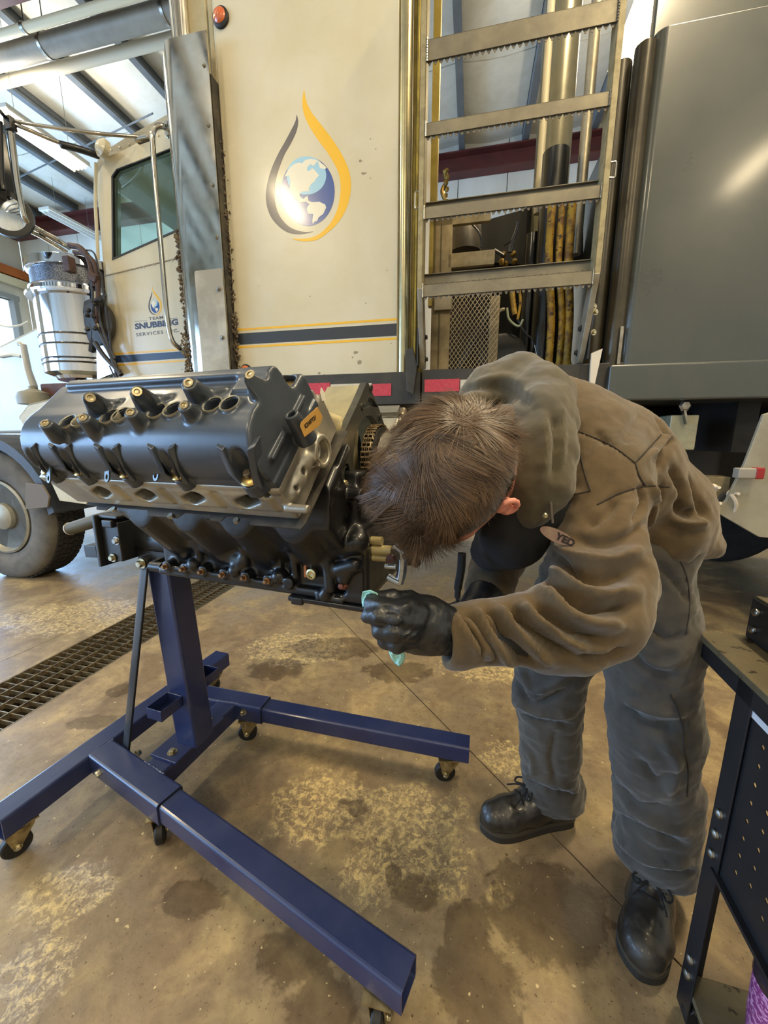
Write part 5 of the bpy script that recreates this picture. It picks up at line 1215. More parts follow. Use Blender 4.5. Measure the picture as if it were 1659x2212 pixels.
# --- far bank, seen across the valley
fN = Vector((0, SQ, SQ)); fE = Vector((0, SQ, -SQ))
def fbk(x, e, n): return Vector((x, 0, ZCR)) + fE * e + fN * n
d = SDF((.13, -.15, .32), (.74, .12, .49), .0032)
d.smin(d.box_d((.43, -.015, .395), (.28, .10, .04), rad=.006), 0)
d.smin(d.box_d((.43, -.07, .445), (.275, .016, .03), rad=.006), .006); d.smin(d.box_d((.43, .05, .442), (.275, .014, .02), rad=.006), .006)
for k in range(8): d.smin(d.cyl_d((.19 + .068 * k, -.075, .44), (.19 + .068 * k, -.075, .482), .011), .006)
me = d.mesh('far_head', 1)
for v in me.vertices: v.co = fbk(*v.co)
link('far_head', me, MALH, en)
for k in range(4):
    x = .27 + .125 * k; mb = MB(); mb.sweep([fbk(x - .045, -.06, .492), fbk(x, -.055, .500), fbk(x + .05, -.05, .492)], [.012, .016, .012], 10); part('rocker', mb, M('rocker_brown', '6a6152', '857a66', 30, .4, .6), en)
    mb = MB(); mb.lathe([(.010, 0), (.014, .003), (.014, .016), (.011, .02), (.011, .034), (.006, .036)], fbk(x + .055, -.08, .470), fN, 14); part('injector_clamp', mb, MATS['rocker_brown'], en); mb = MB(); mb.lathe([(.010, 0), (.0135, .003), (.0135, .012)], fbk(x - .045, -.08, .470), fN, 14); part('rocker_nut', mb, MATS['rocker_brown'], en)
mb = MB(); mb.ext([(.16, -.10), (.70, -.10), (.70, -.115), (.16, -.115)], fbk(0, 0, .455), (1, 0, 0), fE, fN * .03); part('cover_rail', mb, MALM, en)
mb = MB(); mb.sweep(spline([(.40, .06, 1.215), (.48, .055, 1.235), (.56, .05, 1.225), (.64, .06, 1.245)], 6), [(.014, .008)] * 19, 12); part('valley_pipe', mb, MATS['rocker_brown'], en)
# --- block
d = SDF((.13, -.24, .80), (.79, .24, 1.20), .0036)
d.smin(d.box_d((.45, 0, .90), (.30, .130, .062), rad=.008), 0)                       # skirt
d.smin(d.box_d((.45, 0, .848), (.30, .150, .010), rad=.003), .004)                   # pan rail
R45 = np.array(((1, 0, 0), (0, SQ * -1, -SQ), (0, SQ, -SQ))).T
for s_ in (-1, 1):   # cylinder decks with one water-jacket bulge per bore
    c = (.43, s_ * .165, ZCR + .165)
    Rm = np.array([[1, 0, 0], [0, s_ * SQ, SQ], [0, SQ, -s_ * SQ]]).T   # columns: x, outward-up, the other
    Rm = np.array([[1, 0, 0], [0, s_ * SQ, SQ], [0, SQ, -s_ * SQ]]); Rm = np.array([[1, 0, 0], [0, s_ * SQ, s_ * -SQ * -1], [0, SQ, -SQ * 1]]) if False else Rm
    d.smin(d.box_d(c, (.285, .105, .058), R=Rm, rad=.01), .02)
    nn_ = Vector((0, s_ * SQ, SQ)); ee_ = Vector((0, s_ * SQ, -SQ)); o0 = Vector((0, 0, ZCR))
    d.smin(d.box_d(tuple(o0 + nn_ * .322 + Vector((.43, 0, 0)) + ee_ * -.02), (.288, .010, .100), R=Rm, rad=.003), .006)
    for k in range(4):
        x = .22 + .137 * k; a = o0 + nn_ * .13 + ee_ * .030 + Vector((x, 0, 0)); b = o0 + nn_ * .295 + ee_ * .030 + Vector((x, 0, 0)); d.cap(tuple(a), tuple(b), .054, .050, .012)
for k in range(4):   # jacket bulges and webs on the near side
    x = .215 + .142 * k
    d.smin(d.cap_d((x + .03, -.13, .95), (x + .09, -.165, .985), .010, .008), .010); d.smin(d.cyl_d((x + .02, -.12, .905), (x + .02, -.143, .905), .020, .016), .006)
    d.smin(d.cap_d((x + .07, -.13, .86), (x + .07, -.145, .96), .012, .008), .010)
    d.smin(d.box_d((x + .045, -.155, .985), (.014, .010, .022), rad=.003), .004); d.smin(d.box_d((x - .01, -.142, .925), (.014, .008, .020), rad=.003), .004)
for x in (.19, .25, .31, .375, .44, .505, .56): d.smin(d.cyl_d((x, -.10, .868), (x, -.158, .868), .014), .008)
for x in (.275, .405, .53): d.smin(d.cap_d((x, -.13, .872), (x, -.146, .878), .018), .006)
d.smin(d.cap_d((.14, -.13, .97), (.42, -.135, .90), .018), .012)
d.smin(d.cap_d((.20, -.147, .862), (.52, -.147, .858), .006), .004)
# front end: thick ribbed wall with bosses
d.smin(d.box_d((.725, -.0, .925), (.022, .150, .085), rad=.006), .006)
d.smin(d.cap_d((.640, -.140, 1.02), (.665, -.158, .93), .011, .011), .008); d.smin(d.cap_d((.665, -.158, .93), (.672, -.160, .875), .012, .014), .008)
d.smin(d.cap_d((.652, -.145, .955), (.735, -.150, .982), .022, .026), .008)
d.smin(d.cap_d((.690, -.150, .915), (.728, -.152, .930), .018, .018), .006); d.smin(d.cap_d((.70, -.150, .895), (.715, -.152, .915), .017, .013), .005)
d.smin(d.cyl_d((.685, -.15, 1.055), (.715, -.165, 1.05), .013), .006); d.smin(d.cyl_d((.655, -.14, 1.03), (.655, -.165, 1.03), .010), .006); d.smin(d.cyl_d((.60, -.14, 1.01), (.60, -.155, 1.01), .016), .006)
d.smin(d.cap_d((.655, -.150, .852), (.665, -.156, .872), .018, .010), .004); d.smin(d.box_d((.665, -.145, .842), (.035, .012, .008), rad=.002), .003)
for (y_, z_) in ((-.155, 1.085),): d.smin(d.cyl_d((.70, y_, z_), (.75, y_, z_), .013), .006); d.smax(-d.cyl_d((.735, y_, z_), (.76, y_, z_), .006), 0)
d.smin(d.box_d((.71, -.02, 1.04), (.025, .12, .09), rad=.01), .02)
blk = link('engine_block', d.mesh('engine_block', 1), MIRON, en)
for x in (.19, .25, .31, .375, .44, .505):
    mb = MB(); mb.hexbolt((x, -.158, .868), (0, -1, 0), .0055, .010); part('rail_bolt', mb, M('copper_bolt', 'a8835c', '7a5a3c', 60, .4, .8), blk)
for x, y in ((666, 1199), (677, 1237)):
    p = SF.Y(x, y, -.160); mb = MB(); mb.lathe([(.013, 0), (.0135, .006), (.012, .012), (.008, .013), (.007, .009), (0, .008)], p, (0, -1, 0), 20); o = part('core_plug', mb, M('plug_bright', 'b8b08a', 'dcd4ac', 50, .22, 1.0), blk)
    mb = MB(); p2 = p + Vector((-.022, .004, .0)); mb.box(p2, (.006, .006, .028)); part('orange_gasket', mb, M('orange_gasket', 'a85c24', rough=.5), blk)
p = SF.Y(692, 1148, -.158); mb = MB(); mb.lathe([(.0065, 0), (.011, .001), (.011, .005), (.0065, .006)], p, (0, -1, 0), 14, caps=False); part('plug_ring', mb, MATS['plug_bright'], blk)
mb = MB(); mb.box(p + Vector((-.004, .002, -.014)), (.008, .004, .02), Matrix.Rotation(.4, 3, 'Y')); part('orange_gasket', mb, MATS['orange_gasket'], blk)
p = SF.Y(742, 1262, -.152); mb = MB(); mb.lathe([(.011, 0), (.012, .004), (.009, .008), (.006, .009), (.006, .016), (0, .017)], p, (0, -1, 0), 16); part('drain_bolt', mb, M('rust_bolt', '6a4038', '8c5a48', 40, .5, .6), blk)
mb = MB(); p = SF.Y(455, 1168, -.17); mb.lathe([(.004, 0), (.006, .004), (.005, .02), (.003, .022)], p, (.8, -.6, -.1), 10); part('nozzle', mb, MATS['plug_bright'], blk)
mb = MB(); p = SF.Y(375, 1160, -.15)
mb = MB(); mb.bb((.56, -.160, .826), (.755, -.10, .838)); mb.bb((.57, -.163, .820), (.60, -.15, .838)); part('pan_rail_lip', mb, MIRON, blk, .003)
# --- front housing: triangular casting, chain and drum
XH = .705
hp = lambda x, y: (lambda q: (q.y, q.z))(SF.X(x, y, XH))
L = [hp(*q) for q in ((792, 826), (777, 862), (748, 925), (735, 965), (728, 1000), (722, 1024), (735, 1050), (752, 1060), (764, 1045))]
apex_r = (L[0][0] + .012, L[0][1]); cy = apex_r[0]
outer = L + [(cy + .04, L[-1][1] - .02), (2 * cy - L[-2][0], L[-2][1])] + [(2 * cy - a, b) for a, b in L[5:0:-1]] + [apex_r]
tri = [hp(*q) for q in ((798, 858), (806, 862), (818, 880), (802, 877), (784, 884))]
eye = [(hp(750, 1022)[0] + .0145 * math.cos(t), hp(750, 1022)[1] + .021 * math.sin(t)) for t in [2 * PI * k / 24 for k in range(24)]]
gc = (cy + .004, 1.145); bore = [(gc[0] + .098 * math.cos(t), gc[1] + .106 * math.sin(t)) for t in [2 * PI * k / 40 for k in range(40)]]
mb = MB(); mb.plate(outer, [tri, eye, bore], (XH, 0, 0), (0, 1, 0), (0, 0, 1), (-.016, 0, 0)); hs = part('front_housing', mb, MHOU, en, .002)
mb = MB(); n = len(outer)
sm3 = [(gc[0] + (a - gc[0]) * .96, gc[1] + (b - gc[1]) * .97) for a, b in outer]
mb.ext(sm3, (XH - .016, 0, 0), (0, 1, 0), (0, 0, 1), (-.085, 0, 0), caps=False); part('housing_wall', mb, M('housing_lit_side', 'a89f82', 'c0b68f', 12, .45, .6, .25, 90), hs)  # yellowish light on the side wall is put into its colour
mb = MB(); mb.ext([(gc[0] + a * .99, gc[1] + b * .99) for a, b in circ(36, .10)], (XH - .06, 0, 0), (0, 1, 0), (0, 0, 1), (-.004, 0, 0)); part('housing_back', mb, M('cavity_black', '12110f', rough=.6), hs)
for q in ((801, 838), (782, 878), (749, 977), (747, 1068), (820, 900)):
    a = hp(*q); mb2 = MB(); mb2.lathe([(.0045, 0), (.0075, .0005), (.0075, .003), (.0045, .0035), (.004, -.004), (0, -.005)], (XH, a[0], a[1]), (1, 0, 0), 14); part('dowel', mb2, MHOU, hs)
eyc = hp(750, 1022); mb2 = MB(); mb2.lathe([(.018, -.07), (.016, -.03), (.014, .0)], (XH, eyc[0], eyc[1]), (1, 0, 0), 20, caps=False); part('eye_bore', mb2, MHOU, hs)
mb2 = MB(); mb2.lathe([(.014, -.05), (0, -.05)], (XH, eyc[0], eyc[1]), (1, 0, 0), 16); part('eye_floor', mb2, M('eye_brown', '4a3f30', rough=.6), hs)
# timing chain round its sprocket (double row of side plates and pins)
mb = MB(); RG = .083; NL = 46
for k in range(NL):
    a = 2 * PI * k / NL; b = 2 * PI * (k + 1) / NL
    pa = Vector((0, gc[0] + RG * math.cos(a), gc[1] + RG * math.sin(a))); pb = Vector((0, gc[0] + RG * math.cos(b), gc[1] + RG * math.sin(b)))
    for xo in ((-.010, 0, .010) if k % 2 else (-.0075, -.0025, .0025, .0075)):
        o = Vector((XH + .022 + xo, 0, 0)); mb.beam(pa + o, pb + o, .0015, .0085, up=(1, 0, 0), poly=[(-.004, -.0008), (.004, -.0008), (.004, .0008), (-.004, .0008)])
    mb.cyl(pa + Vector((XH + .010, 0, 0)), pa + Vector((XH + .034, 0, 0)), .0030, n=6)
part('timing_chain', mb, M('chain_steel', '7a6a50', 'a8977a', 60, .3, .95), en, kind='stuff')
mb = MB(); mb.lathe([(.05, -.02), (.078, -.014), (.078, .014), (.05, .018), (.05, .02)], (XH + .022, gc[0], gc[1]), (1, 0, 0), 46, smooth=False); part('sprocket', mb, MATS['cavity_black'], en)
mb = MB(); mb.lathe([(.064, .018), (.066, .02), (.066, .085), (.060, .09), (.035, .092), (.03, .10), (0, .10)], (XH + .022, gc[0], gc[1]), (1, 0, 0), 48); dr_ = part('hub_drum', mb, MALM, en)
for k in range(12):
    a = 2 * PI * k / 12; c = Vector((XH + .022 + .055, gc[0] + .0662 * math.cos(a), gc[1] + .0662 * math.sin(a))); dd = Vector((0, math.cos(a), math.sin(a)))
    mb = MB(); mb.box(c, (.018, .012, .001), Matrix((Vector((1, 0, 0)), Vector((0, -math.sin(a), math.cos(a))), dd)).transposed()); part('slot', mb, MATS['cavity_black'], dr_)
# bare aluminium bosses between head and housing
d = SDF((.58, -.26, 1.04), (.74, .06, 1.33), .003)
d.smin(d.cap_d((.66, -.20, 1.23), (.66, -.06, 1.21), .030, .034), 0); d.smin(d.cap_d((.66, -.06, 1.21), (.66, -.05, 1.12), .032, .036), .02)
d.smin(d.cap_d((.675, -.145, 1.115), (.675, -.19, 1.08), .018, .016), .012); d.smin(d.cyl_d((.65, -.150, 1.100), (.712, -.150, 1.100), .013), .006)
d.smin(d.cap_d((.64, -.14, 1.25), (.60, -.10, 1.29), .02, .012), .01); d.smax(-d.cyl_d((.69, -.118, 1.135), (.75, -.118, 1.135), .014), 0)
link('water_outlet', d.mesh('water_outlet', 1), M('warm_aluminium', 'b3a680', 'c9bd95', 9, .42, .65, .25, 110), en)
# paper tag
tg = [Vector(SF.plane(x, y, SF.X(688, 900, .736), (1, 0, 0))) for x, y in ((685, 879), (696, 900), (690, 918), (657, 944), (648, 922), (650, 912))]
mb = MB(); mb.ext([(p.y, p.z) for p in tg], (.736, 0, 0), (0, 1, 0), (0, 0, 1), (.001, 0, 0)); tgo = part('paper_tag', mb, M('kraft_tag', 'b58a42', 'a67c38', 20, .6), en)
c0 = SF.plane(671, 911, (.7375, 0, 0), (1, 0, 0)); uxx = (SF.plane(682, 898, (.7375, 0, 0), (1, 0, 0)) - SF.plane(661, 917, (.7375, 0, 0), (1, 0, 0))).normalized(); uyy = Vector((1, 0, 0)).cross(uxx)
mb = MB(); mb_mesh(mb, text_mesh('K2107T21', .0092, .0002, .0002), c0, uxx, uyy); link('tag_print', mesh_of(mb), M('ink', '1c1410', rough=.6), tgo, fixn=False)
mb = MB(); p = SF.X(695, 852, .70); mb.ext([(p.y, p.z - .012), (p.y + .012, p.z - .008), (p.y + .010, p.z + .004), (p.y - .002, p.z + .012), (p.y - .006, p.z + .002)], (.70, 0, 0), (0, 1, 0), (0, 0, 1), (.001, 0, 0)); part('paper_scrap', mb, M('white_paper', 'ddd8c8', rough=.6), en)
# --- studs, pipe stubs and chrome cable fitting at the front
MSTUB = M('khaki_stub', 'a39568', 'bdb085', 30, .4, .3)
ex_ = Vector((1, 0, 0))
for (x, y, x2, y2, r) in ((780, 1166, 826, 1169, .010), (783, 1186, 846, 1190, .0115), (785, 1203, 840, 1205, .009)):
    a = SF.Y(x, y, -.10); b = SF.Y(x2, y2, -.10); mb = MB(); mb.sweep([a, a.lerp(b, .12), a.lerp(b, .125), b], [r * 1.05, r * 1.05, r, r], 16); part('pipe_stub', mb, MSTUB, en)
MCL = M('clear_chrome', 'b9c4d0', '98a2b0', 40, .1, .9)
a = SF.Y(852, 1178, -.10); b = SF.Y(868, 1235, -.10); mb = MB(); mb.sweep(spline([a, SF.Y(868, 1195, -.10), b, SF.Y(862, 1258, -.10)], 5), .011, 14); cf = part('chrome_fitting', mb, MCL, en)
for (x, y, x2, y2, r) in ((832, 1222, 856, 1224, .006), (838, 1246, 862, 1258, .009), (838, 1205, 844, 1216, .007)):
    mb = MB(); mb.sweep([SF.Y(x, y, -.105), SF.Y(x2, y2, -.105)], r, 12); part('clip', mb, MCL, cf)
mb = MB(); mb.lathe([(.008, 0), (.011, .002), (.009, .01), (0, .011)], SF.Y(845, 1206, -.118), (0, -1, 0), 14); part('red_cap', mb, M('maroon_cap', '3e1c20', rough=.3), cf)
mb = MB(); mb.sweep(spline([SF.Y(872, 1200, -.05), SF.Y(895, 1212, -.05), SF.Y(905, 1222, -.05)], 4), [.018, .018, .017, .016, .014, .012, .010, .010, .008], 10); part('dark_boot', mb, MIRON, en)
# ================================================================ the mechanic
PF = Frame((.64, .93, 0), 0)
pe = thing('person', 'person bending over the engine in brown work jacket, grey trousers, black boots and gloves', 'person', PF)
def pp(name, me, mats, label=None, fix=False):
    me.transform(Matrix.Translation((-.64, -.93, 0))); o = link(name, me, mats, pe, fixn=fix)
    if label: o['label'] = label
    return o
def ppm(name, mb, mats, par=None, label=None, kind=None):
    me = mesh_of(mb, name); me.transform(Matrix.Translation((-.64, -.93, 0))); o = link(name, me, mats, par or pe)
    if label: o['label'] = label
    if kind: o['kind'] = kind
    return o
wy = lambda x, y, Y: WF.Y(x, y, Y)
def cloth_mat(name, c1, c2, c3, rough=.9):
    t = NT(name); n = t.noise(5, 6, .6, .4); b = t.mix(t.ramp(n, .40, .66), lin(c1), lin(c2)); b = t.mix(t.math('MULTIPLY', t.ramp(t.noise(22, 6, .7, .3), .52, .72), .5), b, lin(c3))
    t.set(b, rough, 0.0); t.b.inputs['Sheen Weight'].default_value = .25; t.b.inputs['Sheen Roughness'].default_value = .5
    wv = t.math('ADD', t.math('MULTIPLY', t.noise(420, 2, .5), .5), t.math('MULTIPLY', t.noise(60, 5, .7), .5)); t.bump(wv, .28, .0012); return t.m
MJK = cloth_mat('duck_canvas_brown', '483a22', '5a482e', '2e2418')
MTRS = cloth_mat('work_trousers_grey', '35312b', '433e36', '27221c')
MHD = cloth_mat('hood_canvas', '413a29', '4e452f', '302c24')
MSHIRT = cloth_mat('shirt_grey', '6a6464', '76706e', '5a5456')
def vcoords(me):
    a = np.empty(len(me.vertices) * 3, np.float32); me.vertices.foreach_get('co', a); return a.reshape(-1, 3)
def vnorms(me):
    a = np.empty(len(me.vertices) * 3, np.float32); me.vertices.foreach_get('normal', a); return a.reshape(-1, 3)
def bvh(me):
    return BVHTree.FromPolygons([v.co[:] for v in me.vertices], [p.vertices[:] for p in me.polygons])
def onmesh(tree, px):
    out = []
    for (x, y) in px:
        o, d = WF.ray(x, y); h = tree.ray_cast(o, d.normalized())
        if h[0] is not None: out.append(h[0])
    return out
def relief(me, lines):
    """lines: (list of photo points, height, half-width); folds are raised or sunk on the garment itself"""
    tree = bvh(me); co = vcoords(me); nn = vnorms(me); disp = np.zeros(len(co), np.float32)
    for pts, amp, wd in lines:
        q = spline([(x, y, 0) for x, y in pts], 6) if len(pts) > 2 else [Vector((*pts[0], 0)).lerp(Vector((*pts[1], 0)), k / 8) for k in range(9)]
        P = onmesh(tree, [(p.x, p.y) for p in q])
        if len(P) < 2: continue
        P = np.array([tuple(p) for p in P], np.float32); n = len(P)
        lo = P.min(0) - 3 * wd; hi = P.max(0) + 3 * wd; idx = np.where(((co > lo) & (co < hi)).all(1))[0]
        if len(idx) == 0: continue
        c = co[idx]; best = np.full(len(idx), 9.0, np.float32); tt = np.zeros(len(idx), np.float32)
        for i in range(n - 1):
            a = P[i]; b = P[i + 1]; ab = b - a; L = (ab ** 2).sum() + 1e-9
            if L > .01: continue
            h = np.clip(((c - a) @ ab) / L, 0, 1); dd = np.linalg.norm(c - a - h[:, None] * ab, axis=1)
            m = dd < best; best[m] = dd[m]; tt[m] = (i + h[m]) / (n - 1)
        taper = np.clip(np.minimum(tt, 1 - tt) * 5 + .25, 0, 1)
        disp[idx] += amp * np.exp(-(best / wd) ** 2) * taper
    co = co + nn * disp[:, None]; me.vertices.foreach_set('co', co.ravel()); me.update(); return me
def crumple(me, sc, amp, stretch=(1, 1, 1), seed=0.0, where=None):
    co = vcoords(me); nn = vnorms(me); st = np.array(stretch)
    d = np.array([mnoise.fractal(Vector((c * st * sc + seed).tolist()), 0.9, 2.1, 4) for c in co], np.float32) * amp
    if where is not None: d *= where(co)
    me.vertices.foreach_set('co', (co + nn * d[:, None]).ravel()); me.update(); return me
# --- trousers
HN, HF = (.603, .86, .93), (.59, 1.055, .94); KN, KF = (.640, .800, .535), (.480, 1.005, .47); AN, AF = (.715, .815, .10), (.525, 1.02, .10)
d = SDF((.34, .64, .05), (.86, 1.22, 1.14), .0062)
d.ell((.625, .95, .98), (.12, .17, .12), 0)
d.cap(HN, KN, .106, .094, .05); d.cap(KN, AN, .094, .092, .03); d.cap(HF, KF, .112, .092, .05); d.cap(KF, AF, .090, .082, .03)
d.cap((.53, 1.02, .13), (.56, 1.03, .10), .075, .078, .03)
nearhem = np.where(d.Y < .93, .128, .082) - d.Z; d.smax(nearhem + d.X * 0, 0)
me = d.mesh('trousers', 2)
crumple(me, 5.5, .012, (1, 1, 1.6), 3.1); crumple(me, 14, .004, (1, 1, 1.8), 9.0)
relief(me, [(a_, b_ * 1.6, c_ * .9) for a_, b_, c_ in [([(1330, 1380), (1400, 1440), (1470, 1470)], -.010, .012), ([(1350, 1530), (1400, 1560), (1470, 1570)], -.012, .010), ([(1350, 1510), (1410, 1535), (1480, 1540)], .010, .012),
            ([(1345, 1730), (1410, 1770), (1490, 1800)], .012, .013), ([(1325, 1760), (1400, 1800), (1480, 1830)], -.013, .011), ([(1330, 1800), (1400, 1850), (1490, 1862)], .014, .013), ([(1320, 1835), (1400, 1870), (1500, 1885)], -.012, .008),
            ([(1380, 1640), (1420, 1690), (1470, 1660)], -.010, .012), ([(1430, 1600), (1460, 1650), (1440, 1720)], .010, .012), ([(1340, 1700), (1380, 1740), (1440, 1745)], -.009, .010),
            ([(1110, 1465), (1150, 1520), (1230, 1490)], -.012, .011), ([(1120, 1440), (1160, 1490), (1240, 1450)], .010, .012), ([(1105, 1535), (1160, 1560), (1235, 1570)], -.012, .009), ([(1110, 1515), (1165, 1540), (1240, 1545)], .011, .010),
            ([(1110, 1660), (1170, 1700), (1240, 1720)], -.012, .008), ([(1105, 1640), (1170, 1680), (1240, 1700)], .010, .010), ([(1120, 1590), (1150, 1640), (1150, 1680)], .008, .010), ([(1200, 1580), (1190, 1640), (1200, 1690)], -.007, .010),
            ([(1420, 1220), (1460, 1260), (1490, 1300)], -.006, .008), ([(1400, 1350), (1440, 1380), (1485, 1370)], -.010, .010), ([(1380, 1420), (1430, 1440), (1480, 1410)], .009, .010)]])
tt = bvh(me); tro = pp('trousers', me, MTRS)
def seam(tree, px, r, mat, par, nm='seam', off=.0006):
    q = spline([(x, y, 0) for x, y in px], 8); P = onmesh(tree, [(p.x, p.y) for p in q])
    if len(P) > 2:
        mb = MB(); mb.sweep([p - (p - CAM).normalized() * off for p in P], r, 6); return ppm(nm, mb, mat, par)
MSEAM = M('seam_thread', '2a2420', rough=.9); MPIP = M('piping_edge', '6a5c44', rough=.9)
seam(tt, [(1448, 1500), (1462, 1530), (1474, 1570), (1478, 1620), (1486, 1660), (1484, 1720)], .0016, MSEAM, tro)
seam(tt, [(1440, 1170), (1478, 1230), (1490, 1300), (1482, 1370)], .0014, MSEAM, tro)
# --- jacket
SN, SFs = (.398, .715, 1.122), (.36, 1.03, 1.13); EN = (.334, .560, .932); WN = (.095, .515, .917)
d = SDF((.05, .43, .76), (.88, 1.20, 1.42), .0052)
d.ell((.632, .935, 1.015), (.128, .175, .120), 0)
d.cap((.62, .92, 1.045), (.49, .895, 1.135), .130, .138, .05); d.cap((.49, .895, 1.135), (.37, .86, 1.195), .138, .136, .05)
d.cap((.50, .87, 1.10), (.36, .84, 1.10), .13, .13, .06)
d.cap((.40, .78, 1.17), SN, .10, .085, .05); d.cap((.38, .95, 1.17), SFs, .105, .085, .05)
d.cap((.34, .84, 1.17), (.25, .77, 1.175), .11, .085, .06)
# near sleeve
d.cap(SN, EN, .078, .064, .035); d.cap(EN, (.28, .545, .920), .064, .062, .03); d.cap((.28, .545, .920), WN, .060, .0455, .02)
d.cap((.375, .60, .96), (.32, .56, .93), .064, .057, .03)
# far sleeve
EFp = tuple(wy(1085, 1190, .93)); WFp = tuple(wy(1055, 1270, .80))
d.cap(SFs, EFp, .082, .062, .03); d.cap(EFp, WFp, .062, .052, .02)
# loose hem flaring behind, open cuff ends
d.cap((.68, .89, 1.00), (.722, .875, .965), .085, .060, .03, flat=((.5, 0, .8), .6)); d.cap((.62, .80, .985), (.71, .85, .965), .055, .045, .03)
d.smax(-d.half_d((.088, .515, .915), (1, .02, -.02)), .0)
sub = d.cap_d((.02, .51, .925), (.13, .518, .915), .040, .037); d.smax(-sub, .002)
hemcut = d.half_d((.70, .9, .925), (.15, 0, -1)); d.smax(hemcut, .01)
cutf = d.half_d(tuple(wy(1048, 1292, .78)), tuple((Vector(WFp) - Vector(EFp)).normalized())); 
me = d.mesh('jacket', 2)
slv = lambda c: np.clip((1.04 - c[:, 2]) / .1, .25, 1) * (c[:, 0] < .60)
crumple(me, 6, .010, (1, 1, 1), 1.7, lambda c: np.where(c[:, 2] > 1.1, .6, 1.0)); crumple(me, 15, .0035, (1, 1, 1), 4.4)
fold = []
# forearm: diagonal folds running down and to the right
for pts, a, w_ in (([(985, 1330), (1010, 1365), (1040, 1410)], .007, .009), ([(1000, 1325), (1030, 1370), (1065, 1425)], -.009, .008), ([(1030, 1315), (1050, 1350), (1080, 1400), (1110, 1435)], .009, .010), ([(1045, 1312), (1075, 1360), (1120, 1410), (1150, 1440)], -.012, .009),
                   ([(1075, 1310), (1105, 1350), (1150, 1395), (1200, 1430)], .011, .010), ([(1095, 1310), (1130, 1345), (1180, 1385), (1240, 1420)], -.012, .009), ([(1130, 1305), (1160, 1340), (1220, 1380), (1280, 1405)], .011, .011), ([(1150, 1295), (1190, 1335), (1250, 1370), (1320, 1385)], -.013, .010),
                   ([(1165, 1270), (1210, 1315), (1270, 1345), (1350, 1350)], .012, .011), ([(1180, 1245), (1220, 1290), (1280, 1315), (1370, 1305)], -.013, .010), ([(1185, 1220), (1230, 1265), (1290, 1290), (1380, 1275)], .011, .011), ([(1190, 1195), (1240, 1235), (1300, 1250), (1385, 1225)], -.011, .010),
                   ([(1200, 1180), (1260, 1205), (1320, 1210), (1390, 1185)], .009, .011), ([(1240, 1160), (1300, 1175), (1360, 1160), (1400, 1130)], -.007, .010), ([(1250, 1420), (1300, 1430), (1350, 1405)], -.010, .010),
                   ([(1330, 1075), (1310, 1110), (1270, 1140)], -.006, .009), ([(1385, 1050), (1390, 1090), (1370, 1130)], -.006, .008), ([(1405, 1040), (1412, 1090), (1400, 1140)], .006, .008), ([(1430, 1045), (1425, 1090)], -.005, .007),
                   ([(1420, 1010), (1445, 960), (1470, 940)], -.009, .008), ([(1400, 985), (1440, 940)], .007, .009), ([(1290, 930), (1310, 960)], -.004, .008), ([(1350, 960), (1370, 920), (1400, 880)], -.004, .012), ([(1380, 850), (1420, 900), (1445, 950)], -.005, .012),
                   ([(1210, 1010), (1225, 1060), (1250, 1070)], .004, .008), ([(1460, 1090), (1480, 1110), (1500, 1105)], -.010, .010), ([(1450, 1120), (1490, 1135), (1525, 1128)], .010, .010), ([(1490, 1030), (1510, 1080), (1525, 1120)], -.008, .010), ([(1450, 1010), (1475, 1060), (1470, 1110)], -.009, .011)):
    fold.append((pts, a * 1.9, w_ * .85))
relief(me, fold)
relief(me, [([(1213, 880), (1240, 925), (1258, 935), (1290, 948), (1330, 968), (1372, 1000)], -.0032, .0035), ([(1372, 1000), (1400, 970), (1432, 935)], -.0032, .0035), ([(1372, 1000), (1382, 1030), (1396, 1052)], -.003, .003), ([(1290, 1090), (1340, 1065), (1396, 1050), (1446, 1052)], -.003, .003)])
jt = bvh(me); jk = pp('jacket', me, MJK)
for s_ in ([(1213, 880), (1240, 925), (1258, 935), (1290, 948), (1330, 968), (1372, 1000)], [(1372, 1000), (1400, 970), (1432, 935)], [(1372, 1000), (1382, 1030), (1396, 1052)], [(1290, 1090), (1340, 1065), (1396, 1050), (1446, 1052)], [(1243, 935), (1252, 975), (1262, 1020), (1275, 1060)], [(1205, 1072), (1240, 1068), (1276, 1060)]):
    seam(jt, s_, .0013, MSEAM, jk)
# collar flap edge, zip pull, drawcords
# name patch on the chest
c = onmesh(jt, [(1200, 1162)]) or [wy(1200, 1162, .62)]
c = c[0]; pn = (CAM - c).normalized(); c = c + pn * .018; pu = (wy(1232, 1172, c.y) - wy(1170, 1142, c.y)); pu = (pu - pn * pu.dot(pn)).normalized(); pv = pn.cross(pu); pn2 = (pn + pv * .15).normalized(); pv = pn2.cross(pu)
k_ = (wy(1232, 1162, c.y) - wy(1168, 1162, c.y)).length / 2
mb = MB(); mb.ext([(k_ * 1.1 * math.cos(t), k_ * .42 * math.sin(t)) for t in [2 * PI * j / 32 for j in range(32)]], c + pn2 * .022, pu, pv, pn2 * .003); pt = ppm('name_patch', mb, M('patch_pink_tan', '7a6258', '85705e', 60, .9), label='oval pinkish name patch')
mb = MB(); mb_mesh(mb, text_mesh('YED', .0155, .0003, .0006), c + pn2 * .0258 + pu * .014, pu, pv); me_ = mesh_of(mb); me_.transform(Matrix.Translation((-.64, -.93, 0))); link('patch_lettering', me_, M('patch_ink', '1d1512', rough=.9), pt, fixn=False)
mb = MB(); q = [wy(1190, 1084, c.y - .01), wy(1194, 1130, c.y - .01)]; mb.beam(q[0], q[1], .0035, .0015, up=(0, -1, 0)); ppm('zip_strip', mb, M('zip_grey', '5c534c', rough=.7))
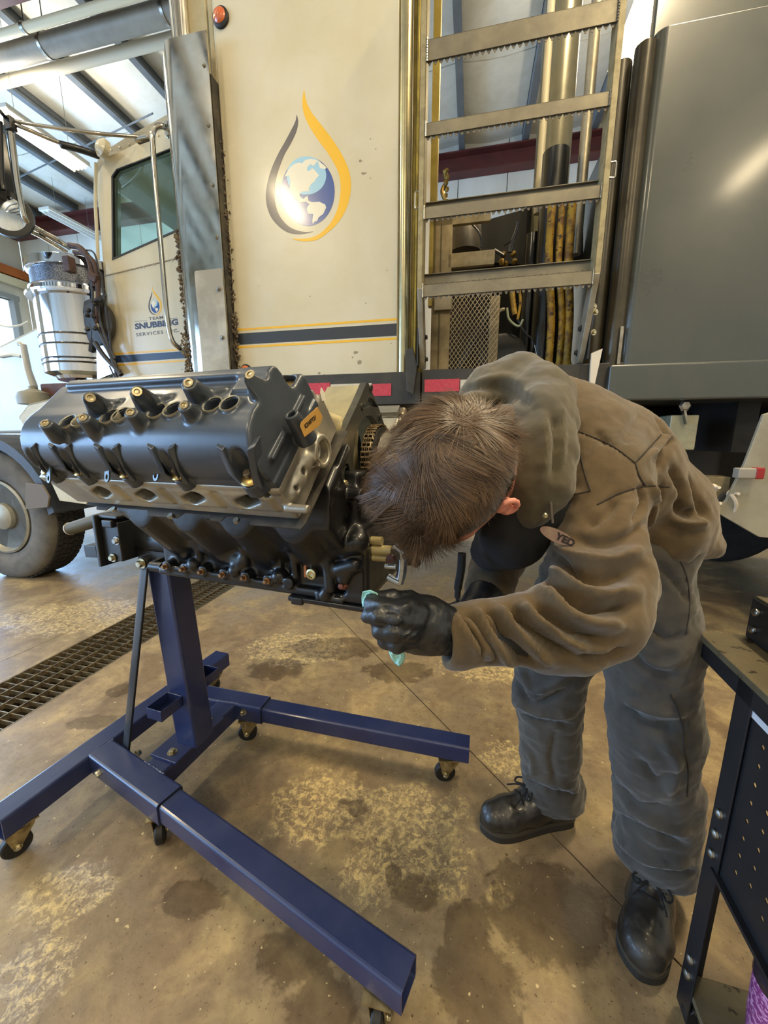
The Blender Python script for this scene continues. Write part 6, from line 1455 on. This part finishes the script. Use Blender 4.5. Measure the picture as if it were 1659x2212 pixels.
mb = MB(); mb.lathe([(.004, 0), (.005, .002), (.003, .004)], wy(1177, 1114, c.y - .01), (0, -1, 0), 10); ppm('snap', mb, MZINC)
cpts = [wy(998, 1195, .70), wy(996, 1230, .70), wy(990, 1265, .70), wy(988, 1290, .70), wy(985, 1308, .70)]
mb = MB(); mb.sweep(spline(cpts, 5), [.008] * 12 + [.006] * 4 + [.0025] * 5, 8); ppm('drawcord', mb, M('cord_black', '0c0e12', rough=.8))
# --- hood bunched round the neck
d = SDF((.10, .48, .98), (.50, 1.08, 1.46), .005)
hpts = [wy(1015, 875, .80), wy(1062, 842, .86), wy(1122, 834, .86), wy(1168, 862, .80), wy(1172, 910, .73), wy(1170, 980, .69), wy(1160, 1050, .66), wy(1148, 1105, .66)]
hr = [.030, .046, .056, .058, .056, .052, .048, .038]
d.chain([tuple(p) for p in hpts], hr, .03)
d.chain([tuple(wy(990, 880, .86)), tuple(wy(1040, 865, .90)), tuple(wy(1110, 870, .88))], [.02, .045, .06], .03)
d.cap(tuple(wy(1150, 850, .88)), tuple(wy(1190, 890, .84)), .06, .06, .04)
me = d.mesh('hood', 2); crumple(me, 8, .010, (1, 1, 1), 7.3)
relief(me, [([(1000, 845), (1050, 835), (1110, 850), (1150, 880)], -.008, .010), ([(1020, 830), (1080, 815), (1140, 830)], .007, .010), ([(1195, 900), (1200, 960), (1195, 1030)], -.008, .008), ([(1170, 880), (1180, 950), (1175, 1030)], .007, .009), ([(1210, 870), (1215, 930), (1210, 1000)], .006, .008)])
pp('hood', me, MHD)
# collar front, shadow under the neck painted in as near-black
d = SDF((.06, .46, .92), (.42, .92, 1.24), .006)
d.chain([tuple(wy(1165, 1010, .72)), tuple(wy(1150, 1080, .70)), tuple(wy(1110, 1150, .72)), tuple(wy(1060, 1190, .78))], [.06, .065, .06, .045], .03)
me = d.mesh('collar', 1); crumple(me, 9, .006, (1, 1, 1), 1.3); pp('collar', me, M('collar_shade', '17171a', '1e1d1f', 9, .9))
# --- body core: neck, head, wrists as one continuous skin surface
HC_ = Vector((.112, .622, 1.132))
hU = Vector((-.52, -.75, .41)).normalized(); hL = Vector((.60, -.65, -.45)).normalized(); hL = (hL - hU * hL.dot(hU)).normalized(); hF = hL.cross(hU).normalized()
if hF.z > 0: hF = -hF
Rh = np.array([[hF.x, hL.x, hU.x], [hF.y, hL.y, hU.y], [hF.z, hL.z, hU.z]])
hw = lambda f, l, u: tuple(HC_ + hF * f + hL * l + hU * u)
d = SDF((-.12, .42, .85), (.42, .92, 1.32), .0042)
d.smin(d.ell_d(hw(-.004, 0, .022), (.102, .082, .088), Rh), 0); d.smin(d.ell_d(hw(.030, 0, -.030), (.070, .062, .085), Rh), .03)
d.cap(hw(.055, 0, -.098), hw(.040, 0, -.085), .026, .04, .03); d.cap(hw(-.02, 0, -.05), tuple(Vector((.27, .78, 1.16))), .062, .066, .04)
d.cap(hw(.088, 0, .0), hw(.108, 0, -.034), .010, .015, .012); d.cap(hw(.088, -.03, .012), hw(.088, .03, .012), .012, .012, .014)
for s_ in (-1, 1):
    d.smax(-d.ell_d(hw(.100, s_ * .032, -.006), (.012, .015, .010), Rh), .01)
    d.cap(hw(.07, s_ * .038, -.035), hw(.05, s_ * .05, -.03), .02, .02, .02)
d.cap(hw(.092, -.02, -.070), hw(.092, .02, -.070), .008, .008, .008)
MSKIN = M('skin', 'c78a74', 'b87a66', 12, .5, 0, .1, 120); MSKIN.node_tree.nodes['Principled BSDF'].inputs['Subsurface Weight'].default_value = .08
hdm = d.mesh('head', 2); hdt = bvh(hdm); head = pp('head', hdm, MSKIN)
for s_ in (-1, 1):
    mb = MB(); mb.lathe([(0, -.011), (.007, -.009), (.0105, -.003), (.0105, .003), (.007, .009), (0, .011)], hw(.086, s_ * .031, -.006), hF, 14); ppm('eyeball', mb, M('eye_white', 'd8d0c8', rough=.2), head)
    mb = MB(); mb.lathe([(.0045, .0100), (.003, .0114), (0, .0116)], hw(.086, s_ * .031, -.006), hF, 12); ppm('iris', mb, M('iris_brown', '3a281c', rough=.1), head)
    mb = MB(); mb.sweep(spline([hw(.101, s_ * .016, .012), hw(.102, s_ * .033, .018), hw(.092, s_ * .05, .012)], 4), .0032, 6); ppm('eyebrow', mb, M('brow', '3a281c', rough=.8), head)
mb = MB(); mb.sweep(spline([hw(.096, -.024, -.070), hw(.101, 0, -.067), hw(.096, .024, -.070)], 4), [.002, .003, .004, .0045, .005, .0045, .004, .003, .002], 8); ppm('lips', mb, M('lips', 'a5605a', rough=.5), head)
# ears
for s_ in (1, -1):
    base = Vector(hw(-.014, s_ * .078, -.018)); d = SDF(tuple(base - Vector((.06,) * 3)), tuple(base + Vector((.06,) * 3)), .0022)
    ring = [hw(-.014 + .013 * math.cos(a) - .004, s_ * (.084 + .009 * (1 - math.cos(a)) * .6 + .003), -.022 + .022 * math.sin(a)) for a in [math.radians(60 + 30 * k) for k in range(9)]]
    d.chain(ring, [.004] * 9, .004); d.cap(hw(-.015, s_ * .086, -.016), hw(-.016, s_ * .086, -.028), .015, .013, .006, flat=(tuple(hL), .5))
    d.cap(hw(-.012, s_ * .085, -.042), hw(-.009, s_ * .083, -.046), .0065, .005, .005)
    pp('ear', d.mesh('ear', 1), M('ear_skin', 'd98e7c', rough=.5), label='pink ear' if s_ > 0 else None)
# --- hair: strands combed from the crown, short at the nape and sides
from mathutils import Vector as V3
t = NT('hair_brown'); at = t.n('ShaderNodeAttribute'); at.attribute_name = 'tone'; t.set(t.mix(at.outputs['Fac'], lin('2e2119'), lin('86684a')), .42, 0.0); MHAIR = t.m; t.b.inputs['Specular IOR Level'].default_value = .45
t = NT('hair_short'); at = t.n('ShaderNodeAttribute'); at.attribute_name = 'tone'; t.set(t.mix(at.outputs['Fac'], lin('3f3732'), lin('8a8078')), .5, 0.0); MHAIRS = t.m
d = SDF((-.08, .47, .98), (.27, .80, 1.30), .005); d.smin(d.ell_d(hw(-.004, 0, .024), (.106, .087, .093), Rh), 0)
d.smax(d.half_d(hw(.06, 0, .0), tuple(hF * .8 - hU * .45)), .01); d.smax(d.half_d(hw(-.06, 0, -.085), tuple(-hU)), .01)
pp('scalp_hair', d.mesh('scalp_hair', 1), M('hair_under', '33271f', rough=.8))
def hairset(name, N, long_, mat, seed):
    rng = random.Random(seed); vs = []; fs = []; tone = []
    crown = Vector((-.045, .012, .10))      # whorl in head coords (F, L, U)
    rad = Vector((.106, .087, .093)); cen = Vector((-.004, 0, .024))
    made = 0; tries = 0
    while made < N and tries < N * 6:
        tries += 1
        z = rng.uniform(-.95, 1); a = rng.uniform(0, 2 * PI); s1 = math.sqrt(max(0, 1 - z * z)); u = Vector((s1 * math.cos(a), s1 * math.sin(a), z))
        p = Vector((cen.x + u.x * rad.x, cen.y + u.y * rad.y, cen.z + u.z * rad.z)); n = Vector((u.x / rad.x, u.y / rad.y, u.z / rad.z)).normalized()
        if p.x > .075 and p.z < .035: continue                 # face
        if p.z < -.030 and p.x > -.012: continue
        if abs(p.y) > .055 and p.z < -.012 and p.x > -.030: continue
        if abs(p.y) > .06 and p.z < -.01 and p.x > .05: continue
        top = (p.z - .045 + .5 * max(0, p.x) - .10 * abs(p.y)) / .04; top = max(0, min(1, top))
        top = top * top * (3 - 2 * top)
        if long_ and rng.random() > top * 1.3: continue
        if (not long_) and top > .75: continue
        dirc = p - Vector((crown.x, crown.y, crown.z)); dirc = dirc - n * dirc.dot(n)
        L0 = dirc.length; dirc = dirc.normalized() if L0 > 1e-4 else Vector((1, 0, 0))
        sw = Vector((0, 0, 0)) + n.cross(dirc) * max(0, .8 - L0 / .05)
        fl = dirc + sw + Vector((.75, 0, -.15)) * (.9 if p.x > -.04 else .15)
        cl = Vector((mnoise.noise(p * 17 + Vector((3, 1, 7))), mnoise.noise(p * 17 + Vector((9, 4, 2))), mnoise.noise(p * 17 + Vector((5, 8, 1)))))
        cl2 = Vector((mnoise.noise(p * 70 + Vector((1, 1, 7))), mnoise.noise(p * 70 + Vector((2, 4, 2))), mnoise.noise(p * 70 + Vector((5, 3, 1)))))
        fl = fl + cl * 3.4 + cl2 * 1.4; fl = (fl - n * fl.dot(n))
        if fl.length < 1e-3: continue
        fl.normalize()
        ln = (.022 + .046 * top) * rng.uniform(.65, 1.15) if long_ else rng.uniform(.007, .012)
        if long_ and p.x > .04: ln *= 1.25
        lift = (.13 + .22 * top * abs(cl.x) * 2 + rng.uniform(-.04, .07)) if long_ else rng.uniform(.45, .9)
        w_ = rng.uniform(.00028, .0005) if long_ else .0004
        K = 6 if long_ else 2
        bend = (cl2 * .5 + cl * .6); pts = []; q = p.copy(); dr = (fl + n * lift * 2.2).normalized()
        for k in range(K + 1):
            pts.append(q.copy()); q = q + dr * (ln / K)
            nn_ = Vector(((q.x - cen.x) / rad.x ** 2, (q.y - cen.y) / rad.y ** 2, (q.z - cen.z) / rad.z ** 2)).normalized()
            dr = (dr + fl * .20 - nn_ * ((.15 + .30 * lift) if long_ else .12) + bend * .38).normalized()
        side = (fl.cross(n)).normalized(); b0 = len(vs)
        for k, q in enumerate(pts):
            ww = w_ * (1 - .75 * k / K)
            for s_ in (-1, 1):
                r = q + side * s_ * ww; W = HC_ + hF * r.x + hL * r.y + hU * r.z; vs.append((W.x, W.y, W.z))
        tn = max(0, min(1, .35 + .55 * cl2.x + rng.uniform(-.25, .35)))
        for k in range(K): fs.append((b0 + 2 * k, b0 + 2 * k + 1, b0 + 2 * k + 3, b0 + 2 * k + 2))
        tone += [tn * (.55 + .45 * k / K) for k in range(K + 1) for _ in (0, 1)]
        made += 1
    me = bpy.data.meshes.new(name); me.from_pydata(vs, [], fs); me.update()
    at_ = me.attributes.new('tone', 'FLOAT', 'POINT'); at_.data.foreach_set('value', tone)
    me.polygons.foreach_set('use_smooth', [True] * len(me.polygons))
    return me
o = pp('hair', hairset('hair', 52000, True, None, 5), MHAIR, label='tousled brown hair on top'); o['kind'] = 'stuff'
o = pp('short_hair', hairset('short_hair', 30000, False, None, 6), MHAIRS, label='close-cropped greyish hair at nape and sides'); o['kind'] = 'stuff'
# --- gloved hand holding a wipe
MGL = M('nitrile_black', '15171b', '1d1f22', 14, .42, 0, .25, 55, coat=.1)
d = SDF((-.12, .40, .84), (.16, .60, .99), .0022)
g = lambda x, y, Y: tuple(wy(x, y, Y))
d.cap(g(960, 1362, .512), g(915, 1350, .505), .036, .040, .02, flat=((0, 1, 0), .82)); d.cap(g(915, 1350, .505), g(878, 1348, .498), .038, .036, .02, flat=((0, 1, 0), .78))
fing = [([(905, 1322, .482), (868, 1306, .470), (832, 1300, .474), (800, 1303, .486)], [.0135, .0120, .0112, .0098]),          # index, tip on the wipe
        ([(896, 1345, .474), (855, 1335, .460), (822, 1330, .464), (796, 1330, .478)], [.0145, .0130, .0118, .0102]),         # middle
        ([(892, 1366, .474), (852, 1366, .458), (822, 1364, .466), (816, 1352, .482)], [.0140, .0125, .0115, .0100]),         # ring, curled
        ([(892, 1384, .480), (858, 1390, .468), (830, 1384, .476), (826, 1370, .488)], [.0125, .0112, .0100, .0090])]         # little, curled
for pts, rs in fing: d2 = None; [d.smin(d.cap_d(g(*pts[i]), g(*pts[i + 1]), rs[i], rs[i + 1]), .0045) for i in range(3)]
th = [(930, 1322, .515), (885, 1300, .520), (845, 1292, .512), (806, 1293, .500)]; trs = [.019, .0145, .0125, .0105]
for i in range(3): d.smin(d.cap_d(g(*th[i]), g(*th[i + 1]), trs[i], trs[i + 1]), .006)
me = d.mesh('glove', 1); crumple(me, 40, .0022, (1, 1, 1), 3.0)
relief(me, [([(815, 1345), (840, 1354), (865, 1356)], -.004, .003), ([(830, 1318), (855, 1322), (880, 1335)], -.003, .003), ([(870, 1375), (890, 1362)], .002, .002), ([(880, 1380), (905, 1364)], .002, .0022), ([(860, 1392), (900, 1392)], .0016, .002)])
pp('glove', me, MGL, label='black glove gripping a pale blue wipe')
# forearm in the cuff keeps hand and arm joined
mb = MB(); mb.sweep([g(905, 1350, .507), g(960, 1362, .514), (.20, .53, .905)], [.030, .034, .036], 16); ppm('forearm', mb, MGL)
# far glove
d = SDF((.02, .62, .80), (.36, .96, 1.02), .003)
a, b = Vector(EFp), Vector(WFp); dr = (b - a).normalized(); w0 = b + dr * .03
d.cap(tuple(b), tuple(w0 + dr * .02), .038, .036, .01); d.cap(tuple(w0), tuple(w0 + dr * .05 + Vector((-.02, -.01, 0))), .036, .032, .02)
for k in range(4):
    s0 = w0 + dr * .05 + Vector((-.03 + .004 * k, -.03 + .020 * k, .01)); s1 = s0 + Vector((-.035, -.01, -.012)); s2 = s1 + Vector((-.008, 0, -.028)); s3 = s2 + Vector((.02, .0, -.012)); rr_ = [.011, .0105, .0095, .0085]
    for i, (p, q) in enumerate(((s0, s1), (s1, s2), (s2, s3))): d.smin(d.cap_d(tuple(p), tuple(q), rr_[i], rr_[i + 1]), .004)
s0 = w0 + Vector((0, -.03, -.01)); s1 = s0 + Vector((-.03, -.025, -.02)); s2 = s1 + Vector((-.03, .0, -.015)); d.smin(d.cap_d(tuple(s0), tuple(s1), .015, .012), .008); d.smin(d.cap_d(tuple(s1), tuple(s2), .012, .010), .005)
pp('glove', d.mesh('glove', 1), MGL, label='far black glove under the engine')
# --- boots
MBT = M('boot_leather', '211f1d', '37342e', 8, .38, 0, .3, 60, .4, .66, .12, coat=.2); MSOLE = M('boot_sole', '1d1b18', '2b2823', 20, .75, 0, .2, 60)
def boot(heel, toe, ank, lab):
    heel = Vector((*heel, 0)); toe = Vector((*toe, 0)); f = (toe - heel).normalized(); L = (toe - heel).length; s = Vector((-f.y, f.x, 0)); ank = Vector(ank)
    P = lambda a, b, z: tuple(heel + f * (a * L) + s * b + Vector((0, 0, z)))
    lo = Vector((min(heel.x, toe.x, ank.x) - .09, min(heel.y, toe.y, ank.y) - .09, 0)); hi = Vector((max(heel.x, toe.x, ank.x) + .09, max(heel.y, toe.y, ank.y) + .09, .22))
    d = SDF(tuple(lo - Vector((0, 0, .01))), tuple(hi), .0035)
    d.cap(P(.14, 0, .060), P(.45, 0, .058), .040, .044, 0); d.cap(P(.45, 0, .056), P(.72, .002, .050), .046, .050, .02, flat=((0, 0, 1), .92)); d.cap(P(.72, .002, .052), P(.86, .002, .050), .051, .044, .015, flat=((0, 0, 1), .98))
    d.cap(P(.16, 0, .07), tuple(ank), .046, .050, .03); d.cap(P(.50, 0, .075), tuple(ank + f * .02), .036, .044, .04)
    d.smax(-d.half_d((0, 0, .030), (0, 0, 1)) + d.X * 0 + d.Y * 0, .004)
    bn = bpy.data.objects.new('boot', None); COL.objects.link(bn); bn.parent = pe; bn.matrix_local = Matrix.Translation(heel + f * L * .4 - Vector((.64, .93, 0))); bn['label'] = lab
    sh = Matrix.Translation(-(heel + f * L * .4))
    def add(nm, me, m): me.transform(sh); return link(nm, me, m, bn, fixn=True)
    me = d.mesh('upper', 2); crumple(me, 12, .0035, (1, 1, 1), heel.x * 9); tr_ = bvh(me)
    add('upper', me, MBT)
    # welt and lugged sole following the outline
    out = [(0, .000), (.01, .030), (.10, .040), (.30, .041), (.50, .047), (.70, .054), (.84, .051), (.94, .036), (1.0, .010)]
    side = out + [(a, -b) for a, b in out[::-1]]
    pl = spline([(heel + f * (a * L) + s * b) for a, b in side], 4, closed=True)
    mb = MB(); mb.ext([(p.x, p.y) for p in pl], (0, 0, .022), (1, 0, 0), (0, 1, 0), (0, 0, .012)); c = heel + f * L * .5
    add('welt', mesh_of(mb), M('welt', '3a362f', rough=.6))
    mb = MB(); mb.ext([(c.x + (p.x - c.x) * .985, c.y + (p.y - c.y) * .985) for p in pl], (0, 0, .0), (1, 0, 0), (0, 1, 0), (0, 0, .023)); add('sole', mesh_of(mb), MSOLE)
    mb = MB()
    for k, tpos in enumerate((.46, .53, .60)):
        q = [Vector(P(tpos, b, 0)) for b in (-.028, -.014, 0, .014, .028)]
        line = []
        for p in q:
            h = tr_.ray_cast(p + Vector((0, 0, .25)), Vector((0, 0, -1)))
            if h[0] is not None: line.append(h[0] + Vector((0, 0, .003)))
        if len(line) > 2: mb.sweep(spline(line, 4), .0028, 6)
    h = tr_.ray_cast(Vector(P(.50, 0, .3)), Vector((0, 0, -1)))[0] or Vector(P(.5, 0, .1))
    for s_ in (-1, 1):
        lp = [h + Vector((0, 0, .006)), h + s * s_ * .022 + f * .004 + Vector((0, 0, .014)), h + s * s_ * .040 + f * .018 + Vector((0, 0, .004)), h + s * s_ * .030 + f * .030 + Vector((0, 0, .0)), h + s * s_ * .008 + f * .012 + Vector((0, 0, .008))]
        mb.sweep(spline(lp, 5), .0026, 6); mb.sweep(spline([h + Vector((0, 0, .008)), h + s * s_ * .02 + f * .03 + Vector((0, 0, .0)), h + s * s_ * .034 + f * .055 + Vector((0, 0, -.012))], 5), .0024, 6)
    add('laces', mesh_of(mb), M('lace_black', '12110f', rough=.9))
    for s_ in (-1, 1):
        h2 = tr_.ray_cast(Vector(P(.50, s_ * .026, .3)), Vector((0, 0, -1)))[0]
        if h2 is not None: mb = MB(); mb.lathe([(.0025, 0), (.0055, .001), (.0055, .0025), (.0025, .003)], h2, (s * s_ * .5 + Vector((0, 0, 1))), 14, caps=False); add('eyelet', mesh_of(mb), MSTEEL)
boot((.745, .855), (.572, .648), (.722, .82, .15), 'near black work boot pointing at the camera'); boot((.600, 1.030), (.300, .985), (.545, 1.02, .15), 'far black work boot pointing toward the stand')
# --- the wipe in the hand
MWIPE = M('wipe_cyan', '8fd0d2', 'a8d8c8', 30, .85, 0, .2, 200)
wp = thing('wipe', 'pale blue paper wipe pinched in the black glove', 'wipe', Frame(g(850, 1400, .497), 0))
def wsheet(px, Y0, amp):
    o0 = Vector(g(850, 1400, .497)); n = len(px); mb = MB(); vs = []
    c = Vector((sum(p[0] for p in px) / n, sum(p[1] for p in px) / n, 0)); rings = 4
    for r in range(rings + 1):
        for i, p in enumerate(px):
            x = c.x + (p[0] - c.x) * r / rings; y = c.y + (p[1] - c.y) * r / rings
            vs.append(Vector(g(x, y, Y0 + amp * math.sin(x * .35 + y * .1) * r / rings)) - o0)
    fs = [(r * n + i, r * n + (i + 1) % n, (r + 1) * n + (i + 1) % n, (r + 1) * n + i) for r in range(rings) for i in range(n)]
    mb.add(vs, fs, True); return mb
for px, Y0 in (([(838, 1398), (872, 1405), (876, 1418), (872, 1430), (863, 1441), (852, 1432), (845, 1422), (840, 1410)], .495), ([(781, 1292), (783, 1278), (800, 1274), (815, 1281), (820, 1292), (800, 1300), (784, 1312), (782, 1302)], .497)):
    o = part('sheet', wsheet(px, Y0, .004), MWIPE, wp); sm = o.modifiers.new('t', 'SOLIDIFY'); sm.thickness = .0006
# ================================================================ tool cart and tumbler
MCB = M('cart_black', '14161b', '1c1d20', 8, .42, .0, .3, 300, coat=.15, bdist=.0005)
MCTOP = M('cart_top_grimy', '5a523f', '6a6048', 9, .42, .1, .2, 60, speck=('2c261c', 30, .6), coat=.2)
CF = Frame((.628, .612, 0), math.radians(-15))
ct_ = thing('tool_cart', 'black steel tool cart with perforated side panel at the right edge', 'cart', CF)
mb = MB(); mb.ext(rrect(.56, .74, .03, 4), (.276, -.225, .786), (1, 0, 0), (0, 1, 0), (0, 0, .014)); part('top_shelf', mb, MCTOP, ct_, .002)
mb = MB(); mb.bb((.0, -.59, .752), (.004, .12, .787)); mb.bb((.0, .116, .752), (.55, .12, .787)); part('shelf_lip', mb, MCB, ct_)
for (x, y) in ((0, 0), (.5, 0), (0, -.58), (.5, -.58)):
    sx = 1 if x == 0 else -1; sy = -1 if y == 0 else 1
    mb = MB(); mb.bb((x, y, .02), (x + sx * .003, y + sy * .042, .786)); mb.bb((x, y, .02), (x + sx * .036, y + sy * .003, .786)); part('corner_post', mb, MCB, ct_, .0008)
PY0, PY1 = -.578, -.0; 
hol = []
for i in range(15):
    for j in range(8):
        cy_, cz_ = -.075 - i * .034, .455 + j * .036 + (.018 if i % 2 else 0)
        hol.append([(cy_ + .0042 * math.cos(t), cz_ + .0042 * math.sin(t)) for t in [2 * PI * k / 10 for k in range(10)]])
mb = MB(); mb.plate([(PY0, .405), (-.035, .405), (-.003, .43), (-.003, .76), (PY0, .76)], hol, (.005, 0, 0), (0, 1, 0), (0, 0, 1), (.002, 0, 0)); pnl = part('side_panel', mb, MCB, ct_)
mb = MB(); mb.beam((.006, -.03, .40), (.006, -.58, .40), .022, .008, up=(0, 0, 1)); part('panel_flange', mb, MCB, ct_)
# white outline printed on the panel
wl = [CF.X(x, y, .0045) for x, y in ((1622, 1486), (1614, 1530), (1665, 1592))]
dz_ = [Vector((0, a.y, a.z)) for a in wl]
t_ = .006
mb = MB()
for a, b in ((dz_[0], dz_[1]), (dz_[1], Vector((0, dz_[1].y - .34, dz_[1].z)))):
    d_ = (b - a).normalized(); mb.beam(a + Vector((.0042, 0, 0)) - d_ * t_ / 2, b + Vector((.0042, 0, 0)) + d_ * t_ / 2, .0006, t_ * 2, up=(1, 0, 0), poly=[(-t_, -.0004), (t_, -.0004), (t_, .0004), (-t_, .0004)])
part('white_outline', mb, M('print_white', 'c8ccd0', rough=.5), pnl)
for z in (.425, .470, .515, .12, .16):
    mb = MB(); mb.lathe([(.0095, 0), (.0085, .004), (.005, .0065), (0, .007)], (-.0005, -.021, z), (-1, 0, 0), 16); part('bolt', mb, MSTEEL, ct_)
mb = MB(); mb.bb((.002, -.58, .085), (.5, -.002, .098)); part('lower_shelf', mb, MCTOP, ct_, .002)
mb = MB(); mb.bb((.004, -.006, .058), (.5, -.003, .088)); part('shelf_front', mb, MCB, ct_)
mb = MB(); b0 = CF.Z(1608, 1374, .8); bx_ = b0.x; by_ = b0.y
mb.bb((bx_, by_ - .30, .801), (bx_ + .34, by_, .885)); ub = part('upper_box', mb, MCB, ct_, .003)
mb = MB(); mb.bb((bx_ + .004, by_ - .296, .885), (bx_ + .336, by_ - .004, .890)); part('box_top', mb, MCTOP, ct_, .002)
for z in (.825, .862):
    mb = MB(); mb.lathe([(.0085, 0), (.008, .004), (.005, .0065), (0, .007)], (bx_ + .018, by_ + .0005, z), (0, 1, 0), 16); mb2 = MB(); mb2.lathe([(.0085, 0), (.008, .004), (.005, .0065), (0, .007)], (bx_ - .0005, by_ - .022, z), (-1, 0, 0), 16); part('bolt', mb2, MSTEEL, ct_)
for (x, y) in ((.03, -.03), (.47, -.03), (.03, -.55), (.47, -.55)):
    c = bpy.data.objects.new('caster', None); COL.objects.link(c); c.parent = ct_; c.location = (x, y, 0)
    mb = MB(); mb.lathe([(.008, -.011), (.03, -.011), (.032, -.007), (.032, .007), (.03, .011), (.008, .011)], (0, 0, .032), (0, 1, 0), 24); part('wheel', mb, MRUB, c)
    mb = MB()
    for s_ in (-1, 1): mb.ext([(-.02, .07), (.02, .07), (.008, .026), (-.008, .026)], (0, s_ * .015 - .001, 0), (1, 0, 0), (0, 0, 1), (0, .002, 0))
    mb.bb((-.024, -.024, .07), (.024, .024, .074)); part('fork', mb, MSTEEL, c)
# tumbler on the lower shelf
TPt = CF.w((.060, -.150, .0985)); TW = Frame(TPt, 0)
tb = thing('tumbler', 'pink glittery tumbler with dark rim on the cart lower shelf', 'tumbler', TW)
t = NT('pink_glitter'); v = t.n('ShaderNodeTexVoronoi'); v.inputs['Scale'].default_value = 260; t.l(t.coord(), v.inputs['Vector'])
t.set(t.mix(t.ramp(v.outputs['Color'], .55, .75), lin('8a3f7c'), lin('d79ac8')), .3, .4); t.bump(v.outputs['Distance'], .5, .001)
mb = MB(); mb.lathe([(.030, 0), (.033, .004), (.036, .08), (.043, .15), (.046, .235), (.044, .24)], (0, 0, 0), (0, 0, 1), 36); part('body', mb, t.m, tb)
mb = MB(); mb.lathe([(.0455, .236), (.0475, .24), (.047, .252), (.043, .256), (.030, .254), (0, .254)], (0, 0, 0), (0, 0, 1), 36); part('lid', mb, M('lid_dark', '2c2128', rough=.25), tb)
